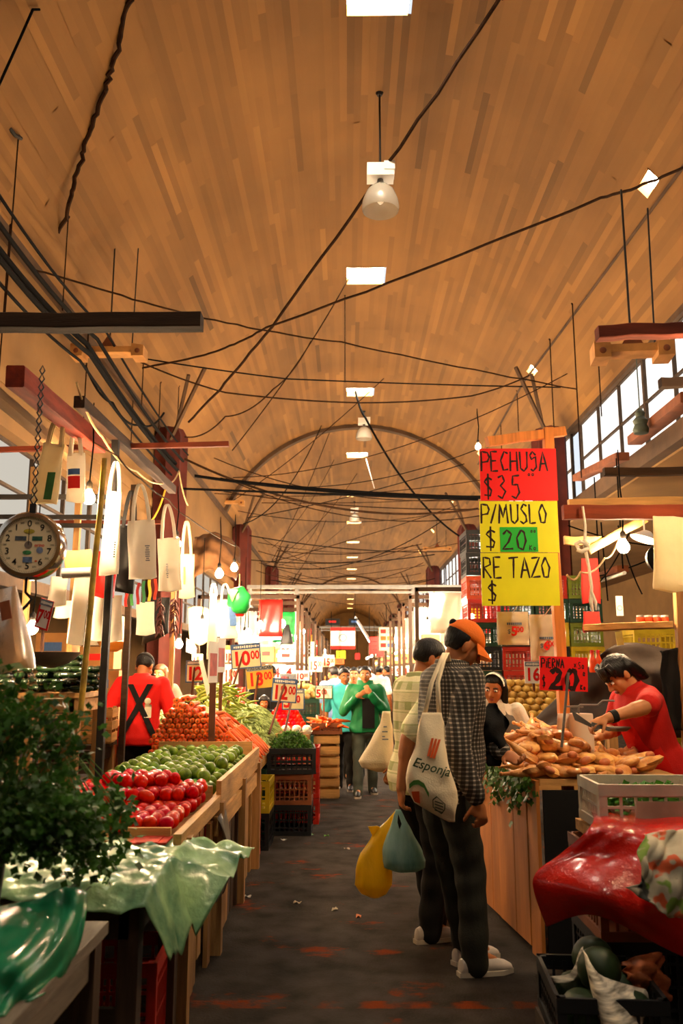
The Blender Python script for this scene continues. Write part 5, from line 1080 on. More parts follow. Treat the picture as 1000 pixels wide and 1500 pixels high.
# ---- parsley in the near left corner
rq = random.Random(77); BK = P(18, 1330, 2.45)
t = thing('parsley_bunch', 'big dark bunch of parsley spilling over in the near left corner', 'herbs', (-1.08, 2.55, .752))
b = MB(); b.loft([ring((0, 0, z), a, a, None, 18, 2) for z, a in ((0, .09), (.24, .11), (.24, .1), (.02, .08))]); b.build('bucket', mat('dark tin bucket', '#231e1a', .5, .2, metal=.4), t)
b = MB(); lf = MB()
for i in range(170):
    a = rq.uniform(0, 6.28); out = rq.uniform(.05, .36); hgt = rq.uniform(.36, .76) - out * .4
    if rq.random() < .2: hgt = rq.uniform(.22, .4); out = rq.uniform(.2, .42); a = rq.uniform(-.9, .9)
    base_ = Vector((rq.uniform(-.05, .05), rq.uniform(-.05, .05), .12)); tip = Vector((math.cos(a) * out, math.sin(a) * out * .7, hgt)); mid = base_.lerp(tip, .6) + Vector((0, 0, .12 if hgt < .4 else .04)); b.tube([base_, mid, tip], [.003, .0025, .002], 5)
    dr = (tip - mid).normalized()
    for k in range(34):
        p = tip + Vector((rq.gauss(0, .032), rq.gauss(0, .032), rq.gauss(0, .032))) - dr * rq.uniform(0, .08); leaf(lf, p, dr + Vector((rq.gauss(0, .8), rq.gauss(0, .8), rq.gauss(-.2, .6))), (rq.gauss(0, .7), rq.gauss(-.4, .7), .8), rq.uniform(.016, .031))
b.build('stalks', STEMM, t, sharp=60); lf.build('leaves', PARS, t, sharp=0)
# sprig that pokes towards the tomatoes
t = thing('parsley_sprig', 'drooping parsley sprig reaching over the tomatoes', 'herbs', (-.98, 2.75, 1.13)); b = MB(); lf = MB()
for i in range(30):
    tip = Vector((rq.uniform(.1, .3), rq.uniform(0, .25), rq.uniform(-.28, .0))); b.tube([(-.05, 0, -.02), tip * .55 + Vector((0, 0, .12)), tip], [.003, .0025, .002], 5)
    for k in range(16): leaf(lf, tip + Vector((rq.gauss(0, .022), rq.gauss(0, .025), rq.gauss(0, .03))), (rq.gauss(.3, .7), rq.gauss(0, .7), rq.gauss(-.5, .5)), (rq.gauss(0, .7), rq.gauss(-.4, .7), .8), rq.uniform(.02, .036))
b.build('stalks', STEMM, t, sharp=60); lf.build('leaves', PARS, t, sharp=0)
# ---- green plastic sheets
GPL = mat('translucent sea green plastic', '#4f9a76', .25, .35, 6, .9, 30, tl=.35, coat=.3, col2='#a8c890'); GPD = mat('deep green plastic bag film', '#2c8a5e', .25, .3, 6, .5, 16, tl=.3, coat=.4)
def wr(x, y, k=1.): return .012 * k * (.5 * math.sin(47 * x - 21 * y) + .5 * math.sin(53 * y + 19 * x) + math.sin(11 * x + 4 * y) + math.sin(7 * y - 5 * x + 1) + .6 * math.sin(23 * x + 9 * y) + .5 * math.sin(31 * y + 4))
g = []
for i in range(91):
    u = i / 90; row = []
    for j in range(67):
        v = j / 66; x = -1.62 + 1.13 * u + .08 * v; y = 3.02 + .93 * v + .05 * math.sin(u * 7); edge = -.67; over = max(0, x - edge)
        z = .755 + .01 + abs(wr(x, y)) + .05 * max(0, math.sin(3 * x + 5 * y)) * v
        if over > 0:
            drop = over * (1.25 if v < .45 else .25); x = edge + over * (.45 if v < .45 else 1.0); z -= drop + .02 * math.sin(y * 20)
        if y < 3.08: z -= (3.08 - y) * .6
        row.append((x, y, z))
    g.append(row)
b = MB(); b.sheet(g, .003); tag(b.build('green_plastic_sheet', GPL, None, sharp=0), 'wide sea green plastic sheet crumpled over the dark table', 'plastic sheet')
# red crates below the table, clear wrap on the counter side
crate('red plastic crate under the dark table, aisle end', (-.95, 3.62, 0), R(3), 'red', .46, .4, .42); crate('red plastic crate under the dark table, wall end', (-1.42, 3.62, 0), R(-2), 'red', .44, .4, .36)
b = MB(); g = [[(XF + .05 + .05 * math.sin(v * 3) + .015 * math.sin(u * 9 + v * 6), 4.75 + .22 * u, .72 - .42 * v + .02 * math.sin(u * 8)) for u in [k / 12 for k in range(13)]] for v in [k / 14 for k in range(15)]]; b.sheet(g, .003); tag(b.build('plastic_wrap', mat('cloudy plastic wrap', '#8f8578', .25, .2, 6, .4, 16, trans=.4), None, sharp=0), 'limp cloudy plastic wrap hanging on the counter boards', 'plastic wrap')
# ================================================================== bags people carry
def slice_bag(name, label, cat, slices, Y, m, n=22, wob=.006, group=None, rz=0):
    """a soft bag given by its outline rows (py, left px, right px, thickness) at the distance Y"""
    c = P((slices[0][1] + slices[0][2]) / 2, slices[0][0], Y); t = thing(name, label, cat, c, (0, 0, rz), group); rq = random.Random(label); ph = rq.uniform(0, 6); S = []
    for i in range(len(slices) - 1):
        for k in range(4):
            u = k / 4; S.append([a * (1 - u) + b_ * u for a, b_ in zip(slices[i], slices[i + 1])])
    S.append(list(slices[-1])); rings = []; prof_ = []
    for py, xl, xr, th in S:
        L_ = P(xl, py, Y) - c; R_ = P(xr, py, Y) - c; cx = (L_.x + R_.x) / 2; hw = max(.003, (R_.x - L_.x) / 2); z = L_.z; r_ = []; prof_.append((z, cx, hw, th))
        for j in range(n):
            a = 2 * math.pi * j / n; ct, st = math.cos(a), math.sin(a); x = hw * math.copysign(abs(ct) ** .8, ct); y = th / 2 * math.copysign(abs(st) ** .8, st); w_ = wob * math.sin(x * 34 + z * 25 + ph) + wob * .6 * math.sin(x * 70 - z * 40)
            r_.append((cx + x + w_ * .5, y + w_ * (1 if st < 0 else -1) * min(1, th / .05), z))
        rings.append(r_)
    b = MB(); b.loft(rings); o = b.build('pouch', m, t, sharp=0)
    def front(x, z):   # y of the near face
        for i in range(len(prof_) - 1):
            if prof_[i][0] >= z >= prof_[i + 1][0]:
                u = (prof_[i][0] - z) / max(1e-6, prof_[i][0] - prof_[i + 1][0]); cx, hw, th = (prof_[i][k] * (1 - u) + prof_[i + 1][k] * u for k in (1, 2, 3)); s = min(1, abs((x - cx) / hw))
                return -th / 2 * max(0, 1 - s ** 2.5) ** .32 - wob * 1.3 - .003
        return -.02
    t2 = dict(root=t, front=front, c=c, pouch=o); return t2
def bag_mark(bg, mb, name, m):
    mb.v = [(x, bg['front'](x, z) + y, z) for x, y, z in mb.v]; return mb.build(name, m, bg['root'], sharp=0)
tb = slice_bag('canvas_tote', 'cream canvas tote printed Esponja slung from the checked man\'s shoulder', 'bag', [(1044, 618, 647, .02), (1060, 615, 650, .05), (1080, 610, 650, .08), (1110, 601, 655, .11), (1140, 594, 664, .13), (1158, 595, 670, .13), (1175, 606, 670, .1), (1190, 630, 668, .06), (1204, 656, 665, .015)], 4.26, CANVAS)
def bp(px, py): q = P(px, py, 4.26) - tb['c']; return q.x, q.z
GREYG = mat('dark green ink', '#3c4a2e', .8, .2); ORP = mat('orange ink', '#d8561c', .8, .15)
b = MB(); x, z = bp(630, 1122); put_text(b, 'Esponja', x, z, .062, .012, 0, .95, .25, R(-16)); bag_mark(tb, b, 'lettering', GREYG)
b = MB()
for (a, d_) in (((632, 1080), (625, 1106)), ((637, 1081), (629, 1108)), ((642, 1082), (633, 1109))):
    (xa, za), (xb, zb) = bp(*a), bp(*d_); k = 8
    vs = [(xa + (xb - xa) * i / k + s * .006, 0, za + (zb - za) * i / k) for i in range(k + 1) for s in (-1, 1)]; b.add(vs, [(2 * i, 2 * i + 1, 2 * i + 3, 2 * i + 2) for i in range(k)])
bag_mark(tb, b, 'orange_strokes', ORP)
b = MB(); pts = [bp(598, 1150), bp(604, 1144), bp(611, 1143), bp(619, 1148), bp(626, 1162)]; vs = [(x, 0, z + s * .011) for x, z in pts for s in (-1, 1)]; b.add(vs, [(2 * i, 2 * i + 1, 2 * i + 3, 2 * i + 2) for i in range(4)]); bag_mark(tb, b, 'green_ribbon', GREENP)
b = MB(); vs = []
for (px, py) in ((601, 1157), (612, 1156), (603, 1166), (613, 1167), (606, 1173), (614, 1175)): x, z = bp(px, py); vs.append((x, 0, z))
b.add(vs, [(0, 1, 3, 2), (2, 3, 5, 4)]); bag_mark(tb, b, 'orange_blot', ORP)
b = MB(); hexa = [bp(631, 1168), bp(637, 1163), bp(650, 1175), bp(650, 1184), bp(645, 1191), bp(632, 1180)]; k = len(hexa)
cx_ = sum(p[0] for p in hexa) / k; cz_ = sum(p[1] for p in hexa) / k; vs = [(x, 0, z) for x, z in hexa] + [(cx_ + (x - cx_) * .86, 0, cz_ + (z - cz_) * .86) for x, z in hexa]; b.add(vs, [(i, (i + 1) % k, k + (i + 1) % k, k + i) for i in range(k)])
for i in range(4): x, z = cx_, cz_ + .022 - .014 * i; b.add([(x - .02, 0, z), (x + .02, 0, z - .014), (x + .02, 0, z - .019), (x - .02, 0, z - .005)], [(0, 1, 2, 3)])
bag_mark(tb, b, 'hexagon_stamp', GREYG)
for s, (pa, pb, pc) in enumerate((((622, 1046), (632, 1000), (646, 962)), ((643, 1046), (641, 1000), (650, 962)))):
    q = [P(pa[0], pa[1], 4.27) - tb['c'], P(pb[0], pb[1], 4.30) - tb['c'], P(pc[0], pc[1] + 4, 4.36) - tb['c'], P(pc[0] + 5, pc[1] - 6, 4.45) - tb['c'], P(pc[0] + 8, pc[1] + 8, 4.62) - tb['c'], P(pc[0] + 6, pc[1] + 60, 4.7) - tb['c']]; g = [[p + Vector((d_, 0, 0)) for d_ in (-.011, .011)] for p in q]; b = MB(); b.sheet(g, .004); b.build('strap', CANVAS, tb['root'], sharp=0)
YB = mat('thin yellow plastic', '#dcb81e', .3, .2, 6, 1., 26, tl=.5, coat=.1, stretch=(1.6, 1.6, .25)); TB = mat('thin teal plastic', '#6a9a92', .3, .25, 6, 1., 26, tl=.45, coat=.1, col2='#9ab3aa', stretch=(1.6, 1.6, .25))
yb = slice_bag('plastic_bag', 'yellow plastic carrier bag bulging with tan fruit', 'bag', [(1188, 578, 583, .01), (1203, 566, 580, .03), (1222, 545, 577, .07), (1250, 528, 576, .12), (1275, 521, 574, .16), (1295, 518, 573, .17), (1308, 528, 566, .13), (1314, 540, 556, .05)], 4.9, YB)
b = MB(); b.poly([P(539, 1211, 4.88) - yb['c'], P(552, 1210, 4.88) - yb['c'], P(560, 1213, 4.9) - yb['c'], P(546, 1226, 4.88) - yb['c']], .006, (0, 1, 0)); b.build('handle_ear', YB, yb['root'])
tl = slice_bag('plastic_bag', 'teal plastic carrier bag held beside the yellow one', 'bag', [(1186, 580, 586, .01), (1200, 576, 594, .03), (1222, 566, 606, .09), (1245, 560, 619, .14), (1260, 559, 624, .16), (1270, 562, 622, .14), (1276, 575, 612, .06)], 4.83, TB)
b = MB(); b.poly([P(583, 1192, 4.77) - tl['c'], P(588, 1207, 4.76) - tl['c'], P(585, 1215, 4.76) - tl['c'], P(582, 1205, 4.77) - tl['c']], .006, (0, 1, 0)); b.build('handle_slit', BLACKCL, tl['root'])
cb = slice_bag('cloth_sack', 'cream cloth bag swinging at the striped man\'s far side', 'bag', [(1042, 560, 572, .03), (1060, 556, 574, .06), (1080, 545, 575, .1), (1100, 533, 575, .14), (1115, 526, 575, .16), (1124, 530, 576, .13), (1130, 552, 578, .06)], 5.6, CANVAS)
b = MB()
for i, (py, a, d_) in enumerate(((1063, 561, 566), (1070, 559, 567), (1077, 559, 563), (1081, 559, 568))): x0 = P(a, py, 5.6) - cb['c']; x1 = P(d_, py, 5.6) - cb['c']; b.add([(x0.x, 0, x0.z), (x1.x, 0, x1.z), (x1.x, 0, x1.z - .008), (x0.x, 0, x0.z - .008)], [(0, 1, 2, 3)])
bag_mark(cb, b, 'print', GREYH)
bj = slice_bag('folded_jacket', 'black jacket draped over the checked man\'s forearm', 'jacket', [(1030, 714, 724, .04), (1042, 708, 734, .07), (1060, 706, 742, .09), (1078, 702, 738, .08), (1092, 706, 744, .08), (1106, 708, 732, .06), (1122, 716, 728, .03)], 4.78, BLACKCL, wob=.02)

# ================================================================== right: chicken stall
CHP = mat('orange stained plywood', '#a8662c', .6, .25, 4, .15, 30, stretch=(3, 3, .35)); BLKB = mat('black backing board', '#0e0c0b', .7, .2)
A_, B_ = Vector((1.02, 4.76, 0)), Vector((.88, 5.9, 0)); t = thing('chicken_counter', 'orange plywood chicken counter facing the aisle', 'counter', (0, 0, 0))
dv = (B_ - A_); L_ = dv.length; dn = dv.normalized(); y = 0.; rr = random.Random(8); k = 0
while y < L_ - .02:
    w = min(rr.choice((.16, .24, .3)), L_ - y); b = MB(); p = A_ + dn * (y + w / 2) + Vector((rr.uniform(-.008, .008), 0, 0)); b.box((p.x, p.y, .46 + (0 if k == 0 else .02)), (.02, w - .005, .9 if k == 0 else .87), (0, 0, math.atan2(-dn.x, dn.y))); b.build('front_board', CHP, t); y += w; k += 1
b = MB(); b.poly([(1.04, 4.8, .88), (1.85, 4.8, .88), (1.85, 5.9, .88), (.9, 5.9, .88)], .035, (0, 0, 1)); b.build('worktop', WOODX, t)
b = MB(); b.box((1.45, 4.79, .43), (.8, .02, .86)); b.build('end_board', BLKB, t)
for x, y in ((1.8, 4.85), (1.8, 5.85)): b = MB(); b.box((x, y, .44), (.06, .06, .88)); b.build('leg', WOODZ, t)
# chicken pieces
SKN = mat('raw chicken skin', '#e08a44', .3, .2, 14, .5, 60, rnd=.16, coat=.35, col2='#ecb46a'); FLS = mat('raw chicken flesh', '#d07a4c', .35, .25, 16, .2, 50)
chk = []
for s in range(5):
    rq = random.Random(s + 40); b = MB(); f = lambda v, q=s: 1 + .1 * math.sin(4 * v.x + q) * math.sin(5 * v.y + 2 * q) + .06 * math.sin(9 * v.z + q)
    b.ell((0, 0, 0), (.05, .072, .03), (0, 0, .3), 16, 10, f); b.cone((.015, .05, 0), .03, (.03 + .012 * s, .12, .01), .014, 12, 3); b.cone((.03 + .012 * s, .12, .01), .012, (.036 + .014 * s, .165, .012), .009, 10, 3); b.ell((.037 + .014 * s, .175, .013), (.014, .013, .012), None, 10, 6)
    if s % 2: b.ell((-.035, -.04, .01), (.04, .05, .022), (0, .2, .5), 12, 8, f)
    b.cur = 1; b.ell((-.02, -.055, .004), (.035, .025, .02), None, 10, 6); chk.append(b.mesh('chicken_piece', [SKN, FLS], 60))
n_ = 0
def ck(x, y, z, tail=False):
    tag(link('chicken_piece', rg5.choice(chk), None, (x, y, z), (rg5.uniform(-.5, .5), rg5.uniform(-.5, .5), R(60) + rg5.uniform(-1.3, 1.3))), 'raw yellow skinned chicken leg piled on the counter in front of the seller', 'chicken', 'chicken legs on the counter')
for l, (nx, ny, x0, x1, y0, y1) in enumerate(((6, 8, 1.0, 1.62, 4.86, 5.8), (5, 7, 1.02, 1.52, 4.95, 5.72), (4, 6, 1.05, 1.42, 5.02, 5.66), (3, 4, 1.1, 1.32, 5.12, 5.5))):
    for i in range(nx):
        for j in range(ny):
            x = x0 + (x1 - x0) * (i + .5 * (j % 2)) / nx + rg5.uniform(-.012, .012); y = y0 + (y1 - y0) * j / (ny - 1) + rg5.uniform(-.012, .012); ck(max(x, 1.04 - (y - 4.76) * .13), y, .95 + l * .058)
for i in range(14): ck(rg5.uniform(1.5, 1.72), 4.9 + i * .04, .955 + rg5.uniform(0, .05))
b = MB(); rq = random.Random(3)
for i in range(420):
    y = rq.uniform(4.78, 5.9); p = Vector((1.0 - (y - 4.76) * .124 - rq.uniform(0, .04), y, .935 - abs(rq.gauss(0, .09)) * (.5 + .8 * abs(math.sin(y * 9))))); leaf(b, p, (rq.gauss(-.3, .5), rq.gauss(0, .6), rq.gauss(-.8, .5)), (-1, rq.gauss(-.5, .5), .5), rq.uniform(.025, .05))
tag(b.build('herb_garnish', HERB, None, sharp=0), 'fringe of dark herbs hanging from the counter edge under the chicken', 'herbs', None, 'stuff')
# signs in marker pen
SRED = mat('fluorescent red card', '#e8100c', .55, .06, 5); SYEL = mat('fluorescent yellow card', '#e3da10', .55, .06, 5); SGRN = mat('green card patch', '#1fae2e', .55, .05, 5); MARK = mat('marker ink', '#2a0d08', .6, .1)
def board(label, px0, px1, py0, py1, Y, m, rz=0, name='marker_sign', roll=0):
    c = P((px0 + px1) / 2, (py0 + py1) / 2, Y); w = P(px1, py0, Y).x - P(px0, py0, Y).x; h = P(px0, py0, Y).z - P(px0, py1, Y).z; t = thing(name, label, 'sign', c, (0, roll, rz)); b = MB(); b.box((0, 0, 0), (w, .006, h)); b.build('card', m, t); return t, w, h
t, w, h = board('red card sign lettered PECHUGA $35', 703, 815, 657, 733, 5.2, SRED); b = MB(); x = strokes(b, 'PECHUgA', -w * .48, h * .06, h * .38, w * .14, .011, gap=.12); strokes(b, '$35', -w * .46, -h * .46, h * .44, w * .17, .011, gap=.5); strokes(b, 'oo', w * .12, -.01, h * .08, w * .05, .006); b.build('lettering', MARK, t)
t, w, h = board('yellow card sign lettered P/MUSLO with green price patch', 703, 817, 734, 809, 5.2, SYEL); b = MB(); strokes(b, 'P/MUSLO', -w * .48, h * .06, h * .38, w * .135, .011, gap=.08); strokes(b, '$', -w * .44, -h * .45, h * .42, w * .2, .011); b.build('lettering', MARK, t)
b = MB(); b.box((w * -.01, -.004, -h * .25), (w * .48, .004, h * .48)); g_ = b.build('green_patch', SGRN, t); b = MB(); strokes(b, '20', -w * .22, -h * .45, h * .38, w * .19, .012, -.008, gap=.15); strokes(b, 'oo', w * .14, -h * .12, h * .08, w * .04, .005, -.008); strokes(b, 'Ko', w * .12, -h * .46, h * .1, w * .05, .005, -.008); b.build('lettering', MARK, g_)
t, w, h = board('yellow card sign lettered RETAZO with the price left blank', 705, 818, 810, 887, 5.2, SYEL); b = MB(); strokes(b, 'RE TAZO', -w * .47, h * .02, h * .4, w * .15, .011, gap=.1); strokes(b, '$', -w * .43, -h * .45, h * .4, w * .18, .011); b.build('lettering', MARK, t)
t, w, h = board('small red card sign lettered PIERNA 20 on a thin rod', 790, 860, 962, 1012, 5.0, SRED, roll=R(2)); b = MB(); strokes(b, 'PiERNA', -w * .46, h * .16, h * .28, w * .09, .007, gap=.3); strokes(b, 'x', w * .22, h * .2, h * .2, w * .09, .005); strokes(b, 'So', w * .3, h * .16, h * .2, w * .08, .005); strokes(b, '$', -w * .45, -h * .42, h * .35, w * .1, .006); b.build('lettering', MARK, t)
b = MB(); strokes(b, '20', -w * .28, -h * .44, h * .58, w * .36, .026, gap=.1); strokes(b, 'o', w * .4, -h * .05, h * .2, w * .07, .006); strokes(b, 'Ko', w * .35, -h * .45, h * .15, w * .06, .006); b.build('figure', MARK, t)
b = MB(); a = P(832, 985, 4.97) - P(825, 987, 5.0); d_ = P(826, 1095, 4.95) - P(825, 987, 5.0); b.tube([a, d_], .008, 8); b.build('rod', STEEL, t)
# timber frame of the stall
a = P(826, 990, 5.32); ztop = P(820, 628, 5.32).z; timber('orange pine post carrying the three card signs', (a.x, 5.32, 0), (a.x - .035, 5.32, ztop), .062, .07, ORANGEW, 'stall_post', 'post', (0, 1, 0))
timber('pine plank jutting from the post top above the PECHUGA sign', P(713, 647, 5.2), P(826, 632, 5.36), .05, .06, ORANGEW)
timber('red and orange timber across the chicken stall', P(824, 751, 5.35), P(1040, 749, 5.35), .06, .09, REDW)
timber('pale rafter behind the red timber', P(832, 738, 6.0), P(1040, 733, 6.0), .05, .06, WOODX); timber('pale diagonal strut under the rafter', P(862, 806, 6.1), P(945, 760, 6.05), .04, .06, WOODX); timber('pale short tie level with the lamp shade', P(826, 792, 6.1), P(880, 792, 6.1), .04, .06, WOODX)
timber('dark crossbar in front of the high windows', P(884, 692, 6.3), P(1040, 690, 6.3), .06, .06, OLDW); timber('red timber arm jutting in from the right under the vault', P(874, 488, 4.05), P(1040, 482, 4.05), .07, .065, REDW); timber('dark stub of timber at the right edge', P(966, 561, 4.8), P(1050, 560, 4.8), .06, .055, OLDW)
timber('pine upright at the right edge of the shelf', Vector((P(990, 900, 6.0).x, 6.0, 0)), P(986, 750, 6.0), .06, .06, WOODZ, 'stall_upright', 'post', (0, 1, 0))
timber('brown fluorescent batten below the sill beam', P(846, 700, 12.5), P(912, 668, 10.), .16, .1, FIXD, 'batten_light', 'light fixture'); timber('nearer brown batten under the windows', P(930, 645, 9.), P(1010, 582, 7.2), .16, .1, FIXD, 'batten_light', 'light fixture')
a = P(938, 622, 8.2); b = MB(); b.lathe([(.02, .16), (.05, .12), (.04, .08), (.075, .04), (.06, 0), (.08, -.05), (.07, -.09), (.0, -.1)], 14, tuple(a)); b.tube([a + Vector((0, 0, .15)), a + Vector((0, 0, .75))], .006, 6); tag(b.build('bell_lamp', mat('verdigris metal', '#4a5248', .6, .3, metal=.4)), 'small dark bell lamp hanging before the high windows', 'lamp')
# shelf with jars
a, d_ = P(856, 921, 6.2), P(985, 915, 6.0); timber('pine shelf board carrying the row of jars', a, d_, .22, .045, WOODX, 'shelf_board', 'shelf'); JAR = mat('orange red preserve', '#c8421a', .25, .2, 9, coat=.5)
for i in range(4):
    p = P(938 + 12 * i, 916, 6.02); t = thing('jar', 'squat jar of orange preserve on the pine shelf, %s from the upright' % ['fourth', 'third', 'second', 'first'][i], 'jar', (p.x, p.y, p.z + .0), group='jars on the pine shelf'); b = MB(); b.lathe([(.024, 0), (.028, .006), (.028, .05), (.022, .058)], 16); b.build('glass', JAR, t); b = MB(); b.lathe([(.025, .058), (.025, .07), (.0, .071)], 16); b.build('lid', WHITEP, t)
for i in range(2):
    p = P(868 + 9 * i, 985, 5.9); t = thing('bottle', 'small bottle of orange sauce beside the PIERNA sign, %s one' % ['nearer the sign', 'farther from the sign'][i], 'bottle', p, group='sauce bottles'); b = MB(); b.lathe([(.02, 0), (.024, .01), (.024, .08), (.012, .11), (.011, .13)], 14); b.build('glass', JAR, t); b = MB(); b.lathe([(.013, .13), (.013, .15), (.0, .151)], 12); b.build('cap', mat('red cap', '#b8200e', .4), t)
# hanging things on the chicken stall
bag('pale cloth sack tied to the red timber at the right edge', 956, 1012, 757, 866, 5.2, CREAMB, None, R(3), thick=.12, taper=.95)
ROPE = mat('white rope', '#d8ccb8', .8, .15, 20)
b = MB(); b.tube([P(853, 742, 5.28), P(857, 770, 5.27), P(856, 800, 5.27), P(862, 830, 5.27), P(866, 860, 5.27), P(865, 880, 5.27), P(868, 896, 5.27)], [.008, .008, .012, .01, .01, .014, .006], 8); b.tube([P(866, 866, 5.26), P(872, 882, 5.26), P(873, 894, 5.26)], [.008, .01, .005], 8); b.tube([P(847, 803, 5.26), P(843, 797, 5.26), P(850, 793, 5.25), P(860, 797, 5.25), P(862, 803, 5.25), P(852, 808, 5.25), P(845, 805, 5.26)], .014, 8); tag(b.build('knotted_rope', ROPE), 'white rope hanging in a knot from the red timber', 'rope')
cable('pale cord looping from the post to the bulb', [P(830, 842, 5.4), P(850, 838, 5.5), P(885, 818, 5.8), P(905, 790, 6)], .007, TANC, .04)
b = MB(); c = P(960, 822, 5.9); b.lathe([(.001, .0), (.09, .005), (.1, .035), (.094, .035), (.084, .012), (.001, .01)], 28, tuple(c), (R(80), 0, R(20))); b.tube([c + Vector((.0, 0, .09)), c + Vector((0, 0, .3))], .006, 6); tag(b.build('black_pan', mat('black iron pan', '#15130f', .45, .2)), 'black frying pan hanging behind the pale sack', 'pan')
b = MB(); c = P(944, 790, 5.95); b.lathe([(.03, .06), (.1, .0), (.098, -.003), (.026, .054)], 24, tuple(c), (0, R(20), 0)); b.tube([c + Vector((0, 0, .05)), c + Vector((0, 0, .18))], .006, 6); tag(b.build('tin_lamp_shade', WHITEP), 'white tin lamp shade beside the bulb of the chicken stall', 'lamp shade')
t = bag('dark red cloth hanging behind the knotted rope', 849, 876, 818, 884, 6.6, cloth('dark red cloth', '#8e150e'), None, 0, thick=.06)
bag('red cloth folded below the dark red one', 852, 879, 896, 925, 6.5, cloth('red folded cloth', '#a81a12'), None, 0, thick=.06)
# posters
for (lab, x0, x1, y0, y1, mn) in (('translucent plastic bag printed 5.00 below the RETAZO sign', 728, 774, 896, 945, '5'), ('taller translucent bag printed 6.00 beside the post', 776, 820, 900, 968, '6')):
    c = P((x0 + x1) / 2, (y0 + y1) / 2, 5.75); w = P(x1, y0, 5.75).x - P(x0, y0, 5.75).x; h = P(x0, y0, 5.75).z - P(x0, y1, 5.75).z; t = thing('sample_bag', lab, 'bag', c)
    b = MB(); b.sheet([[(w * (u - .5), .006 * math.sin(u * 9 + v * 5) + .004 * math.sin(v * 17), h * (.5 - v)) for u in [k / 10 for k in range(11)]] for v in [k / 12 for k in range(13)]], .004); b.build('film', mat('milky plastic film', '#cfc0ac', .35, .12, 7, .3, 16), t, sharp=0)
    b = MB(); dz = -.1 * h if mn == '5' else -.18 * h; put_text(b, mn, w * .02, dz, .085, .03, -.02); put_text(b, '00', w * .2, dz + .012, .05, .03, -.02); b.build('price_lettering', REDP, t)
    b = MB()
    for i in range(8): b.box((-w * .18 + i * w * .06, -.018, dz + .052), (w * .045, .002, .016))
    put_text(b, '$', -w * .14, dz, .04, .01, -.02); b.build('heading', BLUEH, t)
    b = MB(); b.tube([(0, 0, h / 2 - .01), (.02, -.2, h / 2 + .06), (.02 , -.42, h / 2 + .1)], .003, 5); b.build('string', TANC, t)
price('white sign reading 16 standing in the potatoes', 768, 791, 969, 1001, 8.1, '16', '', card=WCARD, head=GREYH, border=None, stake=(782, 1012, 8.2))
# potatoes
POT = mat('pale yellow potato skin', '#c8a04e', .5, .2, 10, .15, 40, rnd=.12); pts_ = [fruit_mesh('potato', (.042, .036, .034), POT, i + 30, 12, 8, .05) for i in range(4)]
table('plank table behind the girl that carries the potatoes', 1.36, 2.35, 8.05, 8.75, 1.05, m=WOODX, along='x')
for l in range(6):
    for i in range(9):
        for j in range(2 if l < 5 else 4):
            x = 1.46 + i * .088 + (l % 2) * .04; y = 8.12 + l * .07 + j * .075
            if y < 8.72: tag(link('potato', rg5.choice(pts_), None, (x + rg5.uniform(-.008, .008), y, 1.09 + l * .055), [rg5.uniform(-.4, .4) for _ in range(3)]), 'pale yellow potato in the tidy bank behind the girl', 'potato', 'potatoes banked behind the girl')
b = MB(); b.poly([(1.42, 8.2, 1.05), (1.42, 8.72, 1.05), (1.42, 8.72, 1.34)], .86, (1, 0, 0)); tag(b.build('display_ramp', WOODX), 'sloped board under the potatoes', 'ramp')
# dark tarp behind the counter
TARP = mat('dark grey tarpaulin', '#3a3029', .6, .3, 5, .3, 20)
def quad_sheet(name, label, cat, rows, m, th=.006, nu=18, nv=18, wob=.01, kind=None):
    """rows of (px,py,Y) control points, interpolated into a wrinkled cloth"""
    Rw = [[P(*p) for p in r_] for r_ in rows]; g = []; ph = random.Random(label).uniform(0, 6)
    def cr(a, b, c_, d, t): return .5 * ((2 * b) + (c_ - a) * t + (2 * a - 5 * b + 4 * c_ - d) * t * t + (3 * b - a - 3 * c_ + d) * t ** 3)
    def interp(L, t):
        k = len(L) - 1; f = min(t * k, k - 1e-6); i = int(f); u = f - i; return cr(L[max(i - 1, 0)], L[i], L[i + 1], L[min(i + 2, k)], u)
    for j in range(nv + 1):
        row = []
        for i in range(nu + 1):
            p = interp([interp(r_, i / nu) for r_ in Rw], j / nv); u, v = i / nu, j / nv; w_ = wob * (math.sin(9 * u + 6 * v + ph) + math.sin(17 * v - 8 * u) + .6 * math.sin(25 * u + 11 * v))
            row.append(p + Vector((.3 * w_, -w_, .4 * w_)))
        g.append(row)
    b = MB(); b.sheet(g, th); return tag(b.build(name, m, None, sharp=0), label, cat)
quad_sheet('tarpaulin', 'dark grey tarpaulin slanting behind the chicken seller', 'tarpaulin', [((770, 1066, 6.3), (830, 1010, 6.3), (900, 945, 6.35), (985, 950, 6.4)), ((790, 1072, 6.2), (850, 1040, 6.2), (920, 1000, 6.25), (1000, 990, 6.3)), ((800, 1075, 6.1), (860, 1072, 6.1), (930, 1080, 6.1), (1010, 1080, 6.1))], TARP)
quad_sheet('black_cloth', 'black cloth hanging at the right edge behind the seller', 'cloth', [((965, 955, 6.0), (985, 950, 6.0), (1015, 950, 6.0)), ((970, 1010, 6.0), (990, 1010, 6.0), (1015, 1010, 6.0)), ((985, 1070, 6.0), (1000, 1070, 6.0), (1015, 1070, 6.0))], BLACKCL)
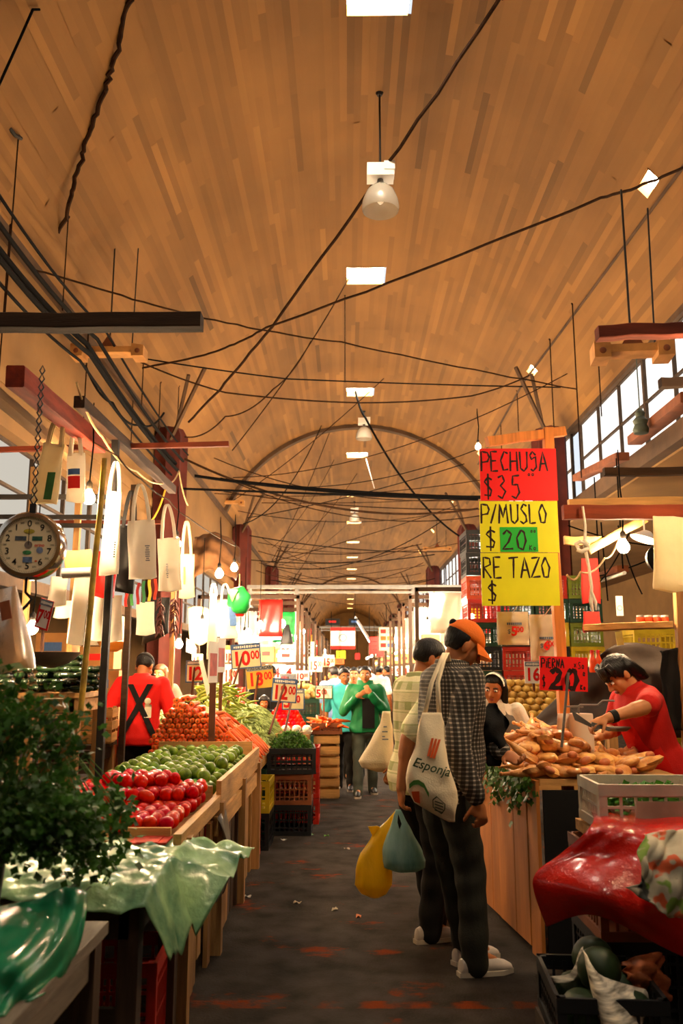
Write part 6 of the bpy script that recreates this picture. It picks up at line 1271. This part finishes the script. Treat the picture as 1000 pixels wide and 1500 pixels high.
quad_sheet('green_plastic_bag', 'deep green plastic bag film bunched on the near bench', 'bag', [((-60, 1335, 2.4), (40, 1322, 2.45), (95, 1300, 2.5), (128, 1308, 2.55)), ((-60, 1375, 2.2), (40, 1365, 2.3), (100, 1345, 2.42), (118, 1375, 2.48)), ((-60, 1425, 2.1), (30, 1400, 2.15), (80, 1410, 2.3), (95, 1425, 2.36)), ((-60, 1450, 2.0), (10, 1445, 2.1), (50, 1450, 2.18), (72, 1450, 2.25)), ((-60, 1500, 2.0), (0, 1492, 2.06), (20, 1478, 2.1), (45, 1466, 2.14))], GPD, .004, 48, 48, .012)
# paper roll on its holder
p = P(852, 1092, 5.22); t = thing('paper_roll', 'white paper roll standing on the counter beside the seller\'s hand', 'paper roll', (p.x, 5.22, .98)); b = MB(); b.lathe([(.015, .0), (.07, .0), (.072, .01), (.072, .25), (.07, .26), (.015, .26)], 28); b.build('roll', mat('white kitchen paper', '#e2d3bb', .8, .06, 6), t)
b = MB(); b.tube([(-.01, 0, .0), (-.01, 0, .3), (.0, 0, .31), (.1, -.02, .31), (.13, -.02, .335), (.2, -.02, .335)], .006, 8); b.tube([(-.09, .02, .3), (.02, 0, .3)], .006, 8); b.build('holder', STEEL, t)
b = MB(); b.sheet([[(-.07 - .07 * u, -.02 + .03 * math.sin(v * 4), .26 - .24 * v - .1 * u * v) for u in (0, .5, 1)] for v in [k / 8 for k in range(9)]], .003); b.build('loose_sheet', MATS['white kitchen paper'], t, sharp=0)
p = cs['base'] @ cs['A'][-1][1]; b = MB(); q = p + Vector((-.1, -.02, -.03)); b.poly([q, q + Vector((-.1, -.01, .07)), q + Vector((-.115, -.01, .09)), q + Vector((-.09, 0, .02)), q + Vector((.0, 0, -.02))], .003, (0, 1, 0)); b.bar(q, q + Vector((.1, 0, -.03)), .018, .022); tag(b.build('knife', STEEL), 'small steel knife in the chicken seller\'s hand', 'knife')
b = MB(); p = P(905, 1066, 5.3); b.loft([ring(p + Vector((0, 0, z)), a, a * .7) for z, a in ((-.02, .05), (.0, .075), (.006, .07))]); tag(b.build('steel_dish', STEEL), 'small steel dish under the seller\'s hands', 'dish')
b = MB(); b.lathe([(.03, 0), (.05, .01), (.052, .025), (.045, .026), (.02, .01)], 20, (1.66, 5.0, .99)); tag(b.build('white_bowl', WHITEP), 'small white bowl on the chicken', 'bowl')
# ---- white crate of herbs on the red sheet
crate('white plastic crate of green herbs on the red plastic sheet', (1.43, 4.18, .79), R(-1), 'white', .6, .38, .2)
herb_heap('green herbs inside the white crate', 1.44, 4.2, .86, .26, .15, .1, HERB2, 500, .04, 8)
b = MB(); b.box((1.45, 3.985, .87), (.32, .004, .1)); tag(b.build('crate_label', mat('dusty grey plaque', '#a09078', .7, .2)), 'blank dusty plaque on the front of the white crate', 'plaque')
for i, (x, y, z, c_) in enumerate(((1.3, 4.15, 0, 'black'), (1.3, 4.15, .36, 'brown'), (1.75, 4.1, 0, 'black'), (1.75, 4.1, .36, 'black'))): crate(['black crate on the floor under the red sheet', 'brown crate just beneath the red sheet', 'black crate on the floor at the right edge', 'black crate under the sheet at the right edge'][i], (x, y, z), 0, c_, .44, .5, .36)
b = MB(); b.box((1.58, 4.17, .75), (.9, .54, .05)); tag(b.build('plywood_board', WOODX), 'plywood board laid over crates under the red sheet', 'board')
REDPL = mat('red plastic sheeting', '#c01208', .25, .25, 7, .5, 55, coat=.7, tl=.1)
quad_sheet('red_plastic_sheet', 'shiny red plastic sheet draped over the crates', 'plastic sheet', [((858, 1184, 4.46), (920, 1184, 4.46), (1040, 1184, 4.46)), ((868, 1206, 3.86), (930, 1208, 3.84), (1040, 1208, 3.82)), ((822, 1250, 3.84), (900, 1258, 3.74), (1040, 1268, 3.66)), ((779, 1290, 3.80), (880, 1312, 3.62), (1040, 1366, 3.55)), ((803, 1356, 3.84), (880, 1342, 3.68), (1040, 1422, 3.58))], REDPL, .004, 56, 56, .006)
NEWS = mat('smudged newsprint', '#8f8674', .85, .5, 26, .2, 20, col2='#cdc2ac', stretch=(.5, .5, 3))
FLOR = mat('printed cloth', '#a39a84', .8, .25, 7, .2, 20)
def patches(m, cols):
    N = m.node_tree.nodes; L = m.node_tree.links; b = N['Principled BSDF']; o = b.inputs['Base Color'].links[0].from_socket; tc = N.new('ShaderNodeTexCoord')
    for i, (c, thr) in enumerate(cols):
        mp = N.new('ShaderNodeMapping'); mp.inputs['Location'].default_value = (i * 7.3, i * 3.1, 0); L.new(tc.outputs['Object'], mp.inputs[0]); n = N.new('ShaderNodeTexNoise'); n.inputs['Scale'].default_value = 9; n.inputs['Detail'].default_value = 2; L.new(mp.outputs[0], n.inputs['Vector'])
        r = N.new('ShaderNodeMapRange'); r.inputs[1].default_value = thr; r.inputs[2].default_value = thr + .03; L.new(n.outputs['Fac'], r.inputs[0]); x = N.new('ShaderNodeMix'); x.data_type = 'RGBA'; x.inputs[7].default_value = (*hexc(c), 1); L.new(r.outputs[0], x.inputs[0]); L.new(o, x.inputs[6]); o = x.outputs[2]
    L.new(o, b.inputs['Base Color'])
patches(FLOR, (('#b8502a', .58), ('#6f8a3a', .6), ('#3a3a34', .62)))
quad_sheet('printed_cloth', 'crumpled printed paper cloth over the red sheet at the right edge', 'cloth', [((945, 1222, 3.62), (975, 1218, 3.66), (1020, 1214, 3.7)), ((936, 1250, 3.52), (970, 1255, 3.5), (1020, 1245, 3.52)), ((938, 1290, 3.5), (965, 1290, 3.46), (1020, 1280, 3.46)), ((922, 1298, 3.5), (962, 1335, 3.44), (1005, 1345, 3.42))], FLOR, .004, 20, 20, .012)
# ---- bottom right: low crate of melons, newspaper
crate('low black crate of dark melons in the near right corner', (.98, 3.62, .12), R(-4), 'black', .4, .5, .2)
b = MB(); b.box((1.0, 3.62, .06), (.44, .5, .118)); tag(b.build('wooden_pallet', DARKW), 'dark wooden pallet under the melon crate', 'pallet')
MEL = mat('dark green melon rind', '#22331a', .5, .35, 8, rnd=.2); mlm = fruit_mesh('melon', (.085, .085, .08), MEL, 5, 18, 12, .02)
for i, (x, y, z) in enumerate(((.88, 3.48, .24), (1.06, 3.48, .24), (.9, 3.66, .24), (1.08, 3.68, .24), (.97, 3.56, .36), (1.0, 3.76, .34))): tag(link('melon', mlm, None, (x, y, z), (i, i * 2, 0)), 'dark green melon in the low crate at the near right corner', 'melon', 'melons in the low crate')
quad_sheet('newspaper_sheet', 'folded newspaper standing like a tent over the melons', 'newspaper', [((852, 1388, 3.62), (860, 1400, 3.5), (880, 1430, 3.45), (945, 1450, 3.5)), ((862, 1430, 3.5), (870, 1440, 3.4), (900, 1460, 3.38), (950, 1470, 3.45)), ((880, 1505, 3.4), (890, 1510, 3.32), (915, 1515, 3.3), (935, 1510, 3.38))], NEWS, .003, 16, 16, .0015)
quad_sheet('newspaper_strip', 'torn strip of newspaper falling away from the tent', 'newspaper', [((853, 1386, 3.62), (848, 1395, 3.6), (835, 1425, 3.6), (806, 1430, 3.62)), ((856, 1398, 3.6), (852, 1408, 3.58), (840, 1436, 3.58), (812, 1440, 3.6))], NEWS, .003, 12, 6, .0015)
quad_sheet('crumpled_wrapper', 'crumpled orange printed wrapper beside the newspaper', 'wrapper', [((905, 1415, 3.7), (935, 1400, 3.68), (970, 1395, 3.7)), ((920, 1430, 3.62), (945, 1425, 3.6), (975, 1430, 3.62)), ((930, 1455, 3.62), (950, 1460, 3.6), (975, 1470, 3.62))], mat('orange printed paper', '#8e4a26', .7, .6, 9), .003, 14, 14, .02)
# ================================================================== crate wall behind the chicken stall
cw = random.Random(17); cols_ = ['yellow', 'darkgreen', 'red', 'black', 'darkgreen', 'yellow', 'orange', 'olive']
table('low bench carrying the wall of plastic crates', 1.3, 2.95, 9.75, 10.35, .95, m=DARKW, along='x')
for i in range(4):
    for j in range(8):
        c_ = cw.choice(cols_) if not (i == 0) else ['black', 'darkgreen', 'black', 'darkgreen', 'red', 'orange', 'black', 'black'][j]
        if i > 1 and j > 5: continue
        crate('%s crate in the wall of crates behind the signs, %s column, %s up' % (c_.replace('darkgreen', 'dark green'), ['aisle side', 'second', 'third', 'far'][i], ['lowest', 'second', 'third', 'fourth', 'fifth', 'sixth', 'seventh', 'top'][j]), (1.56 + .385 * i, 10.02 + cw.uniform(-.02, .02), .95 + .268 * j), cw.uniform(-.03, .03), c_, .37, .5, .262, 'crate wall behind the signs')
for i in range(2):
    for j in range(5): crate('yellow crate in the twin stacks behind the jars, %s stack, %s up' % (['nearer', 'farther'][i], ['lowest', 'second', 'third', 'fourth', 'top'][j]), (3.0 + .44 * i, 8.6 + .3 * i, .27 * j + .9 * (1 - i) * 0), 0, ['yellow', 'olive'][i], .42, .42, .265, 'yellow crates behind the jars')
for j in range(2): crate('yellow crate on top of the near yellow stack, %s' % ['lower', 'upper'][j], (3.0, 8.6, 1.35 + .27 * j), 0, 'yellow', .42, .42, .265)
# boxes on the right behind the seller
CARD = mat('brown cardboard', '#a8743e', .85, .15, 6); CARD2 = mat('pale printed carton', '#c8b89a', .8, .3, 8); 
def carton(label, x, y, z, w, d, h, m=None, rz=0, group=None):
    t = thing('carton', label, 'box', (x, y, z), (0, 0, rz), group); b = MB(); b.box((0, 0, h / 2), (w, d, h)); b.build('body', m or CARD, t)
    b = MB(); b.box((-w / 4, 0, h + .003), (w / 2 - .004, d, .005)); b.box((w / 4, 0, h + .003), (w / 2 - .004, d, .005)); b.build('flap', m or CARD, t); b = MB(); b.box((0, -d / 2 - .001, h * .55), (w * .5, .003, h * .3)); b.build('label_print', cw.choice((REDP, BLUEH, WCARD)), t); return t
table('shelf table behind the chicken seller', 2.1, 3.2, 7.1, 7.6, 1.25, m=DARKW, along='x')
carton('white carton on the shelf table under the jars', 2.55, 7.35, 1.25, .26, .22, .22, WHITEP); carton('pale carton beside the white one under the jars', 2.82, 7.35, 1.25, .2, .2, .16, CARD2); carton('grey carton leaning at the aisle end of the shelf table', 2.3, 7.3, 1.25, .3, .2, .12, CARD2, R(12))
# ---- left: shelving behind the stallholder
for i, (x, y, z, w, h, m, lab) in enumerate(((-2.5, 8.9, 1.2, .4, .28, CARD, 'brown carton on the high shelf beside the stallholder'), (-2.95, 9., 1.2, .4, .35, CARD2, 'pale carton on the high shelf at the far left'), (-2.55, 8.95, 1.5, .35, .22, CARD, 'brown carton on top of another behind the aprons'), (-3., 8.95, 1.56, .36, .3, CARD, 'brown carton high behind the tilted sign'), (-2.5, 8.95, 1.74, .3, .3, CARD2, 'pale printed carton near the short white bag'))): carton(lab, x, y, z, w, .3, h, m)
table('tall shelf table behind the red stallholder', -3.2, -2.25, 8.65, 9.2, 1.2, m=DARKW, along='x')
b = MB(); p = P(165, 945, 7.9); b.lathe([(.04, -.06), (.11, -.02), (.14, .03), (.13, .03), (.1, -.015), (.001, -.05)], 22, tuple(p)); tag(b.build('basin', mat('orange plastic basin', '#c87a2a', .5)), 'orange plastic basin behind the white aprons', 'basin')
wood_crate('pine crate standing by the red stallholder', (P(160, 985, 7.6).x - .1, 7.55, .88), R(6), .36, .3, .3, 3); table('plank stand under the pine crate', -2.55, -2.05, 7.3, 7.85, .88, m=DARKW)
heap('green_heap', 'loose pale green vegetables beside the pine crate', -2.02, 8.9, .95, .25, .25, .14, BEAN, 160, .08, .012, 'vegetables', 9); table('small table under the pale green vegetables', -2.27, -1.78, 8.65, 9.2, .95)
# brown awning and tarps overhead on the left
quad_sheet('brown_awning', 'brown tarpaulin awning bundled under the roof on the left', 'awning', [((285, 790, 11.5), (310, 780, 11.5), (350, 800, 11.8)), ((280, 815, 11.2), (315, 805, 11.2), (352, 825, 11.5)), ((282, 848, 11.2), (315, 835, 11.2), (345, 850, 11.5))], mat('brown tarpaulin', '#5c3c20', .8, .3, 6), .01, 16, 16, .03)
quad_sheet('pale_plastic_sheet', 'pale plastic sheet hung beneath the brown awning', 'plastic sheet', [((275, 890, 10.6), (290, 888, 10.6), (306, 892, 10.6)), ((276, 915, 10.6), (290, 915, 10.6), (306, 917, 10.6)), ((278, 942, 10.6), (292, 945, 10.6), (305, 940, 10.6))], mat('pale plastic', '#d8c08a', .4, .15, 6, tl=.4), .004, 10, 10, .01)
quad_sheet('printed_banner', 'small red and white printed cloth beside the woman', 'cloth', [((273, 935, 10.4), (282, 940, 10.4), (288, 950, 10.4)), ((272, 955, 10.4), (280, 958, 10.4), (286, 962, 10.4))], mat('red white print', '#d04a38', .7, .8, 30, col2='#f0e8e0'), .004, 6, 6, .006)
t = bag('black garment hanging above the 25 peso sign', 410, 430, 915, 945, 14.3, BLKBAG, None, 0, thick=.12, taper=.35)
# banner, boards far down
b = MB(); c = P(502, 935, 26.); w_, h_ = P(520, 935, 26).x - P(484, 935, 26).x, P(500, 920, 26).z - P(500, 951, 26).z; t = thing('banner', 'white banner with red edges strung across the aisle', 'banner', c); b.box((0, 0, 0), (w_, .02, h_)); b.build('cloth', WCARD, t)
for s in (-1, 1): b = MB(); b.box((0, -.006, s * h_ * .43), (w_, .022, h_ * .16)); b.build('red_edge', REDP, t)
b = MB(); put_text(b, 'O', 0, 0, .35, .0, -.016); b.build('emblem', GREYH, t)
for s in (-1, 1): b = MB(); b.tube([(s * w_ * .47, 0, h_ * .5), (s * w_ * .47, 0, .8)], .01, 5); b.build('hanging_cord', BLACKC, t)
for i, (x0, x1, y0, y1, Y, m, lab) in enumerate(((541, 555, 933, 958, 22., SRED, 'red paper placard left of the picture board'), (551, 562, 950, 962, 22.2, SRED, 'lower red placard beside the picture board'), (492, 506, 953, 965, 21., SYEL, 'yellow placard under the banner'), (490, 504, 964, 973, 20.8, mat('orange card', '#e0642a', .6), 'orange placard below the yellow one'), (447, 460, 940, 962, 17., WCARD, 'white sheet of paper behind the fifteen peso signs'), (437, 446, 930, 958, 16.5, WCARD, 'narrow white sheet on the steel post'), (520, 527, 957, 966, 24., SRED, 'tiny red placard far down the aisle'))):
    t, w, h = board(lab, x0, x1, y0, y1, Y, m, name='placard')
    for k in range(3): b = MB(); b.box((0, -.005, h * (.25 - .25 * k)), (w * .6, .002, h * .08)); b.build('lettering_line', INK if m is not WCARD else GREYH, t)
    b = MB(); b.tube([(0, .005, h / 2), (0, .005, .7)], .006, 5); b.build('hanging_cord', BLACKC, t)
t, w, h = board('beige picture board with six small photographs', 555, 577, 919, 953, 20., CARD2, name='picture_board')
for k in range(6): b = MB(); b.box((w * (-.22 + .44 * (k % 2)), -.006, h * (.33 - .3 * (k // 2))), (w * .36, .006, h * .18)); b.build('photograph', [REDP, GREYH, ORP, CARD, REDP, BLUEH][k], t)
b = MB(); b.tube([(0, .005, h / 2), (0, .005, .8)], .008, 5); b.build('hanging_cord', BLACKC, t)
# ================================================================== farther stalls on both sides
FR = {'tomatoes': ('#c9200f', .04), 'oranges': ('#d8761a', .045), 'avocados': ('#2a3a1a', .045), 'limes': ('#6f9a2a', .035), 'potatoes': ('#b08a48', .045), 'papayas': ('#c9962e', .07), 'peppers': ('#8e1f12', .04), 'lettuces': ('#7fa24a', .09)}
def fruit_heap(kind, label, cx, cy, z0, rx, ry, h, n, seed):
    col, r = FR[kind]; m = mat(kind + ' skin', col, .35, .2, 9, coat=.2); b = MB(); rq = random.Random(seed)
    for i in range(n):
        a, q = rq.uniform(0, 6.28), math.sqrt(rq.random()); b.ell((cx + rx * q * math.cos(a), cy + ry * q * math.sin(a), z0 + r * .7 + h * (1 - q * q) ** .7), (r, r, r * .9), None, 7, 5)
    return tag(b.build('%s_heap' % {'tomatoes': 'tomato', 'oranges': 'orange', 'avocados': 'avocado', 'limes': 'lime', 'potatoes': 'potato', 'papayas': 'papaya', 'peppers': 'pepper', 'lettuces': 'lettuce'}[kind], m, None, sharp=0), label, kind, None, 'stuff')
fs = random.Random(23); kinds = list(FR); ordn = ['first', 'second', 'third', 'fourth', 'fifth', 'sixth', 'seventh']
for side, sx, ys in (('left', -1, (13.6, 16.4, 19.6, 23., 27., 32., 38.)), ('right', 1, (12.4, 15.2, 18.4, 22., 26., 31., 37.))):
    for i, y in enumerate(ys):
        xa, xb = (-2.2, -.78) if sx < 0 else (1.0, 2.4); who = '%s far %s stall' % (ordn[i], side)
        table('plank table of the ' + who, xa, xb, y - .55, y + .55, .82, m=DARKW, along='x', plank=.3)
        ks = fs.sample(kinds, 3)
        for k, kk in enumerate(ks):
            w = (xb - xa) / 3; fruit_heap(kk, 'heap of %s on the %s, %s from the aisle' % (kk, who, ['first', 'second', 'third'][k if sx > 0 else 2 - k]), xa + w * (k + .5), y, .82, w * .48, .5, fs.uniform(.18, .35), 110, i * 7 + k)
        t = thing('stall_scaffold', 'timber scaffold over the ' + who, 'scaffold', (0, y, 0))
        for px in (xa - .04, xb + .04):
            for dy in (-.62, .62): b = MB(); b.box((px, dy, 1.3), (.05, .05, 2.6)); b.build('post', DARKWZ, t)
        for dy in (-.62, .62): b = MB(); b.box(((xa + xb) / 2, dy, 2.58), (xb - xa + .12, .05, .06)); b.build('crossbar', OLDW, t)
        b = MB(); b.box(((xa + xb) / 2, .5, 1.6), (xb - xa - .1, .25, .03)); b.build('back_shelf', DARKW, t)
        for k in range(4): carton('%s carton at the back of the %s, %s from the aisle' % (['brown', 'pale'][k % 2], who, ['first', 'second', 'third', 'fourth'][k if sx > 0 else 3 - k]), xa + .25 + .32 * k, y + .5, 1.615, .26, .22, fs.uniform(.18, .4), [CARD, CARD2][k % 2])
        for k in range(3):
            x = xa + .2 + (xb - xa - .4) * k / 2; z = fs.uniform(2.0, 2.35); t = thing('light_bulb', 'bulb over the %s, %s from the aisle' % (who, ['first', 'second', 'third'][k if sx > 0 else 2 - k]), 'bulb', (x, y - .62, z), group='bulbs of the far stalls'); r = .05
            b = MB(); b.ell((0, 0, 0), (r, r, r * 1.25), None, 12, 8); b.build('glass', fs.choice((FARB, FARB, FARC)), t); b = MB(); b.tube([(0, 0, r), (0, 0, 2.56 - z)], .008, 6); b.build('cord', BLACKC, t)
        for k in range(2):
            x = xa + .35 + .7 * k; w = fs.uniform(.3, .45); t = thing('hanging_cloth', '%s hung over the %s, %s one' % (['pale sack', 'coloured sack'][k], who, ['outer', 'inner'][k]), 'sack', (x, y - .66, 2.53)); b = MB(); b.sheet([[(w * (u - .5), .02 * math.sin(u * 9 + v * 4), -.55 * v) for u in [q / 6 for q in range(7)]] for v in [q / 6 for q in range(7)]], .01); b.build('cloth', [WBAG, fs.choice((REDBAG, MATS['green plastic'], CREAMB, YB))][k], t, sharp=0)
        if i < 5:
            mm = fs.choice(('8', '14', '20', '9', '18')); c = Vector((xb - .3 if sx < 0 else xa + .3, y - .5, 1.45)); t = thing('price_sign', 'price card on a stake on the ' + who, 'sign', c); b = MB(); b.box((0, 0, 0), (.3, .006, .24)); b.build('card', WCARD, t); b = MB(); put_text(b, mm, -.03, -.01, .2, .03, -.006); b.build('price_lettering', REDP, t); b = MB(); b.tube([(0, .01, .05), (0, .01, -.6)], .01, 6); b.build('stake', STICK, t)
# fluorescent tubes along the far stalls
for i, (a, d_, lab) in enumerate((((352, 938, 13.), (432, 934, 16.), 'bright fluorescent tube slanting past the ten peso sign'), ((520, 905, 32.), (541, 940, 22.), 'fluorescent tube slanting down near the banner') , ((586, 930, 24.), (612, 926, 20.), 'short fluorescent tube behind the striped man'))):
    p, q = P(*a), P(*d_); t = thing('fluorescent_tube', lab, 'light fixture', p); b = MB(); b.tube([(0, 0, 0), q - p], .022, 8); b.build('tube', TUBEM, t); b = MB(); b.bar((0, 0, .045), q - p + Vector((0, 0, .045)), .06, .04); b.build('batten', WHITEP, t)
    b = MB(); b.tube([(0, 0, .06), (0, 0, .9)], .008, 6); b.tube([q - p + Vector((0, 0, .06)), q - p + Vector((0, 0, .9))], .008, 6); b.build('hanger', BLACKC, t)
for i in range(9):  # bulb rows added past the last stalls to brighten the far vault
    for s, x in (('left', -1.6), ('right', 2.1)):
        t = thing('light_bulb', 'bulb added to light the far vault on the %s, number %d from the end of the nave' % (s, 9 - i), 'bulb', (x, 43 + 6 * i, 2.6), group='bulbs added to light the far vault'); b = MB(); b.ell((0, 0, 0), (.07, .07, .08), None, 10, 8); b.build('glass', FARB, t); b = MB(); b.tube([(0, 0, .08), (0, 0, 1.5)], .01, 5); b.build('cord', BLACKC, t)
# box on the first steel beam
for px, w in ((518, .35), (487, .5)): q = P(px, 916, 30.); carton('%s box standing on the farther steel beam' % ('small dark' if w < .4 else 'long dark'), q.x, 30., q.z, w, .3, .22, BLKB)
# ================================================================== litter on the floor
lt = random.Random(5)
for i, (px, py, c_, lab) in enumerate(((508, 1243, '#8a7a68', 'pale paper scrap near the yellow bag'), (490, 1332, '#9a8a70', 'small crumpled scrap in the middle of the aisle'), (435, 1322, '#a89878', 'tiny white scrap on the bare asphalt'), (416, 1230, '#b8b0a0', 'white scrap at the foot of the black crates'), (456, 1222, '#5c8a3a', 'green leaf by the red crates'), (478, 1224, '#6a9a44', 'second green leaf in the aisle'), (525, 1342, '#b0602c', 'orange peel fragment in the aisle'), (363, 1313, '#c8bca8', 'white paper scrap against the counter foot'))):
    p = PZ(px, py, .004); b = MB(); n = 7; b.sheet([[(.045 * (u - .5) * lt.uniform(.8, 1.2), .03 * (v - .5), .006 + .008 * math.sin(u * 5 + v * 4 + i)) for u in (0, .33, .66, 1)] for v in (0, .5, 1)], .003); tag(b.build('floor_scrap', mat('scrap %d' % i, c_, .7, .2), None, (p.x, p.y, 0), (0, 0, i * 1.3)), lab, 'litter')

# ================================================================== side aisle seen past the chicken stall
for i, (a, b2) in enumerate((((832, 770, 9.), (1010, 800, 11.)), ((835, 850, 10.), (1010, 790, 8.5)), ((880, 765, 9.), (890, 880, 9.2)), ((905, 770, 9.5), (940, 870, 9.)), ((930, 760, 8.), (870, 860, 10.)), ((960, 765, 9.), (990, 880, 9.)))):
    cable('thin wire in the web behind the chicken stall shelf', [a, b2], .008, BLACKC, .08, 10, 'wires behind the chicken stall shelf')
p, q = P(878, 845, 10.), P(912, 833, 9.); t = thing('fluorescent_tube', 'dusty unlit batten tilted behind the chicken stall bulb', 'light fixture', p); b = MB(); b.bar((0, 0, 0), q - p, .12, .07); b.build('batten', FIXD, t); b = MB(); b.tube([(0, -.05, -.05), q - p + Vector((0, -.05, -.05))], .02, 8); b.build('tube', WHITEP, t); b = MB(); b.tube([(0, 0, .03), (0, 0, 1.2)], .008, 6); b.tube([q - p, q - p + Vector((0, 0, 1.2))], .008, 6); b.build('hanger', BLACKC, t)
t, w, h = board('narrow white card with a grey ring hanging above the shelf', 902, 912, 873, 902, 6.8, WCARD, name='hanging_card'); b = MB(); put_text(b, 'O', 0, -.02, .06, 0, -.005); b.build('ring_print', GREYH, t)
t, w, h = board('yellow paper slip hanging under the pine shelf', 902, 912, 925, 945, 6.0, mat('pale yellow paper', '#e6d87a', .7), name='paper_slip', roll=R(-6))
